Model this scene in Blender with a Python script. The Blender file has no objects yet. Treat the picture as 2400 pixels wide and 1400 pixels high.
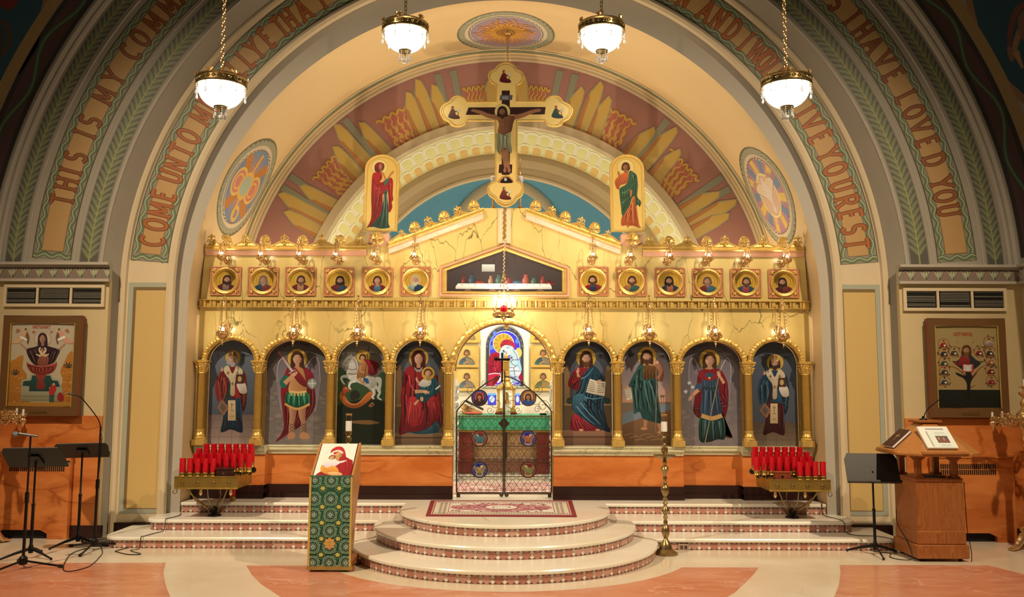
import bpy, math, random
from math import pi, sin, cos, sqrt, radians, atan2, hypot
from mathutils import Vector, Matrix
random.seed(7)
SC = bpy.context.scene
COL = SC.collection
# ------------------------------------------------------------------ the view
F = 2000.0; PITCH = radians(5.636); YAW = radians(-0.0925); ROLL = radians(0.179)
CAM = Vector((0.11, 0.0, 1.75))

def at(px, py, Y):
    """the place in the church, at distance Y, that shows at a measured point of the 2400x1400 photograph"""
    dx, dy = px - 1200, py - 700
    c, s = cos(-ROLL), sin(-ROLL)
    dx, dy = c * dx - s * dy, s * dx + c * dy
    X, U = dx / F, -dy / F
    c, s = cos(PITCH), sin(PITCH)
    D, Z = c - s * U, s + c * U
    c, s = cos(YAW), sin(YAW)
    x, y = c * X + s * D, -s * X + c * D
    return Vector((CAM.x + x / y * Y, Y, CAM.z + Z / y * Y))

def onz(px, py, z):
    a = at(px, py, 1.0) - Vector((CAM.x, 0, CAM.z))
    t = (z - CAM.z) / a.z
    return Vector((CAM.x + t * a.x, t, z))

# ------------------------------------------------------------------ colours
TINT = (1.0, .80, .60)
def lin(h):
    if not isinstance(h, str): return h
    out = []
    for i in (0, 2, 4):
        v = int(h[i:i + 2], 16) / 255
        out.append(v / 12.92 if v <= .04045 else ((v + .055) / 1.055) ** 2.4)
    return tuple(out)
def A(h, k=1.0):
    """albedo of something seen as colour h under the warm lamps"""
    if not isinstance(h, str): return tuple(h)
    return tuple(min(.92, k * v / t) for v, t in zip(lin(h), TINT))
def mixc(a, b, t): return tuple(x + (y - x) * t for x, y in zip(a, b))

# ------------------------------------------------------------------ materials
def new_mat(name):
    m = bpy.data.materials.new(name); m.use_nodes = True
    nt = m.node_tree; b = nt.nodes['Principled BSDF']
    return m, nt, b
def N(nt, typ, **kw):
    n = nt.nodes.new(typ)
    for k, v in kw.items():
        if k.startswith('i_'):
            key = k[2:]
            key = int(key) if key.isdigit() else key.replace('_', ' ')
            n.inputs[key].default_value = v
        else: setattr(n, k, v)
    return n
def L(nt, a, b): nt.links.new(a, b)
def mat(name, col, rough=.5, metal=0., var=0., vscale=6., bump=0., bscale=40., **kw):
    """plain surface with a little procedural mottling and unevenness"""
    m, nt, b = new_mat(name)
    c = A(col)
    b.inputs['Base Color'].default_value = (*c, 1)
    b.inputs['Roughness'].default_value = rough
    b.inputs['Metallic'].default_value = metal
    for k, v in kw.items(): b.inputs[k.replace('_', ' ')].default_value = v
    tc = N(nt, 'ShaderNodeTexCoord')
    if var:
        n = N(nt, 'ShaderNodeTexNoise', i_Scale=vscale, i_Detail=4.)
        L(nt, tc.outputs['Object'], n.inputs['Vector'])
        mx = N(nt, 'ShaderNodeMix', data_type='RGBA')
        mx.inputs[6].default_value = (*[v * (1 - var) for v in c], 1)
        mx.inputs[7].default_value = (*[min(1, v * (1 + var)) for v in c], 1)
        L(nt, n.outputs['Fac'], mx.inputs[0]); L(nt, mx.outputs[2], b.inputs['Base Color'])
    if bump:
        n = N(nt, 'ShaderNodeTexNoise', i_Scale=bscale, i_Detail=3.)
        L(nt, tc.outputs['Object'], n.inputs['Vector'])
        bp = N(nt, 'ShaderNodeBump', i_Strength=bump, i_Distance=.01)
        L(nt, n.outputs['Fac'], bp.inputs['Height']); L(nt, bp.outputs['Normal'], b.inputs['Normal'])
    return m
def marble(name, base, base2, vein, scale=1.6, width=.012, rough=.3, stretch=(1, 1, 1), warp=.5, keep=.5, rot=(0, 0, 0), cloud=2.0):
    m, nt, b = new_mat(name)
    b.inputs['Roughness'].default_value = rough
    tc = N(nt, 'ShaderNodeTexCoord')
    mp = N(nt, 'ShaderNodeMapping'); mp.inputs['Scale'].default_value = stretch; mp.inputs['Rotation'].default_value = rot
    L(nt, tc.outputs['Object'], mp.inputs['Vector'])
    nz = N(nt, 'ShaderNodeTexNoise', i_Scale=scale * 1.3, i_Detail=5.)
    L(nt, mp.outputs[0], nz.inputs['Vector'])
    mixv = N(nt, 'ShaderNodeMix', data_type='VECTOR'); mixv.inputs[0].default_value = warp * .35
    L(nt, mp.outputs[0], mixv.inputs[4]); L(nt, nz.outputs['Color'], mixv.inputs[5])
    vo = N(nt, 'ShaderNodeTexVoronoi', feature='DISTANCE_TO_EDGE', i_Scale=scale)
    L(nt, mixv.outputs[1], vo.inputs['Vector'])
    rp = N(nt, 'ShaderNodeMapRange', i_1=0., i_2=width, i_3=1., i_4=0.)
    L(nt, vo.outputs['Distance'], rp.inputs[0])
    n2 = N(nt, 'ShaderNodeTexNoise', i_Scale=scale * .9, i_Detail=2.)
    L(nt, mp.outputs[0], n2.inputs['Vector'])
    r2 = N(nt, 'ShaderNodeMapRange', i_1=keep - .08, i_2=keep + .12, i_3=0., i_4=1.)
    L(nt, n2.outputs['Fac'], r2.inputs[0])
    mu = N(nt, 'ShaderNodeMath', operation='MULTIPLY'); L(nt, rp.outputs[0], mu.inputs[0]); L(nt, r2.outputs[0], mu.inputs[1])
    n3 = N(nt, 'ShaderNodeTexNoise', i_Scale=cloud, i_Detail=6.)
    L(nt, mixv.outputs[1], n3.inputs['Vector'])
    r3 = N(nt, 'ShaderNodeMapRange', i_1=.35, i_2=.65, i_3=0., i_4=1.)
    L(nt, n3.outputs['Fac'], r3.inputs[0])
    m1 = N(nt, 'ShaderNodeMix', data_type='RGBA'); m1.inputs[6].default_value = (*A(base), 1); m1.inputs[7].default_value = (*A(base2), 1)
    L(nt, r3.outputs[0], m1.inputs[0])
    m2 = N(nt, 'ShaderNodeMix', data_type='RGBA'); m2.inputs[7].default_value = (*A(vein), 1)
    L(nt, mu.outputs[0], m2.inputs[0]); L(nt, m1.outputs[2], m2.inputs[6]); L(nt, m2.outputs[2], b.inputs['Base Color'])
    return m
def wood(name, c1, c2, scale=3., rough=.4, stretch=(8, 8, .7)):
    m, nt, b = new_mat(name)
    b.inputs['Roughness'].default_value = rough
    tc = N(nt, 'ShaderNodeTexCoord'); mp = N(nt, 'ShaderNodeMapping'); mp.inputs['Scale'].default_value = stretch
    L(nt, tc.outputs['Object'], mp.inputs['Vector'])
    n = N(nt, 'ShaderNodeTexNoise', i_Scale=scale, i_Detail=3., i_Distortion=.6); L(nt, mp.outputs[0], n.inputs['Vector'])
    mm = N(nt, 'ShaderNodeMath', operation='MULTIPLY'); mm.inputs[1].default_value = 9.; L(nt, n.outputs['Fac'], mm.inputs[0])
    fr = N(nt, 'ShaderNodeMath', operation='FRACT'); L(nt, mm.outputs[0], fr.inputs[0])
    mx = N(nt, 'ShaderNodeMix', data_type='RGBA'); mx.inputs[6].default_value = (*A(c1), 1); mx.inputs[7].default_value = (*A(c2), 1)
    L(nt, fr.outputs[0], mx.inputs[0]); L(nt, mx.outputs[2], b.inputs['Base Color'])
    return m
def glow(name, col, strength):
    m, nt, b = new_mat(name)
    b.inputs['Base Color'].default_value = (.8, .8, .8, 1); b.inputs['Roughness'].default_value = .4
    b.inputs['Emission Color'].default_value = (*col, 1); b.inputs['Emission Strength'].default_value = strength
    return m
def paint_mat(name, rough=.5, emit=0.):
    """pictures: the pigment is the mesh's colour attribute, where its alpha is low there is gold leaf"""
    m, nt, b = new_mat(name)
    a = N(nt, 'ShaderNodeAttribute', attribute_name='Col')
    L(nt, a.outputs['Color'], b.inputs['Base Color'])
    s = N(nt, 'ShaderNodeMath', operation='SUBTRACT'); s.inputs[0].default_value = 1.; L(nt, a.outputs['Alpha'], s.inputs[1])
    L(nt, s.outputs[0], b.inputs['Metallic'])
    b.inputs['Roughness'].default_value = rough
    if emit:      # glass lit from behind: little light comes back from its face
        dk = N(nt, 'ShaderNodeMix', data_type='RGBA'); dk.inputs[0].default_value = .15; dk.inputs[6].default_value = (0, 0, 0, 1)
        L(nt, a.outputs['Color'], dk.inputs[7]); L(nt, dk.outputs[2], b.inputs['Base Color'])
        L(nt, a.outputs['Color'], b.inputs['Emission Color']); b.inputs['Emission Strength'].default_value = emit
    return m
def glass_mat(name, col=(1, 1, 1), rough=.02, alpha=.3):
    """thin clear glass: mostly lets the view through, with a gloss"""
    m, nt, b = new_mat(name)
    out = [n for n in nt.nodes if n.type == 'OUTPUT_MATERIAL'][0]
    t = N(nt, 'ShaderNodeBsdfTransparent'); t.inputs[0].default_value = (*col, 1)
    g = N(nt, 'ShaderNodeBsdfGlossy'); g.inputs['Roughness'].default_value = rough
    mx = N(nt, 'ShaderNodeMixShader'); mx.inputs[0].default_value = alpha
    L(nt, t.outputs[0], mx.inputs[1]); L(nt, g.outputs[0], mx.inputs[2]); L(nt, mx.outputs[0], out.inputs[0])
    return m

# ------------------------------------------------------------------ meshes
class MB:
    def __init__(s): s.v, s.f, s.m = [], [], []
    def add(s, vs, fs, m=0):
        o = len(s.v); s.v += [tuple(v) for v in vs]
        s.f += [tuple(i + o for i in f) for f in fs]; s.m += [m] * len(fs); return s
    def box(s, x0, x1, y0, y1, z0, z1, m=0):
        return s.add([(x0, y0, z0), (x1, y0, z0), (x1, y1, z0), (x0, y1, z0), (x0, y0, z1), (x1, y0, z1), (x1, y1, z1), (x0, y1, z1)],
                     [(0, 3, 2, 1), (4, 5, 6, 7), (0, 1, 5, 4), (1, 2, 6, 5), (2, 3, 7, 6), (3, 0, 4, 7)], m)
    def bbox(s, x0, x1, y0, y1, z0, z1, b=.008, m=0):
        """box with chamfered vertical and top edges"""
        def ring(d, z): return [(x0 + d + b * 0, y0 + d + b, z), (x0 + d + b, y0 + d, z), (x1 - d - b, y0 + d, z), (x1 - d, y0 + d + b, z),
                                (x1 - d, y1 - d - b, z), (x1 - d - b, y1 - d, z), (x0 + d + b, y1 - d, z), (x0 + d, y1 - d - b, z)]
        return s.loft([ring(b, z0), ring(0, z0 + b), ring(0, z1 - b), ring(b, z1)], m=m, closed=True, caps=True)
    def loft(s, rings, m=0, closed=True, caps=True):
        n = len(rings[0]); vs = [p for r in rings for p in r]; fs = []
        for i in range(len(rings) - 1):
            for j in range(n if closed else n - 1):
                k = (j + 1) % n
                fs.append((i * n + j, i * n + k, (i + 1) * n + k, (i + 1) * n + j))
        if caps and closed:
            fs.append(tuple(range(n))[::-1]); fs.append(tuple((len(rings) - 1) * n + j for j in range(n)))
        return s.add(vs, fs, m)
    def lathe(s, prof, n=20, m=0, o=(0, 0, 0), sx=1., sy=1.):
        rings = [[(o[0] + max(r, 1e-4) * sx * cos(2 * pi * j / n), o[1] + max(r, 1e-4) * sy * sin(2 * pi * j / n), o[2] + z) for j in range(n)] for r, z in prof]
        return s.loft(rings, m=m)
    def lathe_y(s, prof, n=20, m=0, o=(0, 0, 0)):
        """turned about the Y axis: prof is (radius, y)"""
        rings = [[(o[0] + max(r, 1e-4) * cos(2 * pi * j / n), o[1] + y, o[2] + max(r, 1e-4) * sin(2 * pi * j / n)) for j in range(n)] for r, y in prof]
        return s.loft(rings, m=m)
    def tube(s, pts, r, n=8, m=0, closed=False, caps=True, flat=1.):
        pts = [Vector(p) for p in pts]; k = len(pts)
        if k < 2: return s
        rr = r if isinstance(r, (list, tuple)) else [r] * k
        rings, up = [], None
        for i in range(k):
            a = pts[i - 1] if (i > 0 or closed) else pts[0]; b = pts[(i + 1) % k] if (i < k - 1 or closed) else pts[-1]
            t = (b - a); t = t.normalized() if t.length > 1e-9 else Vector((0, 0, 1))
            if up is None:
                up = Vector((0, 0, 1)) if abs(t.z) < .9 else Vector((1, 0, 0))
            up = (up - t * up.dot(t)); up = up.normalized() if up.length > 1e-6 else t.orthogonal().normalized()
            w = t.cross(up)
            rings.append([tuple(pts[i] + rr[i] * (cos(2 * pi * j / n) * up + flat * sin(2 * pi * j / n) * w)) for j in range(n)])
        if closed: rings.append(rings[0]); return s.loft(rings, m=m, caps=False)
        return s.loft(rings, m=m, caps=caps)
    def prism(s, poly, y0, y1, m=0, back=True):
        """outline in XZ, from y0 (front) to y1"""
        n = len(poly); vs = [(x, y0, z) for x, z in poly] + [(x, y1, z) for x, z in poly]
        fs = [tuple(range(n))] + ([tuple(range(2 * n - 1, n - 1, -1))] if back else [])
        fs += [(i, (i + 1) % n + 0, (i + 1) % n + n, i + n)[::-1] for i in range(n)]
        return s.add(vs, fs, m)
    def slab(s, poly, z0, z1, m=0):
        n = len(poly); vs = [(x, y, z1) for x, y in poly] + [(x, y, z0) for x, y in poly]
        fs = [tuple(range(n)), tuple(range(2 * n - 1, n - 1, -1))] + [(i, (i + 1) % n, (i + 1) % n + n, i + n)[::-1] for i in range(n)]
        return s.add(vs, fs, m)
    def ball(s, c, r, n=10, m=0, sc=(1, 1, 1), rot=None):
        k = max(4, n // 2 + 1); vs = []; R = rot or Matrix.Identity(3)
        rings = []
        for i in range(k):
            a = -pi / 2 + pi * i / (k - 1); q = max(cos(a), 1e-3)
            rings.append([tuple(Vector(c) + R @ Vector((r * sc[0] * q * cos(2 * pi * j / n), r * sc[1] * q * sin(2 * pi * j / n), r * sc[2] * sin(a)))) for j in range(n)])
        return s.loft(rings, m=m)
    def xf(s, M, start=0):
        s.v[start:] = [tuple(M @ Vector(v)) for v in s.v[start:]]; return s
    def build(s, name, mats, parent=None, smooth=True, ang=38, loc=None, **tags):
        me = bpy.data.meshes.new(name)
        me.from_pydata(s.v, [], s.f)
        mats = mats if isinstance(mats, (list, tuple)) else [mats]
        for m in mats: me.materials.append(m)
        me.polygons.foreach_set('material_index', s.m)
        me.update()
        bmf(me)
        if smooth:
            me.polygons.foreach_set('use_smooth', [True] * len(me.polygons)); me.set_sharp_from_angle(angle=radians(ang))
        o = bpy.data.objects.new(name, me); COL.objects.link(o)
        if parent is not None: o.parent = parent
        if loc is not None: o.location = loc
        for k, v in tags.items(): o[k] = v
        return o
def bmf(me):
    import bmesh
    b = bmesh.new(); b.from_mesh(me); bmesh.ops.recalc_face_normals(b, faces=b.faces); b.to_mesh(me); b.free()

def thing(name, label, cat, loc=(0, 0, 0), rotz=0., group=None):
    o = bpy.data.objects.new(name, None); COL.objects.link(o)
    o.empty_display_size = .1
    o.location = loc; o.rotation_euler = (0, 0, rotz); o['label'] = label; o['category'] = cat
    if group: o['group'] = group
    return o
def tag(o, label, cat, group=None, kind=None):
    o['label'] = label; o['category'] = cat
    if group: o['group'] = group
    if kind: o['kind'] = kind
    return o
def struct(o, label, cat): return tag(o, label, cat, kind='structure')
def dup(root, loc, rotz=None, label=None, scale=None):
    r = root.copy(); COL.objects.link(r); r.location = loc
    if rotz is not None: r.rotation_euler = (0, 0, rotz)
    if label: r['label'] = label
    if scale: r.scale = scale
    for ch in list(root.children):
        c = ch.copy(); COL.objects.link(c); c.parent = r
        for g in list(ch.children):
            d = g.copy(); COL.objects.link(d); d.parent = c
    return r
def cpart(o, parent, loc, scale=None, rot=None):
    c = o.copy(); COL.objects.link(c); c.parent = parent; c.location = loc
    if scale: c.scale = scale
    if rot: c.rotation_euler = rot
    return c

def spiral(c, r0, r1, a0, turns, n=22, ax=(1, 0, 0), ay=(0, 0, 1)):
    ax, ay, c = Vector(ax), Vector(ay), Vector(c)
    out = []
    for i in range(n + 1):
        t = i / n; a = a0 + 2 * pi * turns * t; r = r0 + (r1 - r0) * t
        out.append(c + ax * (r * cos(a)) + ay * (r * sin(a)))
    return out
def smooth(pts, k=6, closed=False):
    """Catmull-Rom through the points"""
    n = len(pts); out = []
    if n < 3: return list(pts)
    dim = len(pts[0])
    rng = range(n) if closed else range(n - 1)
    for i in rng:
        p = [pts[(i + d) % n] if closed else pts[min(max(i + d, 0), n - 1)] for d in (-1, 0, 1, 2)]
        for j in range(k):
            t = j / k
            out.append(tuple(.5 * (2 * p[1][q] + (p[2][q] - p[0][q]) * t + (2 * p[0][q] - 5 * p[1][q] + 4 * p[2][q] - p[3][q]) * t * t + (3 * p[1][q] - p[0][q] - 3 * p[2][q] + p[3][q]) * t ** 3) for q in range(dim)))
    if not closed: out.append(tuple(pts[-1]))
    return out

# ------------------------------------------------------------------ painted pictures
class Paint:
    """a picture of flat strokes of pigment; each stroke lies a hair above the one before"""
    def __init__(s): s.L = []; s.auto = False
    def poly(s, pts, col, col2=None, a=1., d=None, fan=None):
        """col2: colour at the other end of direction d (default downwards)"""
        c = A(col)
        if col2 is None: cs = [c] * len(pts)
        else:
            c2 = A(col2); d = d or (0, 1)
            q = [p[0] * d[0] + p[1] * d[1] for p in pts]; lo, hi = min(q), max(q)
            cs = [mixc(c, c2, (v - lo) / max(hi - lo, 1e-9)) for v in q]
        s.L.append((list(pts), cs, a, fan)); return s
    def blob(s, pts, col, col2=None, a=1., d=None, k=4):
        pts = smooth(pts, k, True); s.poly(pts, col, col2, a, d)
        ys = [q[1] for q in pts]; y0, y1 = min(ys), max(ys)
        if s.auto and col2 and y1 - y0 > 90 and not (int(col[:2], 16) > 0x90 and int(col[2:4], 16) > 0x60):
            # drapery: folds follow the sides of the garment
            def span(y):
                xs = sorted(p[0] + (q[0] - p[0]) * (y - p[1]) / (q[1] - p[1]) for p, q in zip(pts, pts[1:] + pts[:1]) if (p[1] <= y) != (q[1] <= y))
                pr = [(xs[i + 1] - xs[i], xs[i], xs[i + 1]) for i in range(0, len(xs) - 1, 2)]
                return max(pr)[1:] if pr else None
            h = y1 - y0; r = random.Random(int(pts[0][0] * 7 + pts[0][1])); wmax = max((q[1] - q[0]) for q in (span(y0 + h * (.1 + .2 * j)) for j in range(5)) if q)
            n = max(2, min(7, int(wmax / 34)))
            dk, lt = mixh(col2, '000000', .28), mixh(col, 'e8d8c8', .17)
            for j in range(n):
                f = (j + .75) / (n + .5); ta, tb = .06 + .3 * r.random(), .97 - .22 * r.random(); wob = .10 * (r.random() - .5); line, hi = [], []
                for i in range(9):
                    t = ta + (tb - ta) * i / 8; q = span(y0 + h * t)
                    if not q: continue
                    x = q[0] + (q[1] - q[0]) * min(max(f + wob * sin(pi * (t - ta) * 1.6), .05), .92); line.append((x, y0 + h * t)); hi.append((x + (q[1] - q[0]) * .045, y0 + h * t))
                if len(line) > 3:
                    m = len(line) // 2; w = wmax * .052
                    s.line(line[:m + 1], w * .3, dk, w); s.line(line[m:], w, dk, w * .3); s.line(hi[1:-1], w * .5, lt, w * .15)
        return s
    def rect(s, x0, y0, x1, y1, col, col2=None, a=1., d=None): return s.poly([(x0, y0), (x1, y0), (x1, y1), (x0, y1)], col, col2, a, d)
    def ell(s, cx, cy, rx, ry=None, col='000000', rim=None, a=1., n=22, rot=0., a0=0., a1=2 * pi):
        ry = rx if ry is None else ry
        full = abs(a1 - a0) > 6.28
        pts = []
        for i in range(n if full else n + 1):
            t = a0 + (a1 - a0) * i / n; x, y = rx * cos(t), ry * sin(t)
            pts.append((cx + x * cos(rot) - y * sin(rot), cy + x * sin(rot) + y * cos(rot)))
        if rim is None: s.poly(pts, col, a=a)
        else: s.L.append((pts, [A(rim)] * len(pts), a, ((cx, cy), A(col))))
        return s
    def ring(s, cx, cy, rx, ry, w, col, a=1., n=26, a0=0., a1=2 * pi):
        p = [(cx + rx * cos(a0 + (a1 - a0) * i / n), cy + ry * sin(a0 + (a1 - a0) * i / n)) for i in range(n + 1)]
        return s.line(p, w, col, a=a)
    def line(s, pts, w, col, w2=None, a=1., sm=0, col2=None):
        if sm: pts = smooth(pts, sm)
        k = len(pts); w2 = w if w2 is None else w2
        Lf, Rt = [], []
        for i in range(k):
            p, q = pts[max(i - 1, 0)], pts[min(i + 1, k - 1)]
            if i in (0, k - 1) and k > 2 and hypot(pts[0][0] - pts[-1][0], pts[0][1] - pts[-1][1]) < 1e-6: p, q = pts[-2], pts[1]
            dx, dy = q[0] - p[0], q[1] - p[1]; l = hypot(dx, dy) or 1
            ww = (w + (w2 - w) * i / (k - 1)) / 2
            Lf.append((pts[i][0] - dy / l * ww, pts[i][1] + dx / l * ww)); Rt.append((pts[i][0] + dy / l * ww, pts[i][1] - dx / l * ww))
        c = A(col); c2 = A(col2) if col2 else c
        for i in range(k - 1):
            s.L.append(([Lf[i], Lf[i + 1], Rt[i + 1], Rt[i]], [mixc(c, c2, i / (k - 1))] * 4, a, 'same' if i else None))
        return s
    def build(s, name, fmap, m, parent=None, step=3e-5, **tags):
        """fmap(u, v, lift) gives the place"""
        vs, fs, cs = [], [], []; base_, lift, sub = 0., 0., 0
        for pts, c, a, fan in s.L:
            if fan == 'sub': sub = sub % 9 + 1; lift = base_ + sub * 1.6e-5
            elif fan != 'same': base_ += step + (1.6e-4 if sub else 0); sub = 0; lift = base_
            o = len(vs); n = len(pts)
            vs += [tuple(fmap(p[0], p[1], lift)) for p in pts]; cs += [(*q, a) for q in c]
            if isinstance(fan, tuple):
                vs.append(tuple(fmap(fan[0][0], fan[0][1], lift))); cs.append((*fan[1], a))
                fs += [(o + i, o + (i + 1) % n, o + n) for i in range(n)]
            else: fs.append(tuple(range(o, o + n)))
        me = bpy.data.meshes.new(name); me.from_pydata(vs, [], fs)
        at_ = me.color_attributes.new('Col', 'FLOAT_COLOR', 'POINT')
        at_.data.foreach_set('color', [x for c in cs for x in c])
        me.materials.append(m); me.update()
        ob = bpy.data.objects.new(name, me); COL.objects.link(ob)
        if parent is not None: ob.parent = parent
        for k, v in tags.items(): ob[k] = v
        return ob
def crop(x0, y0, sc, Y, base=None):
    """map a point measured on an enlargement (corner x0,y0; scale sc) to the upright plane at Y"""
    def f(u, v, h):
        p = at(x0 + u / sc, y0 + v / sc, Y)
        p.y -= h
        return p - base if base is not None else p
    return f

# ------------------------------------------------------------------ lettering (strokes with serifs)
def _arc(cx, cy, rx, ry, a0, a1, n=12): return [(cx + rx * cos(radians(a0 + (a1 - a0) * i / n)), cy + ry * sin(radians(a0 + (a1 - a0) * i / n))) for i in range(n + 1)]
GL = {
 'A': (.80, [[(.06, 0), (.40, 1), (.74, 0)], [(.2, .36), (.6, .36)]]),
 'B': (.66, [[(.12, 0), (.12, 1)], [(.12, 1)] + _arc(.34, .76, .24, .24, 90, -90) + [(.12, .52)], [(.12, .52)] + _arc(.36, .26, .26, .26, 90, -90) + [(.12, 0)]]),
 'C': (.68, [_arc(.40, .5, .33, .5, 50, 310, 20)]),
 'D': (.72, [[(.12, 0), (.12, 1)], [(.12, 1)] + _arc(.30, .5, .36, .5, 90, -90, 16) + [(.12, 0)]]),
 'E': (.62, [[(.12, 0), (.12, 1)], [(.12, 1), (.54, 1)], [(.12, .55), (.44, .55)], [(.12, 0), (.54, 0)]]),
 'G': (.74, [_arc(.40, .5, .33, .5, 50, 300, 20) + [(.66, .12), (.66, .42), (.45, .42)]]),
 'H': (.76, [[(.12, 0), (.12, 1)], [(.64, 0), (.64, 1)], [(.12, .55), (.64, .55)]]),
 'I': (.30, [[(.15, 0), (.15, 1)]]),
 'J': (.46, [[(.32, 1), (.32, .22)] + _arc(.18, .2, .14, .2, 0, -150, 8)]),
 'K': (.70, [[(.12, 0), (.12, 1)], [(.6, 1), (.13, .45)], [(.25, .58), (.62, 0)]]),
 'L': (.58, [[(.12, 0), (.12, 1)], [(.12, 0), (.52, 0), (.52, .12)]]),
 'M': (.92, [[(.10, 0), (.14, 1), (.46, .12), (.78, 1), (.82, 0)]]),
 'N': (.78, [[(.12, 0), (.12, 1), (.66, 0), (.66, 1)]]),
 'O': (.76, [_arc(.38, .5, .31, .5, 90, 450, 24)]),
 'P': (.62, [[(.12, 0), (.12, 1)], [(.12, 1)] + _arc(.32, .74, .24, .26, 90, -90) + [(.12, .48)]]),
 'R': (.70, [[(.12, 0), (.12, 1)], [(.12, 1)] + _arc(.32, .75, .24, .25, 90, -90) + [(.12, .5)], [(.34, .5), (.64, 0)]]),
 'S': (.58, [_arc(.29, .75, .21, .25, 30, 270, 12) + _arc(.29, .25, .23, .25, 90, -150, 12)]),
 'T': (.70, [[(.04, .92), (.06, 1), (.64, 1), (.66, .92)], [(.35, 0), (.35, 1)]]),
 'U': (.72, [[(.12, 1), (.12, .32)] + _arc(.36, .3, .24, .3, 180, 360, 10) + [(.60, 1)]]),
 'V': (.74, [[(.06, 1), (.37, 0), (.68, 1)]]),
 'W': (1.0, [[(.04, 1), (.27, 0), (.5, .95), (.73, 0), (.96, 1)]]),
 'X': (.70, [[(.08, 0), (.62, 1)], [(.08, 1), (.62, 0)]]),
 'Y': (.72, [[(.06, 1), (.36, .5), (.66, 1)], [(.36, .5), (.36, 0)]]),
 'Z': (.64, [[(.08, 1), (.56, 1), (.08, 0), (.56, 0)]]),
}
GL['Σ'] = (.64, [[(.56, 1), (.08, 1), (.36, .5), (.08, 0), (.56, 0)]])
GL['F'] = (.56, [[(.12, 0), (.12, 1)], [(.12, 1), (.5, 1)], [(.12, .55), (.42, .55)]])
GL['Θ'] = (.76, [_arc(.38, .5, .31, .5, 90, 450, 24), [(.14, .5), (.62, .5)]])
GL['.'] = (.25, [[(.1, 0), (.16, .06)]])
GL["'"] = (.22, [[(.11, 1), (.11, .8)]])
def glyph(p, ch, fx, w, col, serif=.13, thick=.13, a=1.):
    """draws one character; fx(x, y) places it, x,y in glyph units; thick in glyph units"""
    if ch not in GL: return
    for st in GL[ch][1]:
        q = Paint()
        for seg in ([[u, v] for u, v in zip(st, st[1:])] if len(st) < 6 else [st]):
            j = len(q.L); q.line(seg, thick, col, a=a); q.L[j] = q.L[j][:3] + ('sub',)
        for e, o in ((0, 1), (-1, -2)):
            y = st[e][1]
            if y in (0, 1) and abs(st[e][0] - st[o][0]) < .45 and abs(st[o][1] - y) > .15:
                q.line([(st[e][0] - serif, y), (st[e][0] + serif, y)], thick * .62, col, a=a); q.L[-1] = q.L[-1][:3] + ('sub',)
        for pts, cs, aa, fan in q.L: p.L.append(([fx(*t) for t in pts], cs, aa, fan))
def text_line(p, s, x, y, h, col, wf=.6, thick=.16, cw=None, up=-1):
    """plain line of writing on a picture; v grows downwards in picture units when up=-1"""
    for ch in s:
        wdt = GL.get(ch, (.4,))[0]
        glyph(p, ch, lambda gx, gy, x0=x: (x0 + gx * h * wf, y + up * gy * h), 0, col, thick=thick)
        x += (wdt + .12) * h * wf
    return x
# ================================================================== THE SETTING
R1 = .1186                       # rise of one step
ZS = 3 * R1                      # height of the top platform
PM = paint_mat('pigment', .55)
PMG = paint_mat('oil_paint', .38)
m_plaster = mat('arch_plaster', 'a8957a', .75, var=.06, vscale=2.5, bump=.08, bscale=25)
m_vault = mat('vault_plaster', 'e0b67c', .75, var=.05, vscale=1.5, bump=.05, bscale=18)
m_cream = mat('cream_plaster', 'd8b88a', .7, var=.05, vscale=3, bump=.06)
m_wallY = mat('yellow_plaster', 'cfae78', .75, var=.06, vscale=4, bump=.1, bscale=30)
m_grey = mat('grey_plaster', 'b8a488', .7, var=.04, vscale=3)
m_tan = mat('tan_moulding', 'c2a57c', .65, var=.05, vscale=3)
m_mauve = mat('mauve_plaster', 'aa7466', .75, var=.07, vscale=3)
m_blue = mat('apse_blue', '4e7d88', .8, var=.10, vscale=9)
m_orange = marble('orange_marble', 'be6026', 'd87c3a', 'a8521e', scale=1.5, width=.05, rough=.28, stretch=(1, 1, 3.2), warp=1.2, keep=.46, rot=(0, .55, 0), cloud=3.)
m_mahog = mat('mahogany_base', '2a100c', .3, var=.2, vscale=8)
m_black = mat('dark_void', '060505', .8)
m_step = marble('cream_marble', 'f0dcbe', 'e6cfac', 'c9a882', scale=1.2, width=.010, rough=.22, warp=1., keep=.6)
m_floorC = marble('floor_cream_marble', 'e4caa6', 'd8ba92', 'c8a47a', scale=1.1, width=.008, rough=.2, warp=1.2, keep=.6)
m_floorP = marble('floor_rose_marble', 'd08a66', 'c4744e', 'dca382', scale=1.8, width=.03, rough=.22, stretch=(1, 2.2, 1), warp=1.8, keep=.45, cloud=3.5)
ZA = 2.85

def arcp(R, zc=ZA, z0=0., n=72, legs=True):
    p = [(-R * cos(pi * i / n), zc + R * sin(pi * i / n)) for i in range(n + 1)]
    return ([(-R, z0)] if legs else []) + p + ([(R, z0)] if legs else [])
def strip(mb, pa, ya, pb, yb, m=0):
    n = len(pa); vs = [(x, ya, z) for x, z in pa] + [(x, yb, z) for x, z in pb]
    return mb.add(vs, [(i, i + 1, n + i + 1, n + i) for i in range(n - 1)], m)

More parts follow.
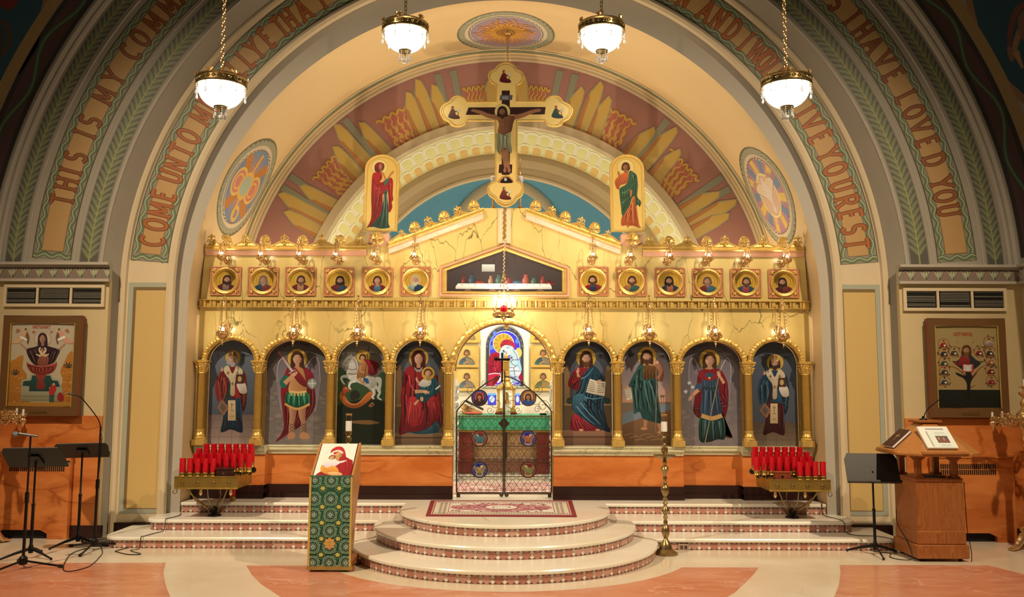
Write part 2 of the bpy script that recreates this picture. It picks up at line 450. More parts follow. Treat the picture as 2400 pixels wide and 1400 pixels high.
# ---- floor
fl = MB(); fl.box(-9, 9, -3.0, 15, -.15, 0.)
floor = struct(fl.build('floor', m_floorC, smooth=False), 'cream polished marble church floor', 'floor')
def inlay(name, px, label):
    pts = [onz(x, y, 0) for x, y in px]
    mb = MB(); mb.slab([(p.x, p.y) for p in pts], -.01, .0015)
    return struct(mb.build(name, m_floorP, floor, smooth=False), label, 'floor') if False else mb.build(name, m_floorP, floor, smooth=False)
inlay('rose_inlay', [(-260, 1322), (388, 1320), (383, 1342), (386, 1362), (391, 1380), (399, 1400), (440, 1450), (-500, 1450)], '')
ringp = []
for i in range(25):
    a = radians(188 + (352 - 188) * i / 24)
    ringp.append((.03 + 1.93 * cos(a), 9.25 + 1.88 * sin(a)))
pl = [onz(x, y, 0) for x, y in ((577, 1326), (590, 1348), (612, 1370), (650, 1395), (740, 1450))]
pr_ = [onz(x, y, 0) for x, y in ((1620, 1450), (1722, 1390), (1752, 1362), (1768, 1345), (1778, 1331))]
yy = pl[0].y
front = [q for q in ringp if q[1] < yy]
mb = MB(); mb.slab([(p.x, p.y) for p in pl] + [(p.x, p.y) for p in pr_] + front[::-1], -.01, .0015)
mb.build('rose_inlay', m_floorP, floor, smooth=False)
inlay('rose_inlay', [(1968, 1325), (2315, 1326), (2420, 1352), (2600, 1450), (1900, 1450), (1935, 1425), (1955, 1400), (1966, 1372), (1970, 1345)], '')

# ---- front wall with the great arch
wf = MB()
inner = arcp(4.66, n=96)
outer = []
for x, z in inner:
    if z <= ZA: outer.append((-9. if x < 0 else 9., z))
    else:
        dx, dz = x, z - ZA
        t = min(9 / abs(dx) if abs(dx) > 1e-6 else 1e9, (9.2 - ZA) / dz if dz > 1e-6 else 1e9)
        outer.append((dx * t, ZA + dz * t))
strip(wf, inner, 9.8, outer, 9.8)
strip(wf, inner, 9.8, arcp(4.51, n=96), 10.0, 0)
wall_front = struct(wf.build('wall_front', m_plaster), 'front wall of the nave with the great painted arch', 'wall')
for sx, nm in ((-1, 'wall_left'), (1, 'wall_right')):
    mb = MB(); x0, x1 = sorted((sx * 4.56, sx * 5.97))
    mb.box(x0, x1, 9.795, 9.86, 0, 2.93, 0)
    xa, xb = sorted((sx * 5.97, sx * 6.12))
    mb.box(xa, xb, 8.3, 9.86, 0, 2.93, 0)
    wl = struct(mb.build(nm, m_wallY, smooth=False), 'yellow plaster wall beside the arch on the %s' % ('left' if sx < 0 else 'right'), 'wall')
    # orange dado with toe spaces
    mb = MB(); mb.box(*sorted((sx * 4.56, sx * 5.975)), 9.775, 9.80, .14, 1.36)
    mb.box(*sorted((sx * 5.955, sx * 5.975)), 8.3, 9.78, .14, 1.36)
    mb.build('dado', m_orange, wl, smooth=False)
    mb = MB(); mb.box(*sorted((sx * 4.50, sx * 5.975)), 9.76, 9.80, 0, .14)
    mb.box(*sorted((sx * 5.94, sx * 5.975)), 8.3, 9.78, 0, .14)
    mb.box(*sorted((sx * 4.0, sx * 4.56)), 9.97, 10.0, 0, .14)
    struct(mb.build('baseboard_' + nm[5:], m_mahog, smooth=False), 'dark baseboard along the %s wall' % nm[5:], 'baseboard')

# ---- cornice with painted frieze on each side
def cornice(sx):
    mb = MB()
    x0, x1 = sorted((sx * 4.545, sx * 5.97))
    mb.box(x0, x1, 9.70, 9.82, 3.085, 3.115); mb.box(x0, x1, 9.74, 9.82, 3.06, 3.085)
    mb.box(x0, x1, 9.755, 9.82, 2.925, 3.06); mb.box(x0, x1, 9.73, 9.82, 2.895, 2.925)
    xa, xb = sorted((sx * 5.93, sx * 6.1))
    mb.box(xa, xb, 8.3, 9.755, 2.925, 3.06); mb.box(*sorted((sx * 5.87, sx * 6.1)), 8.3, 9.70, 3.085, 3.115); mb.box(*sorted((sx * 5.905, sx * 6.1)), 8.3, 9.73, 2.895, 2.925)
    t = mb.build('trim_1' if sx < 0 else 'trim_2', m_grey, smooth=False)
    struct(t, 'narrow cornice with painted acanthus frieze over the %s air grille' % ('left' if sx < 0 else 'right'), 'cornice')
    p = Paint(); w = x1 - x0
    p.rect(0, 0, w, .135, '7c5f58')
    k = 9; per = w / k
    for i in range(-1, k + 1):
        c = per * (i + .5)
        p.blob([(c - .075, .0), (c - .055, .09), (c, .118), (c + .055, .09), (c + .075, .0)], '94685e')
        top = [(c - per / 2, .012), (c - per * .40, .02), (c - per * .27, .06), (c - per * .17, .105), (c, .125), (c + per * .17, .105), (c + per * .27, .06), (c + per * .40, .02), (c + per / 2, .012)]
        p.line(top, .014, '46553a', sm=4); p.line([(a, b - .006) for a, b in top], .004, 'a8a878', sm=4)
        for dx in (-.034, 0, .034): p.blob([(c + dx * .4, .01), (c + dx * 1.5 - .010, .05), (c + dx * 1.3, .075 - abs(dx)), (c + dx * 1.5 + .010, .05)], '6f7a50')
        e = c + per / 2
        for dx in (-.05, -.026, 0, .026, .05): p.blob([(e + dx * .3, .02), (e + dx * .8 - .012, .07), (e + dx * 1.25, .128 - abs(dx) * .3), (e + dx * .8 + .014, .07)], '96986a', 'b4b080')
        p.ell(e, .032, .012, .02, '39422c')
    q = Paint()
    for pts, cs, a, fan in p.L:   # keep inside the frieze
        q.L.append(([(min(max(u, 0), w), min(max(v, 0), .135)) for u, v in pts], cs, a, fan))
    q.build('painted_frieze', lambda u, v, h: Vector((x0 + u, 9.754 - h, 2.925 + v)), PM, t)
cornice(-1); cornice(1)

# ---- mouldings and painted bands of the great arch
def roll(name, R, Y, r, m, label, z0=0., zc=ZA, parent=None, n=96):
    mb = MB(); mb.tube([(x, Y, z) for x, z in arcp(R, zc, z0, n=n)], r, n=8, caps=False)
    o = mb.build(name, m, parent)
    return o if parent else struct(o, label, 'moulding')
zb = 3.115
mb = MB()
for R, r in ((5.86, .035), (5.93, .05), (5.56, .012), (4.67, .012), (4.99, .008)):
    a0 = math.asin((zb - ZA) / R)
    mb.tube([(-R * cos(a0 + (pi - 2 * a0) * i / 90), 9.8, ZA + R * sin(a0 + (pi - 2 * a0) * i / 90)) for i in range(91)], r, n=8)
t3 = struct(mb.build('trim_3', m_grey), 'raised grey mouldings between the painted bands of the great arch', 'moulding')

def arcmap(Rref, Y, zc=ZA):
    def f(u, v, h):
        a = u / Rref
        return Vector((-v * cos(a), Y - h, zc + v * sin(a)))
    return f
def ubar(p, R0, R1, Rref, a0, a1, col, n=110):
    pts = [(Rref * (a0 + (a1 - a0) * i / n), (R0 + R1) / 2) for i in range(n + 1)]
    p.line(pts, R1 - R0, col)
def leaf_band(R0, R1, name, label):
    p = Paint(); Rm = (R0 + R1) / 2; w = R1 - R0
    a0 = math.asin((zb - ZA + .01) / Rm); a1 = pi - a0
    ubar(p, R0, R1, Rm, a0, a1, '5c5344')
    ubar(p, R0, R0 + .012, Rm, a0, a1, '8b7d62'); ubar(p, R1 - .012, R1, Rm, a0, a1, '8b7d62')
    L_ = Rm * (a1 - a0); k = int(L_ / .085)
    Ls = [[], [], []]
    for i in range(k):
        for half in (-1, 1):
            # the leaves climb from both springings towards the crown
            u = Rm * a0 + .085 * (i + .5); up = 1 if u < Rm * pi / 2 else -1
            e = half * w * .44
            q = Paint()
            q.blob([(u - up * .01, Rm + half * .006), (u + up * .025, Rm + e * .45), (u + up * .10, Rm + e), (u + up * .125, Rm + e * .92), (u + up * .09, Rm + e * .38), (u + up * .05, Rm + half * .004)], '747350', k=2)
            q.line([(u + up * .012, Rm + half * .01), (u + up * .06, Rm + e * .42), (u + up * .11, Rm + e * .92)], .013, '908b62', .004)
            p.L += [(a, b, c, 'same' if (i or half > 0 or j) else None) for j, (a, b, c, d) in enumerate(q.L[:1])]
            Ls[0] += q.L[1:]
    p.L += [(a, b, c, None if j == 0 else 'same') for j, (a, b, c, d) in enumerate(Ls[0])]
    pts = [(Rm * (a0 + (a1 - a0) * i / 110), Rm) for i in range(111)]
    p.line(pts, .016, 'a0924e')
    return struct(p.build(name, arcmap(Rm, 9.797), PM), label, 'painted band')
leaf_band(5.60, 5.80, 'trim_4', 'painted olive leaf band, outermost on the great arch')
leaf_band(4.71, 4.94, 'trim_5', 'painted olive leaf band between the two lines of lettering')

def wave(p, pts, w, flip=1, per=.17):
    """braided green border along a polyline of (u, v)"""
    # resample
    out = []; d = 0
    dense = []
    for i in range(len(pts) - 1):
        n = max(1, int(hypot(pts[i + 1][0] - pts[i][0], pts[i + 1][1] - pts[i][1]) / .021))
        for j in range(n):
            t = j / n; dense.append((pts[i][0] + (pts[i + 1][0] - pts[i][0]) * t, pts[i][1] + (pts[i + 1][1] - pts[i][1]) * t))
    dense.append(pts[-1])
    wv, wl = [], []
    for i, q in enumerate(dense):
        a, b = dense[max(i - 1, 0)], dense[min(i + 1, len(dense) - 1)]
        dx, dy = b[0] - a[0], b[1] - a[1]; l = hypot(dx, dy) or 1
        s_ = sin(2 * pi * i * .021 / per) * w * .21
        wv.append((q[0] - dy / l * s_, q[1] + dx / l * s_)); s2 = s_ + w * .10
        wl.append((q[0] - dy / l * s2, q[1] + dx / l * s2))
    p.line(pts, w, '8d8064'); 
    p.line(wv, w * .56, '47512f'); p.line(wv, w * .38, '6d774a'); p.line(wl, w * .15, 'aca67e')
def mixh_(c): return '%02x%02x%02x' % tuple(min(255, int(int(c[i:i + 2], 16) * 1.14)) for i in (0, 2, 4))
def text_band(R0, R1, Y, name, label, bw, letters, h, wf, col, edge, th):
    p = Paint(); Rm = (R0 + R1) / 2
    a0 = math.asin((zb - ZA + .05) / Rm); a1 = pi - a0; n = 120
    ubar(p, R0, R1, Rm, a0, a1, '4d4630')
    ubar(p, R0 + .012, R1 - .012, Rm, a0 + .003, a1 - .003, '8d8064')
    for R in (R0 + bw / 2 + .012, R1 - bw / 2 - .012): wave(p, [(Rm * (a0 + (a1 - a0) * i / n), R) for i in range(n + 1)], bw)
    for a, s_ in ((a0, 1), (a1, -1)): wave(p, [(Rm * a + s_ * bw / 2, R0 + .012), (Rm * a + s_ * bw / 2, R1 - .012)], bw)
    e = bw / Rm
    ubar(p, R0 + bw + .012, R1 - bw - .012, Rm, a0 + e, a1 - e, '7a6038')
    ubar(p, R0 + bw + .020, R1 - bw - .020, Rm, a0 + e + .002, a1 - e - .002, 'bd8c50')
    v0 = Rm - h / 2
    for ps, (cc, extra, off) in enumerate(((edge, .07, 0), (col, 0, 0), (mixh_(col), -.11, .006))):
        first = len(p.L)
        for ch, a in letters:
            wd = GL[ch][0]
            glyph(p, ch, lambda gx, gy: (Rm * radians(a) + (gx - wd / 2) * h * wf + off, v0 + gy * h), 0, cc, thick=th + extra, serif=.14 + extra * .5)
        if first < len(p.L): p.L[first] = p.L[first][:3] + (None,)
    return struct(p.build(name, arcmap(Rm, Y - .003), PM), label, 'painted band')
def lets(known, fill, Y, zc=ZA):
    """letters at the angles where the photograph shows them; the rest (out of frame) spaced evenly"""
    out = []
    for ch, px, py in known:
        q = at(px, py, Y); out.append((ch, math.degrees(atan2(q.z - zc, -q.x))))
    for s_, a0, a1 in fill:
        ws = [GL.get(c, (.45,))[0] + .14 for c in s_]; tot = sum(ws); x = 0
        for c, w in zip(s_, ws):
            if c in GL: out.append((c, a0 + (a1 - a0) * (x + w / 2) / tot))
            x += w
    return out
INNER = lets([('C', 365, 566), ('O', 369, 528), ('M', 374, 492), ('E', 388, 459), ('U', 398, 414), ('N', 407, 384), ('T', 421, 350), ('O', 441, 319), ('M', 469, 270),
              ('L', 571, 175), ('L', 592, 152), ('Y', 613, 130), ('E', 634, 97), ('T', 664, 72), ('H', 688, 57), ('A', 722, 40), ('T', 765, 20), ('L', 816, -2),
              ('E', 1562, -4), ('N', 1594, 14), ('A', 1645, 40), ('N', 1676, 57), ('D', 1712, 76), ('I', 1748, 98), ('W', 1774, 124), ('I', 1797, 148), ('L', 1812, 160), ('L', 1828, 176),
              ('I', 1886, 262), ('V', 1908, 285), ('E', 1925, 321), ('Y', 1948, 360), ('O', 1962, 395), ('U', 1979, 434), ('R', 1990, 470), ('E', 1996, 503), ('S', 2004, 537), ('T', 2009, 572)],
             [('E A', 31.0, 38.2), ('ABOR AND ARE HEAVY LAD', 69.5, 112), ('G', 137.2, 139.8)], 10.0)
OUTER = lets([('T', 144, 468), ('H', 158, 432), ('I', 167, 402), ('S', 174, 367), ('I', 197, 314), ('S', 209, 283), ('M', 242, 223), ('Y', 265, 180), ('C', 307, 123), ('O', 331, 90), ('M', 362, 52), ('M', 402, 20), ('A', 437, -2),
              ('S', 1960, 8), ('I', 1995, 44), ('H', 2021, 74), ('A', 2046, 105), ('V', 2074, 139), ('E', 2100, 174), ('L', 2125, 228), ('O', 2148, 260), ('V', 2167, 293), ('E', 2184, 330), ('D', 2199, 372),
              ('Y', 2213, 428), ('O', 2221, 459), ('U', 2228, 493)], [('NDMENT THAT YE LOVE ONE ANOTHER A', 54, 128)], 9.8)
text_band(5.03, 5.485, 9.8, 'trim_6', 'outer lettered band of the great arch, beginning THIS IS MY COMM', .085, OUTER, .25, .74, '8a4a20', '4a2814', .17)

# ---- second order: pilasters and inner arch
pf = MB()
strip(pf, arcp(4.51, n=96), 10.0, arcp(3.93, n=96), 10.0)
strip(pf, arcp(3.93, n=96), 10.0, arcp(3.93, n=96), 10.07)
pf_o = struct(pf.build('wall_arch', m_cream), 'cream pilasters and inner arch face round the sanctuary', 'wall')
roll('trim_7', 4.49, 10.0, .045, m_cream, 'cream round moulding along the outside of the pilasters and inner arch')
roll('trim_8', 3.935, 10.01, .055, m_cream, 'cream round moulding along the inside of the pilasters and inner arch')
text_band(3.985, 4.435, 10.0, 'trim_9', 'inner lettered band of the arch, beginning COME UNTO M and ending YOU REST', .085, INNER, .27, .66, '9c5222', '54301a', .18)
# sunk panels painted on the pilasters
for sx, nm in ((-1, 'trim_10'), (1, 'trim_11')):
    p = Paint()
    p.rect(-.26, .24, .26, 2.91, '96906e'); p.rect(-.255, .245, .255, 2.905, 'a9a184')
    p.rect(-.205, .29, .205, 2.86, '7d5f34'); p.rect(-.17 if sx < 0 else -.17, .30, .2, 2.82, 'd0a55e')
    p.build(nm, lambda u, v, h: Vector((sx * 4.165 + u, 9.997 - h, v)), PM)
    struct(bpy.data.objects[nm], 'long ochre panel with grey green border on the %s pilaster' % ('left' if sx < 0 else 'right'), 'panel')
gf = MB()
ZV = 2.68; RV = 3.76
strip(gf, arcp(3.93, n=96), 10.07, arcp(RV, ZV, n=96), 10.10)
struct(gf.build('wall_jamb', m_grey), 'grey jamb strip between pilasters and vault', 'wall')
va = MB()
strip(va, arcp(RV, ZV, n=96), 10.10, arcp(RV, ZV, n=96), 12.02)
va.f = [tuple(f) for f in va.f]
vault = struct(va.build('ceiling', m_vault), 'cream barrel vault over the icon screen', 'ceiling')
mb = MB()
for y, r in ((11.62, .02), (11.99, .04), (11.86, .025)): mb.tube([(x, y, z) for x, z in arcp(RV - .005, ZV, 2.4, n=90)], r, n=6)
struct(mb.build('trim_12', m_tan), 'tan mouldings where the vault meets the painted wall', 'moulding')
def vaultmap(u, v, h):
    a = pi / 2 - u / RV        # u along the curve from the crown (right positive), v = distance Y
    R = RV - .004 - h
    return Vector((R * cos(a), v, ZV + R * sin(a)))
p = Paint()
wave(p, [(RV * radians(-78 + 156 * i / 600), 11.72) for i in range(601)], .09, per=.2)
struct(p.build('trim_13', vaultmap, PM, step=2e-4), 'braided green line along the back edge of the vault', 'painted band')
def disc(p, cx, cy, rx, ry, col, rim=None, n=40, k=6):
    a, b = A(col), A(rim or col)
    for j in range(k):
        for i in range(n):
            q = [(r, 2 * pi * t / n) for r, t in ((j / k, i), ((j + 1) / k, i), ((j + 1) / k, i + 1), (j / k, i + 1))]
            if j == 0: q = q[:3]
            p.L.append(([(cx + rx * r * cos(t), cy + ry * r * sin(t)) for r, t in q], [mixc(a, b, r) for r, t in q], 1., None if i + j == 0 else 'same'))
def vmed(name, u0, y0, ru, rv, draw, label):
    p = Paint(); p.ell = lambda cx, cy, rx, ry=None, col='000000', rim=None, n=40, **k: disc(p, cx, cy, rx, ry, col, rim, min(n, 40)) if rx > .15 else Paint.ell(p, cx, cy, rx, ry, col, rim)
    p.ell(u0, y0, ru, rv, '6d6448', n=48); p.ell(u0, y0, ru * .985, rv * .985, '9c9070', n=48)
    k = 26
    pts = [(u0 + (ru * (.915 + .035 * sin(i * pi * .5 * 1.0))) * cos(2 * pi * i / (k * 4)), y0 + rv * (.915 + .035 * sin(i * pi * .5)) * sin(2 * pi * i / (k * 4))) for i in range(k * 4 + 1)]
    p.line(pts, .05, '6a7048'); p.line(pts, .018, 'b8b088')
    p.ell(u0, y0, ru * .845, rv * .845, 'd0b690', n=48); p.ell(u0, y0, ru * .80, rv * .80, '8c6a54', n=48); p.ell(u0, y0, ru * .765, rv * .765, 'd8c09a', n=48)
    p.ell(u0, y0, ru * .74, rv * .74, 'a87878', '7f8490', n=48)
    draw(p, u0, y0, ru * .74, rv * .74)
    return struct(p.build(name, vaultmap, PM, step=1e-4), label, 'ceiling painting')
def sun(p, u, v, a, b):
    p.ell(u, v, a * .97, b * .97, 'd98a60', '9c8288', n=40)
    for i in range(30):
        t = 2 * pi * i / 30; rl = (.92, .72, .84)[i % 3]
        for dt, col, w in ((.03, 'b85a2c', .07), (0, 'd8963c', .065)):
            pts = []
            for j in range(7):
                q = .2 + (rl - .2) * j / 6; wob = .10 * sin(j * 2.1 + i) * (.3 + q)
                pts.append((u + a * q * cos(t + wob + dt), v + b * q * sin(t + wob + dt)))
            p.line(pts, w * a * 1.8, col, .006)
    p.ell(u, v, a * .34, b * .34, 'd8963c'); p.ring(u, v, a * .24, b * .24, .02, 'a86428'); p.ell(u, v, a * .2, b * .2, 'c07a34')
sA = onz(1190, 30, 6.42); sB = onz(1190, 122, 6.42)
vmed('trim_14', 0., (sA.y + sB.y) / 2, .66, abs(sA.y - sB.y) / 2, sun, 'oval sun with flames painted at the crown of the vault')
def chirho(p, u, v, a, b):
    p.ell(u, v, a, b, 'd08a78', '6d8390', n=40)
    c_ = 'e0a850'; e = 'c07838'
    for t in (0, 90, 180, 270):
        r = radians(t + 45)
        for col, w in ((e, .11), (c_, .07)): p.line([(u + (.25 + .73 * j / 6) * a * cos(r), v + (.25 + .73 * j / 6) * b * sin(r)) for j in range(7)], w * 1.5, col)
    for r in (0, pi):
        for col, w in ((e, .06), (c_, .035)): p.line([(u + (.2 + .7 * j / 6) * a * cos(r), v + (.2 + .7 * j / 6) * b * sin(r)) for j in range(7)], w * 1.4, col)
    p.ring(u + .74 * a * cos(pi), v + .12 * b, a * .17, b * .18, .05, c_)
    for sy in (-1, 1):
        cx, cy = u, v + sy * .52 * b
        p.ell(cx, cy, .2, .2, 'e0b45a'); p.ell(cx, cy, .16, .16, 'cc7a66'); p.ring(cx, cy, .10, .11, .03, c_)
    p.ell(u, v, .2, .2, 'e0a850'); p.ell(u, v, .145, .145, '9fae9a'); p.line([(u - .14, v), (u + .14, v)], .03, c_); p.line([(u, v - .14), (u, v + .14)], .02, '7d8f80')
def dove(p, u, v, a, b):
    p.ell(u, v, a, b, 'd8a890', 'b07a80', n=40)
    for i in range(13):
        t = radians(20 + i * 26.7)
        p.line([(u + (.4 + .58 * j / 5) * a * cos(t), v + (.4 + .58 * j / 5) * b * sin(t)) for j in range(6)], .09, 'e0b45a' if i % 2 == 0 else '7a8794', .13)
    p.ell(u - .02, v, a * .56, b * .56, 'dcae8c'); p.ring(u, v, a * .58, b * .58, .03, 'ecd08a')
    for col, k in (('b88a78', 1.), ('e2c8b0', .9)):
        p.blob([(u + .22 * k, v), (u + .05, v + .07 * k), (u - .12, v + .36 * k), (u - .26 * k, v + .30 * k), (u - .18, v + .07), (u - .30 * k, v), (u - .18, v - .07), (u - .26 * k, v - .30 * k), (u - .12, v - .36 * k), (u + .05, v - .07 * k)], col)
    for s_ in (-1, 1):
        for j in range(4): p.line([(u - .02 - .05 * j, v + s_ * .08), (u - .16 - .03 * j, v + s_ * (.32 - .03 * j))], .02, 'e8b860', .008)
    p.ell(u + .2, v, .05, .045, 'e2c8b0')
def vangle(px, py, Y):      # arc position on the vault where the photograph shows a point, at distance Y
    q = at(px, py, Y); return RV * (pi / 2 - atan2(q.z - ZV, q.x))
vmed('trim_15', vangle(583, 440, 10.93), 10.93, .70, .70, chirho, 'oval medallion with monogram and two rose discs, low on the left of the vault')
vmed('trim_16', vangle(1803, 458, 10.93), 10.93, .70, .70, dove, 'oval medallion with descending dove and rays, low on the right of the vault')

# ---- painted lunette wall behind the screen
ZL = 2.6; RL = 2.91
lw = MB()
ia = arcp(RL, ZL, n=80); oa = []
for i, (x, z) in enumerate(ia):
    if z <= ZL: oa.append((-RV if x < 0 else RV, z))
    else:
        dx, dz = x / RL, (z - ZL) / RL
        # out to the vault circle
        bq = dz * (ZL - ZV); t = -bq + sqrt(bq * bq + RV * RV - (ZL - ZV) ** 2)
        oa.append((dx * t, ZL + dz * t))
strip(lw, ia, 12.0, oa, 12.0)
wall_lun = struct(lw.build('wall_back', m_mauve), 'mauve painted wall with golden rays under the vault', 'wall')
p = Paint()
def pol(a, r): a = radians(a); return (-r * cos(a), ZL + r * sin(a))
def lun(px, py): q = at(px, py, 12.0); return (q.x, q.z)
ubn = []
panels = [(8, 17), (37, 46), (57.5, 68), (80, 86)]
allp = panels + [(180 - b, 180 - a) for a, b in panels]
for a, b in allp:
    p.poly([pol(a + (b - a) * i / 8, RL + .005) for i in range(9)] + [pol(b - (b - a) * i / 8, 3.42) for i in range(9)], 'b86458')
    w_ = [pol(a - .6 + (b - a + 1.2) * i / 24, 3.42 + .022 * sin(i * 1.6)) for i in range(25)]
    p.line(w_, .055, 'b87a42', sm=3); p.line(w_, .028, 'd0a050', sm=3)
    for i in range(6):
        for k in range(3):
            aa = a + (b - a) * (i + .5 + .25 * (k % 2)) / 6; r0 = RL + .01 + .12 * k
            fl_ = [pol(aa + .35 * sin(j * 1.9), r0 + .045 * j) for j in range(6)]
            p.line([(x + .012, z - .006) for x, z in fl_], .06, 'a8663a', .008, sm=4); p.line(fl_, .052, 'cc9a50', .008, sm=4)
for a in (31, 34, 51.5, 74.5, 78, 88.2, 91.8, 149, 146, 128.5, 105.5, 102):
    p.poly([pol(a - .6, RL), pol(a - .8, 3.74), pol(a + .8, 3.74), pol(a + .6, RL)], '8f8a72')
tips = [(650, 455), (700, 437), (663, 497), (778, 343), (781, 291), (840, 287), (951, 214), (973, 184), (1011, 197),
        (1363, 201), (1408, 189), (1427, 223), (1534, 296), (1586, 296), (1594, 347), (1688, 448), (1727, 467), (1710, 499), (1150, 172), (1222, 172)]
for g in range(0, 20, 3):
    grp = [lun(*t) for t in tips[g:g + 3]]; mx = sum(t[0] for t in grp) / len(grp); mz = sum(t[1] for t in grp) / len(grp)
    l = hypot(mx, mz - ZL); ux, uz = mx / l, (mz - ZL) / l; vx, vz = -uz, ux
    for tx, tz in grp:
        # each spike runs parallel to the axis of its cluster, down to the arch
        bq = tx * ux + (tz - ZL) * uz; ln_ = bq - sqrt(max(bq * bq - (tx * tx + (tz - ZL) ** 2 - RL * RL), .01)) + .03
        def sp(t, w): return (tx - ux * t + vx * w, tz - uz * t + vz * w)
        p.poly([sp(ln_, -.115), sp(.22, -.10), sp(.06, -.075), sp(0, 0), sp(.24, .10), sp(ln_, .115)], 'a8986e')
        p.poly([sp(ln_, -.095), sp(.22, -.082), sp(.07, -.06), sp(.02, 0), sp(.25, .075), sp(ln_, .06)], 'c4a262', 'd2a650', d=(ux, uz))
        p.poly([sp(ln_, .02), sp(.3, .055), sp(.24, .085), sp(ln_, .10)], 'bc7c48')
        p.line([sp(ln_, .095), sp(.22, .088)], .012, '9a5a30', .004)
q = Paint(); q.L = p.L
q.build('sunburst_mural', lambda u, v, h: Vector((u, 11.995 - h, v)), PM, wall_lun, step=1.2e-5)
# lip, shell soffit, and inner arch
mb = MB(); strip(mb, arcp(RL + .03, ZL, n=80), 11.93, arcp(RL - .09, ZL, n=80), 11.93); strip(mb, arcp(RL + .03, ZL, n=80), 11.93, arcp(RL + .03, ZL, n=80), 12.02)
strip(mb, arcp(RL - .09, ZL, n=80), 11.93, arcp(RL - .11, ZL, n=80), 12.05)
struct(mb.build('trim_17', m_tan), 'tan moulded lip of the arch behind the cross', 'moulding')
sh = MB(); K = 8
shell_p = [(RL - .11 - .22 * (sin(pi / 2 * i / K)) ** 1.3, 12.05 + .48 * (i / K)) for i in range(K + 1)]
for (ra, ya), (rb, yb) in zip(shell_p, shell_p[1:]): strip(sh, arcp(ra, ZL, n=80), ya, arcp(rb, ZL, n=80), yb)
shell = struct(sh.build('ceiling_shell', mat('shell_plaster', 'e6d69a', .7)), 'pale yellow scalloped soffit of the arch behind the cross', 'ceiling')
def shmap(u, v, h):        # u degrees, v 0..1 across the soffit
    i = min(int(v * K), K - 1); t = v * K - i
    r = shell_p[i][0] + (shell_p[i + 1][0] - shell_p[i][0]) * t - .004 - h; y = shell_p[i][1] + (shell_p[i + 1][1] - shell_p[i][1]) * t - h
    a = radians(u); return Vector((-r * cos(a), y, ZL + r * sin(a)))
p = Paint()
for off, *T in ((0, .62, .05, 1.95, 'f2e8bc'), (0, .62, .12, 1.5, 'dfcd80', 'e8d898'), (2, .99, .46, 1.75, 'eed9a4'), (2, .99, .54, 1.25, 'deae5c', 'e6be74')):
  for k in range(45):
    c = 2 + 4 * k
    def tong(v0, v1, w, col, col2=None):
        vm = v1 + w / 4.2 * .22
        pts = [(c + off - w, v0), (c + off - w, vm)] + [(c + off - w * cos(pi * j / 8), vm - (vm - v1) * sin(pi * j / 8)) for j in range(1, 8)] + [(c + off + w, vm), (c + off + w, v0)]
        p.poly(pts, col, col2)
        p.L[-1] = p.L[-1][:3] + ('same' if k else None,)
    tong(*T)
p.build('scallop_painting', shmap, PM, shell, step=1.5e-3)
mb = MB(); rs, ys = shell_p[-1]
strip(mb, arcp(rs, ZL, n=80), ys, arcp(rs - .10, ZL, n=80), ys - .03); strip(mb, arcp(rs - .10, ZL, n=80), ys - .03, arcp(rs - .20, ZL, n=80), ys)
strip(mb, arcp(rs - .20, ZL, n=80), ys + .06, arcp(rs - .35, ZL, n=80), ys + .06); strip(mb, arcp(rs - .20, ZL, n=80), ys, arcp(rs - .20, ZL, n=80), ys + .06)
mb.tube([(x, ys + .06, z) for x, z in arcp(rs - .33, ZL, 2.0, n=80)], .03, n=6)
strip(mb, arcp(rs - .35, ZL, n=80), ys + .06, arcp(rs - .35, ZL, n=80), ys + .14)
struct(mb.build('trim_18', m_tan), 'broad tan arch in front of the blue apse', 'moulding')
# ---- apse
mb = MB(); ra = rs - .35; yb = ys + .14; NB = 14; rings = []
for i in range(NB + 1):
    t = pi / 2 * i / NB
    rr = max(ra * cos(t), .01); rings.append([(-rr * cos(pi * j / 40), yb + 1.45 * sin(t), ZL + rr * sin(pi * j / 40)) for j in range(41)])
mb.loft(rings, closed=False, caps=False)
apse = struct(mb.build('ceiling_apse', m_blue), 'blue half dome of the apse', 'ceiling')
for s_ in (-1, 1):
    for a0, a1, t1 in ((86, 48, 52), (24, 20, 40)):
        mb = MB(); pts = []
        for i in range(15):
            a, t = radians(a0 + (a1 - a0) * i / 14), radians(3 + (t1 - 3) * i / 14)
            pts.append((s_ * .985 * ra * cos(a) * cos(t), yb + 1.42 * sin(t), ZL + .985 * ra * sin(a) * cos(t)))
        mb.tube(pts, .12, n=6, flat=.35); mb.build('rib', m_tan, apse)
# ---- sanctuary walls and floor
YB = 14.0
m_sanct = mat('sanctuary_plaster', 'ecd6b4', .7, var=.03)
mb = MB(); mb.box(-2.3, 2.3, YB, YB + .1, 0, 3.2); mb.box(-2.4, -2.1, 12.5, YB, 0, 3.2); mb.box(2.1, 2.4, 12.5, YB, 0, 3.2)
struct(mb.build('wall_sanctuary', m_sanct, smooth=False), 'pale cream wall of the sanctuary behind the gate', 'wall')
mb = MB(); mb.box(-3.735, 3.735, 10.16, YB, 0, ZS)
solea = struct(mb.build('floor_platform', m_step, smooth=False), 'cream marble floor of the raised platform', 'floor')

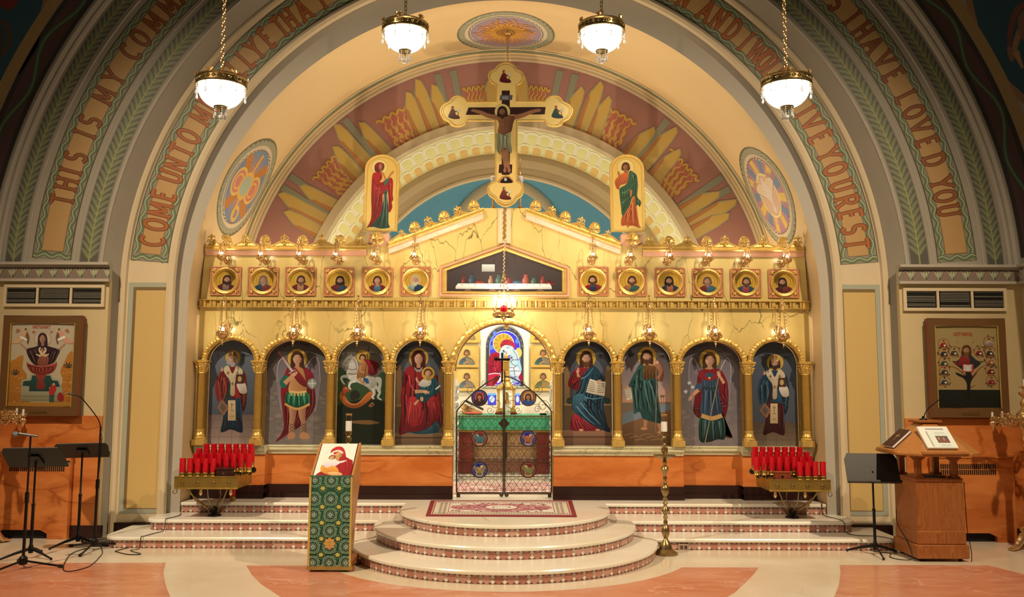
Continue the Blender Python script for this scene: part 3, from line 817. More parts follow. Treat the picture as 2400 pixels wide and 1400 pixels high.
# ---- steps
m_ra = mat('riser_dark', '7a4634', .35, var=.15, vscale=20)
def path_side(k):
    Y = (9.2, 9.6, 10.1)[k]; xl, xr = ((-4.22, 4.2), (-3.95, 3.9), (-3.74, 3.74))[k]
    r = (1.58, 1.39, 1.15)[k]; yc = (9.2, 9.46, 9.72)[k]; cx = .025; ce = .16
    P = []
    if k < 2:
        P.append((xl, 10.0)); 
        for i in range(7): a = pi + (pi / 2) * i / 6; P.append((xl + ce + ce * cos(a), Y + ce + ce * sin(a)))
    else: P.append((xl, Y))
    P.append((cx - r - .0, Y))
    for i in range(49):
        a = pi + pi * i / 48; P.append((cx + r * cos(a), yc + r * sin(a)))
    P.append((cx + r, Y))
    if k < 2:
        for i in range(7): a = -pi / 2 + (pi / 2) * i / 6; P.append((xr - ce + ce * cos(a), Y + ce + ce * sin(a)))
        P.append((xr, 10.0))
    else: P.append((xr, Y))
    out = [P[0]]
    for q in P[1:]:
        if hypot(q[0] - out[-1][0], q[1] - out[-1][1]) > 1e-4: out.append(q)
    return out
def offset(P, d):
    out = []
    for i, q in enumerate(P):
        a, b = P[max(i - 1, 0)], P[min(i + 1, len(P) - 1)]
        n1 = Vector((P[i][1] - a[1], -(P[i][0] - a[0]))); n2 = Vector((b[1] - P[i][1], -(b[0] - P[i][0])))
        n1 = n1.normalized() if n1.length > 1e-9 else n2.normalized(); n2 = n2.normalized() if n2.length > 1e-9 else n1
        m_ = n1 + n2; m_ = m_.normalized() if m_.length > 1e-6 else n1
        out.append((q[0] + m_.x * d / max(.5, m_.dot(n1)), q[1] + m_.y * d / max(.5, m_.dot(n1))))
    return out
steps = bpy.data.objects.new('floor_steps', None); COL.objects.link(steps); struct(steps, 'three marble steps with rounded centre and tiled risers', 'steps')
pr = Paint()
for k in range(3):
    P = path_side(k); z0, z1 = k * R1, (k + 1) * R1; back = [(P[-1][0], 10.15 if k < 2 else 10.16), (P[0][0], 10.15 if k < 2 else 10.16)]
    mb = MB(); th = .038; Q = P
    prof = [(0, z1 - th), (.016, z1 - th), (.026, z1 - th * .75), (.026, z1 - th * .3), (.018, z1), (0, z1)]
    rings = [[(x, y, z) for x, y in offset(P, d - .01)] + [(x, y, z) for x, y in back] for d, z in prof]
    mb.loft(rings, closed=True, caps=False)
    mb.add([(x, y, z1) for x, y in offset(P, -.01)] + [(x, y, z1) for x, y in back], [tuple(range(len(P) + 2))])
    mb.build('tread', m_step, steps, ang=25)
    mb = MB(); Pi = offset(P, -.012)
    n = len(Pi); mb.add([(x, y, z0) for x, y in Pi] + [(x, y, z1 - .02) for x, y in Pi], [(i, i + 1, n + i + 1, n + i) for i in range(n - 1)])
    mb.build('riser', m_ra, steps)
    # tiles along the riser
    Ln = [0]
    for a, b in zip(Pi, Pi[1:]): Ln.append(Ln[-1] + hypot(b[0] - a[0], b[1] - a[1]))
    def onpath(u):
        u = min(max(u, 0), Ln[-1] - 1e-6)
        lo = 0
        while Ln[lo + 1] < u: lo += 1
        t = (u - Ln[lo]) / (Ln[lo + 1] - Ln[lo]); a, b = Pi[lo], Pi[lo + 1]
        nx, ny = b[1] - a[1], -(b[0] - a[0]); l = hypot(nx, ny)
        return a[0] + (b[0] - a[0]) * t, a[1] + (b[1] - a[1]) * t, nx / l, ny / l
    p = Paint(); H = R1 - th; per = H * 1.30; cnt = int(Ln[-1] / per); per = Ln[-1] / cnt; rnd = random.Random(k)
    for i in range(cnt):
        u = per * (i + .5); hx = per * .5; c = rnd.choice(('c07e64', 'b8745a', 'c68a70', 'b26c54'))
        p.poly([(u - hx * .96, H * .5), (u - hx * .18, H * .03), (u + hx * .18, H * .03), (u + hx * .96, H * .5), (u + hx * .18, H * .97), (u - hx * .18, H * .97)], c)
    j0 = len(p.L)
    for i in range(cnt + 1):
        u = per * i; d = H * .25
        for vc, cc in ((H * .25, rnd.choice(('e0c4a4', 'd8b898', 'e6cdb0'))), (H * .75, rnd.choice(('c8a888', 'bb9a80', 'd0b294')))):
            p.poly([(u - d * 1.1, vc), (u, vc - d), (u + d * 1.1, vc), (u, vc + d)], cc)
    for q_ in range(len(p.L)):
        if q_ not in (0, j0): p.L[q_] = p.L[q_][:3] + ('same',)
    def fm(u, v, h, z0=z0):
        x, y, nx, ny = onpath(u); return Vector((x + nx * (.002 + h * 4), y + ny * (.002 + h * 4), z0 + .001 + v))
    p.build('riser_tiles', fm, PMG, steps)
# ---- upper corners: scroll border and murals
p = Paint(); Rm = 6.15
ubar(p, 6.0, 6.30, Rm, .06, pi - .06, '3c3028'); ubar(p, 6.05, 6.24, Rm, .06, pi - .06, '5a3a34')
wv = [(Rm * (.06 + (pi - .12) * i / 300), 6.15 + .07 * sin(i * .33)) for i in range(301)]
p.line(wv, .07, '3e4a34'); p.line(wv, .03, '66704c')
ubar(p, 6.31, 6.45, Rm, .06, pi - .06, 'a8804c')
struct(p.build('trim_19', arcmap(Rm, 9.796), PM), 'dark scroll border outside the great arch', 'painted band')
for sx, nm in ((-1, 'trim_20'), (1, 'trim_21')):
    p = Paint()
    f = lambda u, v: (lambda q: (q.x, q.z))(at(u, v, 9.8))
    if sx < 0:
        pts = [(-260, -200), (140, -200), (112, 20), (88, 110), (50, 170), (8, 205), (-60, 225), (-260, 240)]
    else:
        pts = [(2660, -200), (2262, -200), (2262, 0), (2278, 70), (2310, 140), (2350, 200), (2400, 245), (2660, 330)]
    p.poly([f(*q) for q in pts], '9a6d44')
    p.poly([f(q[0] + (14 if q[0] > 1200 else -12), q[1] - 10) for q in pts], '2f4c50')
    if sx < 0:
        p.blob([f(*q) for q in ((-20, -20), (10, 22), (38, 12), (45, -30))], '7a2a22'); p.ring(*f(-8, 90), .16, .22, .06, '5a4030')
        p.blob([f(*q) for q in ((-30, 60), (6, 70), (2, 130), (-30, 140))], '4a3a30')
    else:
        p.line([f(*q) for q in ((2420, 5), (2385, 22), (2368, 70), (2366, 118))], .09, '7a4632', .05, sm=4)
        p.line([f(*q) for q in ((2420, 40), (2388, 80), (2376, 122))], .12, 'a0714e', .05, sm=4)
        p.blob([f(*q) for q in ((2360, 110), (2376, 118), (2378, 140), (2366, 142))], '8a6048'); p.line([f(2380, 120), f(2396, 160)], .08, 'b07c50', .03)
        p.blob([f(*q) for q in ((2386, 40), (2420, 20), (2420, 100), (2394, 90))], '8a5a42')
    struct(p.build(nm, lambda u, v, h: Vector((u, 9.796 - h, v)), PM), 'dark turquoise mural in the upper %s corner' % ('left' if sx < 0 else 'right'), 'mural')
# ================================================================== THE ICON SCREEN
def gold_mat(name, col, rough=.28, metal=.85, var=.2, bump=.25, bscale=60):
    return mat(name, col, rough, metal, var=var, vscale=14, bump=bump, bscale=bscale)
m_gold = gold_mat('gilding', 'e8b45a', .34, .55, var=.25)
m_gold2 = gold_mat('old_gold', 'c08c3c', .36, .55, bscale=25)
m_rosegold = gold_mat('rose_gilding', 'd89858', .35, .55)
m_brass = mat('polished_brass', 'dca566', .2, .74, var=.12, vscale=20)
m_brassd = mat('aged_brass', '9a7a48', .3, .9, var=.25, vscale=12)
m_ymarble = marble('yellow_marble', 'd2aa5e', 'dcba70', '64562e', scale=2.1, width=.0085, rough=.25, warp=.75, keep=.36, stretch=(1.5, 1, .62), rot=(0, .4, 0))
m_sill = marble('veined_marble', 'dccb9c', 'd0b884', '3f4a34', scale=5., width=.02, rough=.22, warp=1.6, keep=.45, stretch=(.8, 1, 1.6))
m_pink = marble('pink_marble', 'd8946c', 'e0a680', 'b86a4a', scale=7, width=.03, rough=.3, warp=1.)
YF = 10.42
screen = thing('icon_screen', 'tall yellow marble icon screen with gilded columns and arches', 'icon screen', (0, YF, ZS))
def wp(mb, name, m, parent, **k):
    o = mb.build(name, m, parent, **k)
    w = Vector((0, 0, 0)); q = parent
    while q is not None: w += q.location; q = q.parent
    o.location = -w
    return o
BAYS = [(-3.632, -3.027), (-2.927, -2.153), (-2.053, -1.443), (-1.343, -.735), (.712, 1.325), (1.425, 2.049), (2.149, 2.907), (3.007, 3.60)]
COLX = [-3.668, -2.977, -2.103, -1.393, -.675, .652, 1.375, 2.099, 2.957, 3.65]
ZSILL = .989; ZSP = 1.985; ZTOP = 2.27
def ell_arc(x0, x1, zs, zt, n=28):
    c, rx = (x0 + x1) / 2, (x1 - x0) / 2
    return [(c - rx * cos(pi * i / n), zs + (zt - zs) * sin(pi * i / n)) for i in range(n + 1)]
mb = MB()
ops = BAYS[:4] + [(-.612, .590)] + BAYS[4:]
edges = [-3.735] + [(a[1] + b[0]) / 2 for a, b in zip(ops, ops[1:])] + [3.725]
for (x0, x1), xa, xb in zip(ops, edges, edges[1:]):
    gate = x0 == -.612
    zs, zt, zb_ = (1.89, 2.485, ZS) if gate else (ZSP, ZTOP, ZSILL)
    zm = 2.62
    arc = ell_arc(x0, x1, zs, zt)
    q = lambda pts: mb.add([(x, YF, z) for x, z in pts], [tuple(range(len(pts)))])
    q([(xa, ZSILL), (x0, ZSILL), (x0, zs), (xa, zs)]); q([(x1, ZSILL), (xb, ZSILL), (xb, zs), (x1, zs)])
    q([(xa, zs), (x0, zs), (x0, zm), (xa, zm)]); q([(x1, zs), (xb, zs), (xb, zm), (x1, zm)])
    for a, b in zip(arc, arc[1:]): q([a, b, (b[0], zm), (a[0], zm)])
    if gate:
        path = [(x0, zb_)] + arc + [(x1, zb_)]
        strip(mb, path, YF, path, YF + .16)
mb.prism([(-3.735, 2.62), (3.725, 2.62), (3.70, 3.31), (1.69, 3.31), (1.69, 3.425), (1.43, 3.425), (1.43, 3.335), (.262, 3.775), (.262, 3.905), (-.266, 3.905), (-.266, 3.775), (-1.43, 3.335), (-1.43, 3.425), (-1.69, 3.425), (-1.69, 3.31), (-3.70, 3.31)], YF, YF + .16)
wp(mb, 'marble_wall', m_ymarble, screen, smooth=False)
secs = [(-3.735, -2.885, .03), (-2.885, -2.17, .16), (-2.17, -.617, 0), (.595, 2.163, 0), (2.163, 2.881, .16), (2.881, 3.725, .03)]
for nm, z0, z1, out, m in (('dado', .508, .877, 0, m_orange), ('plinth', ZS, .508, .035, m_mahog)):
    for a, b, d in secs:
        mb = MB(); mb.box(a, b, YF + d - out, YF + .2, z0, z1)
        if nm == 'plinth': mb.box(a, b, YF + d - out - .015, YF + .2, z0, z0 + .06); mb.box(a, b, YF + d - out * .4, YF + .2, z1 - .03, z1 + .004)
        wp(mb, nm, m, screen, smooth=False)
for a, b, d in secs:
    mb = MB(); y = YF + d
    prof = [(y, .877), (y - .02, .88), (y - .025, .90), (y - .045, .925), (y - .055, .93), (y - .055, .965), (y - .065, .97), (y - .065, ZSILL), (y + .2, ZSILL)]
    mb.loft([[(x, yy_, zz) for yy_, zz in prof] for x in (a, b)], closed=False, caps=False)
    for x in (a, b): mb.add([(x, yy_, zz) for yy_, zz in prof], [tuple(range(len(prof)))])
    wp(mb, 'sill', m_sill, screen, smooth=False)
# recessed reveals of the picture niches
for x0, x1 in BAYS:
    mb = MB(); path = [(x0, ZSILL)] + ell_arc(x0, x1, ZSP, ZTOP) + [(x1, ZSILL)]
    strip(mb, path, YF - .01, path, YF + .117)
    wp(mb, 'niche_reveal', m_gold2, screen)
# columns
def column():
    s = MB(); r = .045
    s.lathe([(r, .17), (r * 1.04, .5), (r * .98, .95), (r * .94, ZSP - ZSILL - .115)], 16)
    sh = s.build('column', m_gold2, screen)
    b = MB(); b.bbox(-.075, .075, -.07, .07, 0, .075, .006); b.lathe([(.07, .075), (.074, .09), (.06, .105), (.054, .11), (.06, .125), (.05, .14), (.047, .165), (.052, .17), (.052, .185), (.045, .19)], 16)
    b.build('column_base', m_gold, sh)
    c = MB(); zt = ZSP - ZSILL
    c.lathe([(.045, zt - .135), (.054, zt - .13), (.05, zt - .12), (.052, zt - .07), (.068, zt - .02), (.07, zt - .005)], 16)
    for k in range(8):
        a = 2 * pi * k / 8
        c.tube([(.05 * cos(a), .05 * sin(a), zt - .115), (.062 * cos(a), .062 * sin(a), zt - .08), (.066 * cos(a), .066 * sin(a), zt - .06), (.085 * cos(a), .085 * sin(a), zt - .05)], [.012, .014, .012, .005], 6)
        if k % 2: c.tube(spiral((.074 * cos(a), .074 * sin(a), zt - .022), .016, .004, 0, 1.2, 10, ax=(cos(a), sin(a), 0)), .006, 5)
    c.bbox(-.085, .085, -.075, .075, zt - .005, zt + .025, .006)
    c.build('capital', m_gold, sh)
    return sh
col0 = column()
for i, x in enumerate(COLX):
    c = col0
    if i:
        c = col0.copy(); COL.objects.link(c); c.parent = screen
        for g in list(col0.children):
            d = g.copy(); COL.objects.link(d); d.parent = c
    c.location = (x, -.025, ZSILL - ZS)
# arch mouldings: ornate outer rope, plain inner bead
def arch_mould(x0, x1, zs, zt, name, r=.030):
    mb = MB(); path = []
    e = r * .7
    pts = ell_arc(x0 - e, x1 + e, zs + .02, zt + e, 90)
    rr = [r * (1 + .16 * sin(i * 1.75) + .1 * sin(i * .83 + 1)) for i in range(len(pts))]
    mb.tube([(x, YF - .015, z) for x, z in pts], rr, 8)
    for i in range(2, len(pts) - 2, 3):       # leaf curls along the rope
        x, z = pts[i]; a = atan2(z - zs, x - (x0 + x1) / 2)
        mb.ball((x + .012 * cos(a) * (1 if i % 2 else -1), YF - .037, z + .012 * sin(a) * (1 if i % 2 else -1)), .011, 6, sc=(1.3, .8, 1))
    mb.tube([(x, YF - .02, z) for x, z in ell_arc(x0 + .004, x1 - .004, zs, zt - .004, 60)], .011, 6)
    return wp(mb, name, m_gold, screen)
for x0, x1 in BAYS: arch_mould(x0, x1, ZSP, ZTOP, 'arch_moulding')
arch_mould(-.612, .590, 1.89, 2.485, 'gate_arch_moulding', .034)
mb = MB()
mb.tube([(x, YF + .02, z) for x, z in ell_arc(-.60, .578, 1.89, 2.472, 60)], .016, 6)
wp(mb, 'gate_arch_bead', mat('umber_bead', '7a5238', .4), screen)
# ribbed band
mb = MB(); nrib = 180
for i in range(nrib):
    x0 = -3.735 + 7.46 * i / nrib; x1 = x0 + 7.46 / nrib
    d = (.05, .05, .028)[i % 3]
    if i % 3 == 0: mb.lathe([(.016, 2.669), (.017, 2.743)], 8, o=((x0 + x1) / 2, YF - .03, 0))
    else: mb.box(x0, x1, YF - d + .012, YF, 2.668, 2.744)
mb.box(-3.735, 3.725, YF - .055, YF, 2.744, 2.752); mb.box(-3.735, 3.725, YF - .05, YF, 2.658, 2.666)
wp(mb, 'ribbed_band', m_gold, screen)
# cornices
def run(mb, a, b, prof, m=0):
    """profile (out, up) carried from a to b in the XZ plane"""
    (xa, za), (xb, zb_) = a, b
    mb.loft([[(xa, YF - o, za + u) for o, u in prof], [(xb, YF - o, zb_ + u) for o, u in prof]], m=m)
pink = [(-.02, 0), (.03, 0), (.035, .01), (.055, .045), (.07, .06), (-.02, .06)]
gold = [(-.02, .06), (.075, .06), (.08, .075), (.06, .09), (.06, .105), (.07, .118), (-.02, .118)]
for nm, prof, m in (('pink_cornice', pink, m_pink), ('gilt_cornice', gold, m_gold)):
    mb = MB()
    run(mb, (-3.675, 3.300), (-1.70, 3.300), prof); run(mb, (1.70, 3.300), (3.675, 3.300), prof)
    run(mb, (-1.425, 3.325), (-.266, 3.762), [(o, u * 1.15) for o, u in prof]); run(mb, (.262, 3.762), (1.425, 3.325), [(o, u * 1.15) for o, u in prof])
    wp(mb, nm, m, screen, smooth=False)
mb = MB()
for x in (-1.555, 1.565): mb.box(x - .13, x + .13, YF - .02, YF + .14, 3.425, 3.575)
wp(mb, 'pink_block', m_pink, screen, smooth=False)
mb = MB(); mb.box(-.072, .068, YF - .022, YF, 3.462, 3.902); 
for x in (-.075, .071): mb.tube([(x, YF - .02, 3.465), (x, YF - .02, 3.902)], .010, 6)
wp(mb, 'centre_strip', m_cream, screen, smooth=False)
mb = MB(); rnd = random.Random(3)
for i in range(30):
    z = 3.885 - i * .013
    mb.ball((-.002 + .012 * sin(i * 1.3), YF - .034, z), .010 + .004 * rnd.random(), 6, sc=(1.2, .7, 1))
wp(mb, 'carved_vine', m_gold2, screen)
# cresting ornaments
def palmette():
    mb = MB()
    for k in range(7):
        a = radians(-72 + 24 * k); l = .075 * (1 - .05 * abs(k - 3)); c = Vector((0, -.01, .055))
        tip = c + Vector((l * sin(a), -.022, l * cos(a)))
        mb.tube([c, c + (tip - c) * .35 + Vector((0, -.012, 0)), c + (tip - c) * .8 + Vector((0, -.008, 0)), tip], [.006, .012, .0165, .007], 7)
    mb.ball((0, .006, .095), .044, 12, sc=(.95, .3, 1.0))
    for s in (-1, 1):
        mb.tube(spiral((s * .043, -.016, .036), .030, .006, pi if s > 0 else 0, 1.25 * s, 18), [.011 - .005 * i / 18 for i in range(19)], 7)
        mb.ball((s * .043, -.022, .036), .010, 7)
        mb.tube([(s * .018, -.02, .07), (s * .05, -.028, .055), (s * .066, -.022, .075)], [.010, .013, .005], 6)
    mb.ball((0, -.02, .05), .016, 8); mb.ball((0, -.02, .018), .015, 8, sc=(1, 1, 1.3)); mb.box(-.03, .03, -.015, .02, 0, .012)
    return mb
def fleuron():
    mb = MB(); z = .02
    mb.tube([(0, -.015, z + .045), (0, -.02, z + .07), (0, -.02, z + .095), (0, -.018, z + .115)], [.006, .016, .015, .003], 7)
    for s in (-1, 1):
        mb.tube([(0, -.018, z + .048), (s * .016, -.022, z + .075), (s * .034, -.022, z + .082), (s * .046, -.018, z + .066), (s * .04, -.018, z + .056)], [.007, .011, .011, .008, .005], 7)
        mb.tube(spiral((s * .036, -.016, z + .02), .024, .005, pi if s > 0 else 0, -1.2 * s, 16), [.009 - .004 * i / 16 for i in range(17)], 6)
        mb.tube([(0, -.02, z - .005), (s * .014, -.022, z + .01), (s * .012, -.02, z + .03), (0, -.018, z + .045)], .007, 6)
    for s in (-1, 0, 1): mb.tube([(0, -.02, z - .002), (s * .015, -.022, z - .022)], [.008, .004], 6)
    mb.ball((0, -.022, z + .048), .012, 7)
    return mb
pal = palmette().build('palmette', m_gold, screen); fle = fleuron().build('fleuron', m_gold, screen)
def put(src, x, z, rot=0., sc=1., first=[True, True], y=-.045):
    i = 0 if src is pal else 1
    o = src if first[i] else cpart(src, screen, (0, 0, 0)); first[i] = False
    o.location = (x, y, z - ZS); o.rotation_euler = (0, rot, 0); o.scale = (sc,) * 3
ZC = 3.418
for x in (-3.414, -2.94, -2.481, -2.017): put(pal, x, ZC); put(pal, -x + .0, ZC)
for x in (-3.60, -3.177, -2.703, -2.244, -1.78): put(fle, x, ZC + .01); put(fle, -x, ZC + .01)
for x in (-1.555, 1.565): put(pal, x, 3.43, 0, 1.15, y=-.10)
def slope(x): return 3.325 + (abs(x) - 1.425) * (3.762 - 3.325) / (.264 - 1.425) + .135
for x in (-1.10, -.74, -.375): put(pal, x, slope(x), -radians(4), 1.05); put(pal, -x, slope(x), radians(4), 1.05)
for x in (-1.255, -.92, -.56): put(fle, x, slope(x) + .01, -radians(16), .7 if x < -1 else 1); put(fle, -x, slope(x) + .01, radians(16), .7 if x < -1 else 1)
mb = MB()      # low curved ramps between the ornaments
def ramp(xc, w, h, base):
    n = 12; up = [(xc + w * (i / n * 2 - 1), h * max(0, (.5 + .5 * cos(pi * (i / n * 2 - 1)))) ** .8) for i in range(n + 1)]
    mb.loft([[(x, y, base(x) + (z if k else 0)) for x, z in up] for k, y in ((0, YF - .055), (1, YF - .05), (1, YF - .01), (0, YF))], closed=False, caps=False)
    mb.tube([(x, YF - .052, base(x) + z + .002) for x, z in up], .011, 6)
for x in (-3.57, -3.177, -2.703, -2.244, -1.80):
    for s in (1, -1): mb = MB(); ramp(s * x, .17 if x > -3.5 else .08, .055, lambda q: ZC); wp(mb, 'crest_ramp', m_gold, screen)
for x in (-1.29, -.92, -.56):
    for s in (1, -1): mb = MB(); ramp(s * x, .14, .045, lambda q: slope(q)); wp(mb, 'crest_ramp', m_gold, screen)

# ------------------------------------------------------------------ painted icons
def head(p, x, y, w, h, skin='c29272', hair='3a2416', beard=None, cap=None, hairlen=.75, look=0., hood=None, dark='7a4a38'):
    """face seen nearly from the front; look shifts the features sideways"""
    au, p.auto = p.auto, False
    if hood: p.blob([(x - w * .78, y + h * .75), (x - w * .82, y), (x - w * .6, y - h * .6), (x, y - h * .82), (x + w * .6, y - h * .6), (x + w * .82, y), (x + w * .78, y + h * .75), (x, y + h * 1.0)], hood)
    elif hair: p.blob([(x - w * .72, y + h * hairlen), (x - w * .78, y), (x - w * .55, y - h * .55), (x, y - h * .74), (x + w * .55, y - h * .55), (x + w * .78, y), (x + w * .72, y + h * hairlen), (x, y + h * .5)], hair)
    p.rect(x - w * .24, y + h * .2, x + w * .24, y + h * .78, mixh(skin, dark, .35))
    p.blob([(x - w * .48, y - h * .2), (x, y - h * .56), (x + w * .48, y - h * .2), (x + w * .42, y + h * .22), (x, y + h * .54), (x - w * .42, y + h * .22)], skin, mixh(skin, dark, .55), d=(1, .3)); p.blob([(x + w * .46, y - h * .2), (x + w * .40, y + h * .22), (x + w * .12, y + h * .5), (x + w * .26, y + h * .16), (x + w * .22, y - h * .1), (x + w * .3, y - h * .34)], mixh(skin, dark, .6), mixh(skin, dark, .75))
    if hair and not hood: p.blob([(x - w * .5, y - h * .1), (x - w * .42, y - h * .42), (x, y - h * .6), (x + w * .42, y - h * .42), (x + w * .5, y - h * .1), (x + w * .3, y - h * .34), (x, y - h * .42), (x - w * .3, y - h * .34)], hair)
    if beard:
        p.blob([(x - w * .44, y + h * .08), (x - w * .2, y + h * .24), (x + look * w, y + h * .2), (x + w * .2, y + h * .24), (x + w * .44, y + h * .08), (x + w * .34, y + h * .52), (x, y + h * .8), (x - w * .34, y + h * .52)], beard)
    e = look * w
    for s in (-1, 1):
        ex = x + s * w * .2 + e
        p.line([(ex - w * .12, y - h * .12), (ex, y - h * .155), (ex + w * .12, y - h * .12)], h * .035, dark)
        p.ell(ex, y - h * .06, w * .095, h * .038, 'e8d8c0', n=8); p.ell(ex, y - h * .06, w * .045, h * .04, '20140e', n=8)
    p.line([(x + e * 1.2 + w * .03, y - h * .08), (x + e * 1.3 + w * .07, y + h * .12), (x + e * 1.2 - w * .05, y + h * .13)], w * .05, mixh(skin, dark, .7))
    p.line([(x + e - w * .11, y + h * .24), (x + e, y + h * .235), (x + e + w * .11, y + h * .24)], h * .04, '8a3c34')
    p.auto = au
    if cap: p.blob([(x - w * .5, y - h * .22), (x - w * .55, y - h * .8), (x, y - h * .98), (x + w * .55, y - h * .8), (x + w * .5, y - h * .22), (x, y - h * .34)], cap, k=3); p.line([(x - w * .5, y - h * .28), (x, y - h * .38), (x + w * .5, y - h * .28)], h * .07, 'd8b878'); p.line([(x, y - h * .9), (x, y - h * .4)], w * .07, 'd8b878')
def mixh(a, b, t):
    va = [int(a[i:i + 2], 16) for i in (0, 2, 4)]; vb = [int(b[i:i + 2], 16) for i in (0, 2, 4)]
    return '%02x%02x%02x' % tuple(int(x + (y - x) * t) for x, y in zip(va, vb))
def halo(p, x, y, r, col='d8a23c'): p.auto = True; p.ell(x, y, r * 1.04, r * 1.04, '4a3418', n=30); p.ell(x, y, r, r, col, mixh(col, 'f0d078', .35), a=.45, n=30)
def folds(p, lst, w, col):
    for pts in lst: p.line(pts, w, col, w * .25, sm=3)
def hand(p, x, y, r, skin='c29272', a=0.):
    p.ell(x, y, r, r * .75, skin, n=10, rot=a)
    for k in range(4): p.line([(x + r * .3 * cos(a), y + r * .3 * sin(a)), (x + r * 1.7 * cos(a + (k - 1.5) * .22), y + r * 1.7 * sin(a + (k - 1.5) * .22))], r * .36, skin, r * .2)
    p.line([(x, y), (x + r * 1.1 * cos(a + 1.1), y + r * 1.1 * sin(a + 1.1))], r * .36, skin, r * .2)
    p.line([(x + r * .4 * cos(a), y + r * .4 * sin(a)), (x + r * 1.5 * cos(a), y + r * 1.5 * sin(a))], r * .08, mixh(skin, '50281c', .6))
def bg_hall(p, x0, y0, x1, y1, yf, top='3a3c40', mid='6a6e74', floor='94786a'):
    p.rect(x0, y0, x1, y1, top); c = (x0 + x1) / 2; w = (x1 - x0)
    p.blob([(c - w * .47, yf), (c - w * .46, y0 + (yf - y0) * .35), (c - w * .25, y0 + (yf - y0) * .12), (c, y0 + (yf - y0) * .07), (c + w * .25, y0 + (yf - y0) * .12), (c + w * .46, y0 + (yf - y0) * .35), (c + w * .47, yf)], mid, '44464c')
    p.rect(x0, yf, x1, y1, mixh(floor, '201812', .3), floor)
    for k in range(-4, 5): p.line([(c + k * w * .14, yf), (c + k * w * .26, y1)], w * .005, mixh(floor, '201812', .5))
    for t in (.18, .42, .72): p.line([(x0, yf + (y1 - yf) * t), (x1, yf + (y1 - yf) * t)], w * .005, mixh(floor, '201812', .5))
def bg_cloud(p, x0, y0, x1, y1, c1='524c4a', c2='8a7666'):
    p.rect(x0, y0, x1, y1, c1, mixh(c1, c2, .7)); rnd = random.Random(int(x0))
    for i in range(60):
        t = rnd.random(); y = y0 + (y1 - y0) * (.5 + .5 * t); x = x0 + (x1 - x0) * rnd.random(); r = (x1 - x0) * (.05 + .09 * rnd.random())
        p.ell(x, y, r, r * .55, mixh(c1, c2, .5 + .5 * rnd.random()), mixh(c1, c2, .1 + .6 * ((y - y0) / (y1 - y0) - .3)), n=16)
def bishop(p, cx, cy, S, phel, robe, beard, mitre, hem):
    """standing bishop: vestment, stole, book on a cloth; S = figure height from halo centre to feet"""
    f = lambda u, v: (cx + u * S, cy + v * S); P_ = lambda l: [f(*q) for q in l]
    p.blob(P_([(-.13, .82), (-.10, .5), (.1, .5), (.13, .8), (.14, .99), (.08, 1.0), (-.02, .96), (-.16, 1.0)]), hem, mixh(hem, '000000', .45))
    p.blob(P_([(-.16, .16), (-.22, .26), (-.24, .42), (-.2, .58), (-.15, .52), (-.12, .6), (-.04, .5), (0, .55), (.1, .5), (.14, .72), (.19, .6), (.2, .34), (.16, .16), (.06, .1), (-.07, .1)]), phel, mixh(phel, '000000', .5), d=(1, .3))
    p.blob(P_([(-.10, .2), (-.06, .36), (-.12, .56), (-.06, .52), (.0, .42)]), robe); p.blob(P_([(.02, .4), (.06, .36), (.1, .5), (.04, .53)]), phel)
    folds(p, [P_([(-.19, .3), (-.18, .44), (-.17, .55)]), P_([(-.13, .25), (-.09, .4), (-.13, .58)]), P_([(.15, .3), (.16, .5), (.15, .65)])], .014 * S, mixh(phel, 'e0a070', .35))
    folds(p, [P_([(-.15, .3), (-.14, .45), (-.15, .57)]), P_([(.12, .25), (.13, .45), (.12, .6)]), P_([(-.08, .8), (-.07, .9), (-.11, .98)]), P_([(.09, .8), (.1, .9), (.09, .98)])], .018 * S, mixh(phel, '000000', .55))
    p.blob(P_([(-.12, .12), (-.06, .08), (0, .19), (.06, .08), (.13, .13), (.14, .2), (.04, .3), (.03, .48), (-.03, .48), (-.03, .3), (-.10, .2)]), 'c4ae8c', '9c8464')
    for u, v in ((-.06, .18), (.07, .18), (0, .33)): p.line(P_([(u - .02, v), (u + .02, v)]), .012 * S, '6a4a30'); p.line(P_([(u, v - .025), (u, v + .025)]), .012 * S, '6a4a30')
    p.poly(P_([(-.06, .56), (.04, .56), (.045, .84), (-.065, .84)]), 'c0a478', 'a88a60')
    for v in (.62, .7, .78): p.line(P_([(-.03, v), (.02, v)]), .010 * S, '7a5a34')
    p.line(P_([(-.01, .59), (-.01, .68)]), .010 * S, '7a5a34')
    p.poly(P_([(-.14, .55), (-.05, .66), (-.12, .77), (-.21, .66)]), '8a5a34'); p.poly(P_([(-.138, .59), (-.08, .66), (-.125, .73), (-.18, .66)]), '5a4a44')
    p.blob(P_([(.06, .33), (.17, .32), (.2, .44), (.16, .47), (.1, .45)]), 'd4c2ac', 'a8907c'); p.poly(P_([(.05, .2), (.15, .2), (.16, .33), (.04, .33)]), '4a2a20'); p.ell(*f(.1, .265), .028 * S, .04 * S, 'b8905c')
    p.line(P_([(-.1, .24), (-.145, .17)]), .05 * S, mixh(phel, '000000', .2)); hand(p, *f(-.145, .14), .022 * S, a=-1.5)
    head(p, cx, cy, .10 * S, .125 * S, beard=beard, hair=beard, cap=mitre, hairlen=.5)
def seated(p, cx, cy, S, c1, c2, hem):
    """seated figure in wide robes; origin at the face"""
    f = lambda u, v: (cx + u * S, cy + v * S); P_ = lambda l: [f(*q) for q in l]
    return f, P_
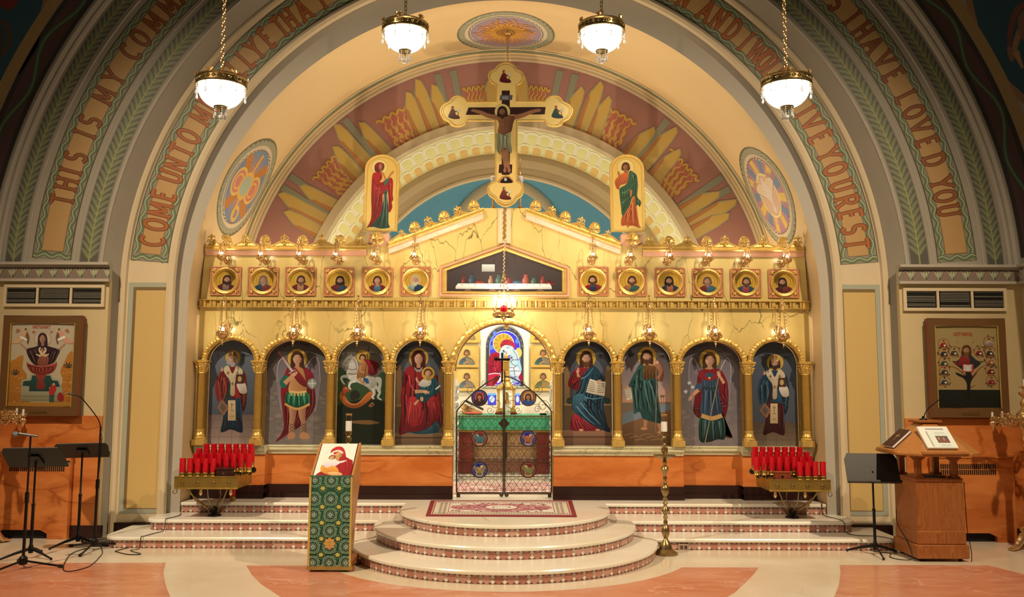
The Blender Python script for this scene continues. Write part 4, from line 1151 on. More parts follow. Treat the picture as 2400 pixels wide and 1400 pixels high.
def icon(name, label, box, X, draw, texts=()):
    x0, x1 = X; xc = (x0 + x1) / 2
    root = thing(name, label, 'icon', (xc, YF + .135, ZSILL), group='large icons in the arches of the screen')
    bd = MB(); arc = ell_arc(x0 + .004, x1 - .004, ZSP, ZTOP - .004, 24)
    bd.prism([(x0 + .004, ZSILL + .002)] + arc + [(x1 - .004, ZSILL + .002)], YF + .118, YF + .145)
    wp(bd, 'panel', m_mahog, root, smooth=False)
    p = Paint(); draw(p)
    # trim to the arch-headed panel (long edges get extra points so that they can follow the arch)
    for i, (pts, cs, al, fan) in enumerate(p.L):
        if max(abs(a[0] - b[0]) + abs(a[1] - b[1]) for a, b in zip(pts, pts[1:] + pts[:1])) > 150:
            P2, C2 = [], []
            for a, b, ca, cb in zip(pts, pts[1:] + pts[:1], cs, cs[1:] + cs[:1]):
                m = max(1, int(hypot(b[0] - a[0], b[1] - a[1]) / 20))
                for j in range(m): P2.append((a[0] + (b[0] - a[0]) * j / m, a[1] + (b[1] - a[1]) * j / m)); C2.append(mixc(ca, cb, j / m))
            p.L[i] = (P2, C2, al, fan)
    cu, cv, sc_ = box; fm = crop(cu, cv, sc_, YF + .116)
    c, rx = (x0 + x1) / 2, (x1 - x0) / 2 - .006
    base = Vector(root.location)
    def fm2(u, v, h):
        q = fm(u, v, h); z = min(max(q.z, ZSILL + .002), ZTOP - .007)
        lim = rx if z <= ZSP else rx * sqrt(max(0, 1 - ((z - ZSP) / (ZTOP - .006 - ZSP)) ** 2))
        return Vector((min(max(q.x, c - lim), c + lim), q.y, z)) - base
    p.build('painting', fm2, PMG, root)
def txt(p, s, x, y, h, col='15100c', wf=.75): text_line(p, s, x, y, h, col, wf, thick=.17)
def arctxt(p, s, cx, cy, r, a0, a1, h, col='15100c'):
    for i, ch in enumerate(s):
        a = radians(a0 + (a1 - a0) * i / (len(s) - 1)); w = GL.get(ch, (.3,))[0] * .7
        glyph(p, ch, lambda gx, gy: (cx + (r + gy * h) * sin(a) + (gx * .7 - w / 2) * h * cos(a), cy - (r + gy * h) * cos(a) + (gx * .7 - w / 2) * h * sin(a)), 0, col, thick=.17)
A_ = (440, 760, 4.6676); B_ = (770, 760, 4.6667); C_ = (1300, 760, 4.6667); D_ = (1580, 760, 4.6676)
def i1(p):
    bg_hall(p, 180, 100, 780, 1330, 992); halo(p, 495, 368, 84)
    txt(p, 'ST', 322, 355, 24); txt(p, 'NICHOLAS', 592, 355, 22, wf=.72)
    bishop(p, 490, 392, 790, '7c2420', '24302c', '9a8c80', '8a6444', '1c3a4c')
icon('icon_of_bishop', 'icon of grey bearded bishop in dark red cope', A_, BAYS[0], i1)
def wings(p, l, r, c='8a7a7c'):
    for w in (l, r): p.blob(w, mixh(c, '4a4246', .6), c); p.line(w[:4], 9, mixh(c, 'd8ccc8', .5), 4, sm=4)
def i2(p):
    bg_cloud(p, 840, 100, 1560, 1340); arctxt(p, 'ARCHANGEL MICHAEL', 1200, 520, 300, -27, 27, 26)
    wings(p, [(1150, 520), (1040, 380), (985, 460), (975, 640), (1000, 860), (1050, 1010), (1090, 800)], [(1270, 500), (1380, 360), (1435, 420), (1450, 640), (1420, 860), (1390, 960), (1320, 760)])
    halo(p, 1200, 378, 108)
    p.blob([(1080, 500), (1130, 460), (1280, 470), (1360, 560), (1400, 860), (1330, 1010), (1230, 1120), (1120, 1190), (960, 1290), (1050, 1150), (1030, 900), (1020, 700)], '7a1c20', '4a1014', d=(1, .4))
    for x, xf in ((1150, 1140), (1252, 1270)):
        p.blob([(x - 42, 880), (x + 42, 880), (x + 34, 1010), (xf + 26, 1090), (xf + 30, 1200), (xf - 30, 1200), (xf - 30, 1080), (x - 36, 1000)], 'b07c58', '7a5038', d=(1, 0))
        for k in range(4): p.line([(xf - 26, 1090 + k * 30), (xf + 26, 1115 + k * 30)], 6, '4a3a30'); p.line([(xf + 26, 1090 + k * 30), (xf - 26, 1115 + k * 30)], 6, '4a3a30')
        p.blob([(xf - 34, 1190), (xf + 30, 1190), (xf + (70 if x > 1200 else 30), 1245), (xf - (45 if x < 1200 else 10), 1262), (xf - 45, 1240)], 'a87450')
    p.blob([(1105, 735), (1300, 735), (1335, 870), (1270, 905), (1190, 925), (1110, 900), (1062, 862)], '1c6a44', '0e3a2a'); 
    p.line([(1064, 872), (1120, 905), (1195, 928), (1270, 908), (1335, 874)], 26, 'b8864a', sm=4)
    folds(p, [[(1120, 745), (1105, 860)], [(1165, 745), (1160, 890)], [(1215, 745), (1222, 895)], [(1262, 745), (1280, 875)]], 16, '4ea074'); folds(p, [[(1142, 745), (1132, 880)], [(1190, 745), (1190, 900)], [(1240, 745), (1252, 890)]], 12, '0c3024')
    p.blob([(1130, 480), (1200, 470), (1262, 490), (1290, 600), (1300, 740), (1200, 755), (1105, 735), (1125, 600)], 'c08c58', '946038', d=(1, 0))
    for k in range(7): p.line([(1120, 620 + k * 16), (1290, 615 + k * 16)], 4, '8a5a38')
    p.line([(1108, 738), (1200, 750), (1300, 738)], 20, 'd0a464')
    for k in range(5): p.rect(1130 + k * 34, 740, 1146 + k * 34, 785, 'c89c5c')
    p.blob([(1100, 490), (1170, 470), (1290, 620), (1300, 690), (1220, 650), (1150, 560)], '86202a', '5a1218')
    p.blob([(1060, 560), (1110, 590), (1070, 700), (1020, 680), (1010, 630)], '1c5a48')
    p.line([(1062, 650), (1110, 600), (1165, 555)], 52, 'b8845e', 34); hand(p, 1165, 550, 26, a=-.6)
    p.poly([(1135, 525), (1155, 510), (1005, 300), (985, 290), (990, 315)], 'b4b0a8', 'a83a1c', d=(-1, -1)); p.line([(1105, 540), (1180, 500)], 10, '9a968c')
    p.blob([(1285, 480), (1370, 540), (1385, 680), (1340, 700), (1300, 600)], '7a1c24'); hand(p, 1360, 690, 26, a=-.4)
    p.ell(1364, 650, 58, 58, 'b4b2a4', '6a6860'); p.line([(1320, 650), (1408, 650)], 6, 'd8d4c4'); p.line([(1364, 600), (1364, 700)], 6, 'd8d4c4')
    head(p, 1200, 385, 92, 118, hair='3a2014', hairlen=.85, look=-.03)
icon('icon_of_armed_angel', 'icon of winged angel in green kilt with sword and globe', A_, BAYS[1], i2)
def i3(p):
    p.rect(80, 80, 640, 1330, '6e675c', '4a4438'); p.blob([(80, 520), (250, 560), (480, 600), (640, 560), (640, 1340), (80, 1340)], '344a2c', '0c140c')
    p.blob([(150, 300), (320, 260), (480, 230), (600, 330), (620, 520), (300, 480), (150, 480)], '7c7468', '6a6258'); p.blob([(90, 900), (640, 860), (640, 1330), (90, 1330)], '141c12'); p.blob([(200, 1070), (420, 1050), (560, 1080), (420, 1100)], '6a4a2a')
    txt(p, 'ST', 178, 335, 26); txt(p, 'GEORGE', 465, 335, 24)
    p.blob([(150, 730), (190, 800), (240, 860), (320, 860), (400, 780), (450, 740), (500, 760), (440, 840), (330, 915), (230, 915), (160, 870), (120, 800)], 'b4642c', '70361a')
    p.blob([(150, 720), (170, 680), (200, 690), (222, 712), (214, 745), (190, 752), (180, 790), (150, 780)], 'a04a20', '6a2c12'); p.ell(192, 705, 6, 6, 'e0b060', n=8); p.poly([(165, 690), (150, 655), (182, 682)], '8a3c18'); p.line([(214, 730), (238, 736)], 6, 'c03020', 2); p.line([(190, 840), (260, 880), (340, 860), (420, 770)], 7, 'd88a48', 3, sm=4); [p.line([(200 + 34 * j, 868 + 18 * sin(j * .9)), (206 + 34 * j, 892 + 16 * sin(j * .9))], 5, '5c2a12') for j in range(5)]; p.blob([(240, 760), (290, 720), (340, 760), (330, 810), (250, 830)], '202018'); p.line([(440, 900), (480, 860), (500, 885)], 14, '9a5a34'); p.line([(455, 905), (490, 890)], 10, '9a5a34')
    p.blob([(520, 580), (575, 590), (580, 660), (560, 740), (530, 730), (545, 650), (500, 620)], 'b8b0a0')
    p.blob([(230, 480), (320, 520), (440, 570), (510, 590), (530, 680), (480, 740), (420, 690), (320, 640), (230, 610), (195, 550)], 'c8c0b0', '8a8072')
    for l in ([(240, 590), (180, 570), (140, 590), (160, 640), (180, 660)], [(300, 620), (240, 640), (226, 690), (246, 716)], [(490, 700), (500, 760), (480, 800), (500, 820)], [(510, 680), (560, 740), (540, 800), (580, 830)]): p.line(l, 36, 'bcb4a4', 14, sm=4)
    p.blob([(215, 560), (220, 470), (240, 390), (290, 370), (320, 440), (320, 530)], 'c4bcac', 'a09686'); p.blob([(150, 446), (172, 395), (225, 345), (292, 368), (268, 420), (228, 428), (195, 466), (162, 472)], 'beb6a6', '948a7c'); p.poly([(238, 352), (246, 318), (262, 350)], 'b8b0a0'); p.ell(226, 388, 7, 6, '201814', n=8); p.ell(168, 455, 5, 4, '4a3a34', n=8); p.line([(180, 425), (215, 430), (262, 372)], 5, '4a2a1c'); p.line([(270, 370), (300, 440), (310, 520)], 26, '8c8274', 10, sm=4)
    p.line([(210, 540), (270, 550), (330, 540)], 7, '4a2a1c'); p.line([(215, 490), (260, 500), (310, 490)], 6, '4a2a1c')
    halo(p, 380, 358, 76)
    p.blob([(390, 400), (450, 390), (545, 430), (540, 520), (500, 560), (430, 540)], '8a1420', '52101a')
    p.blob([(345, 430), (400, 410), (430, 470), (425, 560), (370, 590), (320, 600), (310, 560)], 'a06a3c', '7a4a28'); p.line([(330, 590), (380, 650), (400, 660)], 34, 'a87a54', 24); p.blob([(380, 590), (430, 600), (440, 650), (400, 640)], '2a4a6a')
    p.line([(350, 450), (345, 520), (400, 530)], 24, 'a87a58', 16); p.line([(445, 235), (395, 560), (380, 640)], 6, '2a2018')
    head(p, 372, 372, 48, 62, hair='3a2014', look=-.12, hairlen=.2)
icon('icon_of_mounted_saint', 'icon of a rider in red cape on a white horse over a dragon, fourth arch left of the gate counts two', B_, BAYS[2], i3)
bpy.data.objects['icon_of_mounted_saint']['label'] = 'icon of rider in red cape on rearing white horse over dragon'
def throne(p, x0, x1, y0, y1, c='94704c'):
    p.rect(x0, y0, x0 + 60, y1, c, mixh(c, '000000', .4)); p.rect(x1 - 60, y0, x1, y1, mixh(c, '000000', .2), mixh(c, '000000', .5)); p.rect(x0, (y0 + y1) * .5 + 50, x1, y1, mixh(c, '000000', .35))
    for x in (x0 + 30, x1 - 30): p.ell(x, y0 - 26, 22, 30, c)
    p.rect(x0, (y0 + y1) * .5 + 40, x1, (y0 + y1) * .5 + 62, c)
def i4(p):
    p.rect(700, 80, 1300, 1340, '34363c', '4c4844'); p.blob([(760, 560), (770, 380), (880, 270), (1000, 240), (1130, 270), (1230, 380), (1240, 560)], '55585e', '4c4e54'); throne(p, 740, 1262, 500, 1180)
    p.rect(720, 1190, 1280, 1340, '7a5c44', '5a4030'); p.rect(720, 1235, 1280, 1252, '4a3426'); txt(p, 'MP', 790, 365, 30); txt(p, 'ΘY', 1130, 365, 30)
    halo(p, 985, 368, 108)
    p.blob([(840, 500), (930, 450), (1060, 460), (1160, 540), (1215, 700), (1235, 850), (1250, 1050), (1210, 1150), (1060, 1170), (900, 1180), (770, 1200), (800, 980), (790, 800), (815, 640)], '8a1a22', '4a1016', d=(.6, 1))
    p.blob([(800, 1170), (960, 1180), (1100, 1130), (1190, 1060), (1210, 1170), (1100, 1200), (960, 1200)], '1c4a58', '163844')
    p.blob([(880, 820), (930, 790), (1000, 850), (1040, 960), (1000, 1100), (900, 1120), (860, 1000)], 'a4282c', '781a20'); p.blob([(1090, 830), (1170, 790), (1220, 880), (1200, 1040), (1120, 1060)], '98242a', '5c141a')
    folds(p, [[(1030, 840), (1020, 980), (960, 1140)], [(860, 560), (840, 720), (880, 800)], [(1080, 900), (1100, 1030), (1040, 1130)], [(1180, 560), (1210, 720)]], 18, '4c0e14'); folds(p, [[(880, 560), (900, 680), (960, 740)], [(905, 850), (885, 960), (870, 1080)], [(1150, 860), (1165, 960)]], 14, 'c04a44')
    p.blob([(955, 800), (960, 740), (1040, 640), (1120, 580), (1190, 620), (1210, 740), (1120, 800), (1060, 860), (985, 830)], '1e5058', '12343c'); p.blob([(980, 660), (1040, 600), (1110, 590), (1120, 660), (1040, 690)], 'c8bca8', '9c9084')
    p.line([(940, 880), (985, 830)], 30, 'b8845e', 16); p.ell(1020, 820, 18, 26, 'b8845e'); p.line([(945, 740), (1010, 735), (1060, 740)], 40, 'b08058', 30); hand(p, 1060, 742, 26, a=.2); p.line([(1170, 715), (1222, 672)], 16, 'd8d0c0')
    p.line([(985, 640), (970, 620)], 24, 'b8845e', 16); hand(p, 965, 610, 16, a=-1.8)
    halo(p, 1090, 540, 72); head(p, 1090, 542, 66, 78, hair='5a3418', hairlen=.1)
    p.blob([(915, 440), (905, 370), (930, 310), (985, 285), (1040, 310), (1062, 370), (1055, 470), (1020, 500), (985, 520), (940, 500)], '4a1a1e', '34100f'); p.blob([(935, 470), (985, 500), (1030, 470), (1010, 520), (960, 520)], '8a7a70'); head(p, 985, 388, 86, 116, hair=None)
icon('icon_of_mother_and_child', 'icon of enthroned mother in crimson with child, in arch left of gate', B_, BAYS[3], i4)
def i5(p):
    p.rect(70, 80, 680, 1350, '34363c', '4a4642'); p.blob([(110, 560), (120, 400), (220, 270), (340, 240), (480, 270), (590, 400), (610, 560)], '585a62', '4c4e56'); throne(p, 105, 615, 510, 1150)
    p.rect(90, 1160, 640, 1350, '8a6248', '5c3e2e'); p.rect(90, 1225, 640, 1248, '5a3c2c'); txt(p, 'IΣ', 150, 362, 30); txt(p, 'XP', 480, 368, 32)
    for x in (165, 575): p.ell(x, 840, 34, 34, '2c4a34', '18281c')
    halo(p, 343, 372, 108)
    p.blob([(200, 1000), (280, 1000), (420, 1090), (520, 1160), (300, 1170), (170, 1150)], 'a42430', '64121c')
    p.blob([(205, 520), (280, 460), (400, 470), (360, 640), (260, 720), (160, 690), (150, 620)], '8c2026', '5a1418')
    p.blob([(400, 455), (480, 500), (545, 620), (555, 760), (540, 900), (570, 1080), (610, 1180), (500, 1150), (380, 1080), (270, 1010), (190, 930), (200, 800), (260, 720), (300, 580)], '1c3e4e', '0c1e28', d=(1, .3))
    p.blob([(205, 800), (270, 760), (340, 790), (330, 900), (250, 980), (195, 930)], '3a6070', '1e3c4a'); folds(p, [[(290, 600), (360, 560), (420, 480)], [(330, 800), (420, 820), (530, 800)], [(280, 860), (380, 980), (500, 1100)], [(240, 900), (330, 1010), (440, 1100)]], 14, '5a8494'); folds(p, [[(320, 840), (420, 960), (540, 1120)], [(380, 820), (470, 900), (560, 1040)], [(260, 620), (200, 680)]], 18, '081820')
    p.ell(290, 1160, 26, 14, 'b8845e'); p.ell(470, 1158, 24, 10, 'b8845e')
    p.line([(190, 640), (240, 610), (262, 560)], 40, '8c2026', 30); p.line([(262, 580), (250, 530)], 30, 'b8845e', 22); hand(p, 252, 515, 22, a=-1.4)
    p.poly([(385, 598), (458, 622), (452, 772), (342, 745)], 'd4c4a8', 'b8a488'); p.poly([(458, 622), (560, 630), (545, 790), (452, 772)], 'c8b698', 'a89478')
    for k in range(6): p.line([(382 - k * 4, 625 + k * 20), (440, 640 + k * 20)], 5, '3a2c24'); p.line([(470, 650 + k * 19), (540, 655 + k * 19)], 5, '3a2c24')
    hand(p, 490, 625, 24, a=2.6); head(p, 345, 385, 90, 124, hair='3a2014', beard='5a3420', hairlen=.75, look=-.02)
icon('icon_of_teacher_with_book', 'icon of seated man in red and blue holding open book', C_, BAYS[4], i5)
def i6(p):
    p.rect(720, 80, 1300, 1350, '44444c', '8a7468'); p.blob([(760, 380), (860, 270), (1010, 240), (1160, 290), (1240, 420), (1240, 700), (760, 700)], '6c6a72', '9a8078'); p.rect(740, 640, 1290, 860, '94807a', 'c08a6c')
    p.poly([(740, 860), (1290, 850), (1290, 960), (740, 1000)], '7a6450'); p.poly([(740, 980), (900, 930), (1100, 880), (1290, 880), (1290, 930), (1000, 1010), (740, 1100)], '6c7478'); p.poly([(740, 1100), (1000, 1010), (1290, 940), (1290, 1350), (740, 1350)], '7a5638', '5c3e28')
    for k in range(7): p.line([(760 + k * 60, 1220 + (k % 3) * 25), (840 + k * 60, 1200 + (k % 3) * 30), (900 + k * 60, 1225 + (k % 3) * 25)], 10, '8c6644', 3, sm=4)
    for x in (1165, 1190): p.line([(x, 800), (x, 850)], 5, '5a4034'); p.ell(x, 790, 12, 16, '5a5040')
    p.blob([(800, 330), (830, 280), (850, 320), (870, 310), (860, 350), (820, 360)], '3a3a40'); txt(p, 'ST', 808, 365, 28); txt(p, 'JOHN', 1136, 368, 26)
    halo(p, 1010, 352, 104)
    for a, b in (((1000, 1010), (985, 1140)), ((1130, 1040), (1165, 1180))): p.line([a, b], 48, 'a06a4a', 34); p.ell(b[0] - 8, b[1] + 4, 38, 16, 'a8724e')
    p.blob([(960, 470), (1060, 440), (1130, 470), (1140, 620), (960, 640), (940, 540)], '6a4420', '3e2812')
    p.blob([(1090, 440), (1130, 400), (1170, 440), (1195, 540), (1170, 630), (1120, 590), (1140, 520)], 'a8704e', '7a4a34', d=(1, 0)); p.line([(1040, 440), (1100, 440)], 30, 'b07c58')
    p.blob([(920, 450), (970, 440), (965, 600), (1110, 600), (1130, 760), (1150, 920), (1165, 1080), (1040, 1060), (960, 1030), (930, 960), (870, 980), (860, 880), (840, 700), (800, 690), (830, 620), (870, 540)], '2c544c', '12292a', d=(1, .2))
    folds(p, [[(980, 620), (1000, 780), (1060, 960)], [(1030, 620), (1080, 760), (1120, 950)], [(900, 560), (890, 700), (900, 900)]], 14, '4e7a6c'); folds(p, [[(950, 620), (960, 800), (1000, 1000)], [(1060, 620), (1110, 800), (1140, 1020)], [(925, 500), (920, 700), (920, 940)], [(870, 620), (860, 760)]], 18, '0c1c1e')
    p.poly([(765, 700), (830, 700), (850, 815), (785, 838)], 'd4c6ac'); hand(p, 795, 690, 20, a=2.2)
    for k in range(6): p.line([(778, 715 + k * 18), (832, 712 + k * 18)], 4, '4a3a30')
    p.line([(1118, 250), (1104, 1190)], 9, '7a6a54'); p.line([(1090, 330), (1140, 330)], 7, '7a6a54'); hand(p, 1116, 420, 24, a=2.9)
    head(p, 1008, 362, 88, 112, hair='3a2214', beard='4a2c1a', hairlen=.7, look=-.04)
icon('icon_of_prophet', 'icon of barefoot man in dark green mantle with tall staff', C_, BAYS[5], i6)
def i7(p):
    bg_cloud(p, 40, 80, 780, 1350, '565056', '8c7668'); arctxt(p, 'ARCHANGEL GABRIEL', 385, 560, 320, -33, 33, 26)
    wings(p, [(300, 560), (220, 380), (170, 420), (160, 620), (190, 860), (240, 930), (260, 720)], [(500, 520), (570, 375), (615, 430), (620, 640), (600, 860), (560, 960), (540, 700)])
    halo(p, 385, 388, 112)
    p.blob([(300, 500), (260, 560), (240, 700), (215, 860), (215, 970), (290, 1020), (320, 800), (500, 900), (540, 1180), (640, 1240), (560, 1230), (530, 1130), (590, 900), (590, 680), (550, 560), (480, 490)], '74161e', '3c0c12')
    p.blob([(300, 980), (520, 980), (560, 1240), (470, 1260), (380, 1290), (275, 1265)], '1c4438', '0c1e1c'); p.blob([(310, 560), (470, 560), (490, 760), (525, 990), (410, 1030), (290, 985), (310, 760)], '33485a', '1e2c3a', d=(1, .3)); p.line([(298, 1000), (410, 1032), (522, 1000)], 46, 'b4864c', sm=4); p.line([(310, 690), (400, 708), (490, 690)], 26, '1c3230', sm=4)
    folds(p, [[(350, 730), (335, 980)], [(400, 730), (405, 1000)], [(450, 730), (480, 980)], [(340, 1050), (325, 1240)], [(420, 1060), (430, 1260)], [(490, 1060), (510, 1220)]], 12, '586e7c'); folds(p, [[(375, 730), (365, 990)], [(425, 730), (440, 1000)], [(380, 1060), (380, 1270)], [(460, 1060), (470, 1240)]], 12, '101c24')
    p.blob([(300, 510), (385, 600), (480, 510), (520, 560), (390, 620), (270, 580)], '7e1a24'); p.ell(385, 590, 12, 12, 'd0a050')
    p.blob([(250, 650), (300, 660), (290, 720), (230, 720)], '33485a'); p.line([(265, 720), (200, 780), (175, 810)], 42, 'b8845e', 22); hand(p, 178, 812, 22, a=2.2)
    p.line([(150, 790), (175, 700), (165, 640)], 5, '4a5a34')
    for x, y in ((165, 645), (125, 740), (200, 690)):
        for k in range(6): p.line([(x, y), (x + 26 * cos(k * 1.05), y + 26 * sin(k * 1.05))], 12, 'd4ccc4', 4)
    p.line([(545, 300), (490, 560), (335, 1305)], 10, '8a7454'); p.line([(500, 370), (575, 385)], 6, '2c3038'); p.line([(535, 300), (525, 400)], 6, '2c3038')
    p.line([(545, 650), (510, 590), (490, 560)], 34, 'b8845e', 24); hand(p, 488, 555, 24, a=-1.9); head(p, 388, 400, 96, 124, hair='3c2416', hairlen=.7, look=-.03)
icon('icon_of_angel_with_staff', 'icon of winged angel in blue dress with lilies and long staff', D_, BAYS[6], i7)
def i8(p):
    bg_hall(p, 820, 100, 1420, 1340, 1075, top='2c3036', mid='50565e', floor='6e5844'); txt(p, 'ST', 920, 372, 26); txt(p, 'BASIL', 1205, 375, 24); halo(p, 1105, 420, 92)
    bishop(p, 1100, 432, 780, '1a4054', '241a20', '33261e', 'b8905c', '4c1418')
icon('icon_of_dark_bearded_bishop', 'icon of dark bearded bishop in deep blue cope', D_, BAYS[7], i8)

# ------------------------------------------------------------------ round bust icons above the band
m_pg = mat('rose_gilt_frame', 'd0885a', .38, .35, var=.15, vscale=20, bump=.2, bscale=80)
def roundel_frame():
    mb = MB(); w, h, ri, ro = .183, .172, .135, .168
    n = 40; circ = [(ri * cos(2 * pi * i / n + pi / 4), ri * sin(2 * pi * i / n + pi / 4)) for i in range(n)]
    sq = []
    for i in range(n):
        a = 2 * pi * i / n + pi / 4; t = min(w / max(abs(cos(a)), 1e-6), h / max(abs(sin(a)), 1e-6)); sq.append((t * cos(a), t * sin(a)))
    mb.loft([[(x, -.012, z) for x, z in circ], [(x, -.012, z) for x, z in sq], [(x, -.001, z) for x, z in sq]], caps=False)
    mb.loft([[(x, -.012, z) for x, z in circ], [(x, -.001, z) for x, z in circ]], caps=False)
    for s in (-1, 1):
        mb.tube([(-w, -.012, s * h), (w, -.012, s * h)], .009, 6); mb.tube([(s * w, -.012, -h), (s * w, -.012, h)], .009, 6)
    return mb
def roundel_ring():
    mb = MB(); n = 48
    for R, r, y in ((.152, .016, -.019), (.132, .008, -.01)): mb.tube([(R * cos(2 * pi * i / n), y, R * sin(2 * pi * i / n)) for i in range(n)], r, 8, closed=True)
    return mb
def corner_leaf():
    mb = MB()
    for a in (-38, 0, 38):
        t = radians(a + 45); mb.tube([(0, -.016, 0), (.02 * cos(t), -.024, .02 * sin(t)), (.045 * cos(t), -.018, .045 * sin(t))], [.005, .010, .003], 6)
    mb.ball((0, -.018, 0), .010, 6)
    return mb
RM = None
BUST = [(529.5, 659, 'dark haired man in profile facing right, maroon robe', '2a1812', '2a1812', '5a1a1e', '8a6a54', .14),
        (617, 660, 'long grey bearded man in blue and red robe', '6a564a', '8a7464', '27404e', '7a2c28', 0.),
        (704.5, 660, 'brown bearded man in crimson robe', '3a2418', '5a3c28', '6e1c24', 'b08050', .05),
        (795, 661, 'black bearded man turning right, red and blue robe', '24140e', '24140e', '6a1a22', '2a3c54', .10),
        (884.5, 661, 'beardless long haired figure in crimson over blue', '3c2214', None, '74181f', '3c6a78', .0),
        (974, 660, 'white bearded old man in pale green and dark blue', '9c8a70', 'b09c80', '94a088', '1c3448', -.03),
        (1390.5, 660, 'balding dark bearded man in red and navy robe', '2e1c14', '3a2618', '8c2028', '1c2c3c', -.08),
        (1479.5, 661, 'man looking right in tan and teal robe', '3a2216', '4a2c1a', 'a8683c', '2c544c', .10),
        (1570, 662, 'black haired man in navy over orange', '1e120e', '1e120e', '1c3448', 'a85a34', -.10),
        (1659, 663, 'grey bearded man in crimson over teal', '5c4434', '7a6450', '7a1a22', '34606c', -.05),
        (1747.5, 664, 'brown bearded man in teal and rose robe', '3c2416', '4a2e1c', '2c4c50', 'a03848', .10),
        (1836.5, 665, 'dark man in profile facing left, dark red robe', '24140e', '24140e', '4e1416', '6a2420', -.14)]
for i, (px, py, desc, hair, beard, r1, r2, look) in enumerate(BUST):
    c = at(px, py, YF - .002)
    root = thing('round_icon', 'round bust icon of ' + desc, 'icon', (c.x, YF, c.z), group='round bust icons in square gilt frames')
    if RM is None:
        RM = [roundel_frame().build('square_frame', m_pg, root), roundel_ring().build('ring_moulding', m_gold, root)]
        lf = corner_leaf().build('corner_leaf', m_gold, root)
    else:
        for o in RM: cpart(o, root, (0, 0, 0))
    for k, (sx, sz) in enumerate(((1, 1), (-1, 1), (1, -1), (-1, -1))):
        o = lf if (i == 0 and k == 0) else cpart(lf, root, (0, 0, 0))
        o.location = (sx * .128, 0, sz * .118); o.rotation_euler = (0, {(1, 1): 0, (1, -1): pi / 2, (-1, -1): pi, (-1, 1): -pi / 2}[(sx, sz)], 0)
    p = Paint()
    p.ell(0, 0, .134, .134, 'dba83e', 'c8922e', a=.55, n=36); p.ring(.002, -.018, .083, .083, .004, '5a4020')
    def cl(q): 
        d = hypot(*q); return q if d < .133 else (q[0] * .133 / d, q[1] * .133 / d)
    q = Paint()
    q.blob([(-.115, .12), (-.11, .07), (-.05, .035), (0, .028), (.05, .035), (.11, .07), (.115, .12), (.06, .15), (-.06, .15)], r1, mixh(r1, '000000', .45))
    if i % 2: q.blob([(.0, .05), (.05, .04), (.11, .075), (.115, .12), (.05, .15), (-.02, .14)], r2, mixh(r2, '000000', .3))
    else: q.blob([(-.035, .045), (0, .04), (.035, .045), (.03, .14), (-.03, .14)], r2, mixh(r2, '000000', .3))
    folds(q, [[(-.06, .05), (-.08, .09), (-.07, .13)], [(.06, .05), (.07, .09), (.05, .13)]], .006, mixh(r1, '000000', .6))
    head(q, look * .1, -.012, .072, .088, skin='b07c5c', hair=hair, beard=beard, hairlen=.55 if i in (0, 1, 3, 8, 11) else .35, look=look)
    for pts, cs, a, fan in q.L: p.L.append(([cl(t) for t in pts], cs, a, fan))
    p.build('painting', lambda u, v, h: Vector((u, -.003 - h * .6, -v)), PMG, root)

# ------------------------------------------------------------------ painting in the pediment (plain stand-in: jars on a long white table)
base = Vector((0, YF - .01, 2.79))
ped = thing('pediment_painting', 'wide gable shaped painting of a long white table in a dark room', 'painting', base)
def gable(z0, z1, zt, w): return [(-w, z0), (w, z0), (w, z1), (0, zt), (-w, z1)]
def frame_run(poly_out, poly_in, prof, name, m):
    mb = MB(); n = len(poly_out); rings = []
    for t, y in prof: rings.append([(a[0] + (b[0] - a[0]) * t, YF + y, a[1] + (b[1] - a[1]) * t) for a, b in zip(poly_out, poly_in)])
    mb.loft(rings, caps=False); return wp(mb, name, m, ped, smooth=False)
frame_run(gable(2.80, 3.157, 3.452, .80), gable(2.83, 3.138, 3.415, .765), [(0, -.002), (0, -.03), (.3, -.045), (.7, -.045), (1, -.03)], 'pink_moulding', m_pink)
frame_run(gable(2.83, 3.138, 3.415, .765), gable(2.868, 3.122, 3.372, .708), [(0, -.03), (.15, -.05), (.4, -.05), (.55, -.025), (.8, -.02), (1, -.004)], 'gilt_moulding', m_gold)
p = Paint()
p.poly(gable(2.86, 3.124, 3.374, .71), '2a2422', '4a3c38'); 
p.rect(-.30, 3.10, -.10, 3.21, '3a302c'); p.rect(-.28, 3.11, -.12, 3.20, '8a8478', 'b8b4a8')
rnd = random.Random(5)
cols = ['6a201c', '2c3c48', '8c3428', '9a6a4a', '34483c', '7a2420', '4a5a68', 'a04838', '3c5c40', '8a2c24']
xs = [-.50, -.40, -.31, -.17, -.07, .05, .15, .26, .36, .47, .55]
for i, x in enumerate(xs):      # plain stand-in for a well known picture: coloured jars and folded cloths on the table
    c = cols[i % 10]; h = (.11, .13, .09)[i % 3]; w = (.035, .03, .042)[(i + 1) % 3]
    if i % 4 == 2: p.blob([(x - .06, 2.95), (x - .04, 2.99), (x, 3.0), (x + .05, 2.985), (x + .065, 2.95)], c, mixh(c, '000000', .4)); p.line([(x - .03, 2.985), (x + .02, 2.955)], .006, mixh(c, 'd0a080', .3)); continue
    p.blob([(x - w * .6, 2.95), (x - w, 2.95 + h * .4), (x - w * .5, 2.95 + h * .75), (x - w * .45, 2.95 + h), (x + w * .45, 2.95 + h), (x + w * .5, 2.95 + h * .75), (x + w, 2.95 + h * .4), (x + w * .6, 2.95)], mixh(c, 'ffffff', .1), mixh(c, '000000', .45), d=(1, 0))
    p.ell(x, 2.95 + h, w * .5, w * .16, mixh(c, '000000', .5), n=12); p.line([(x - w * .5, 2.96 + h * .2), (x - w * .5, 2.95 + h * .5)], .006, mixh(c, 'f0d8b8', .5), .002)
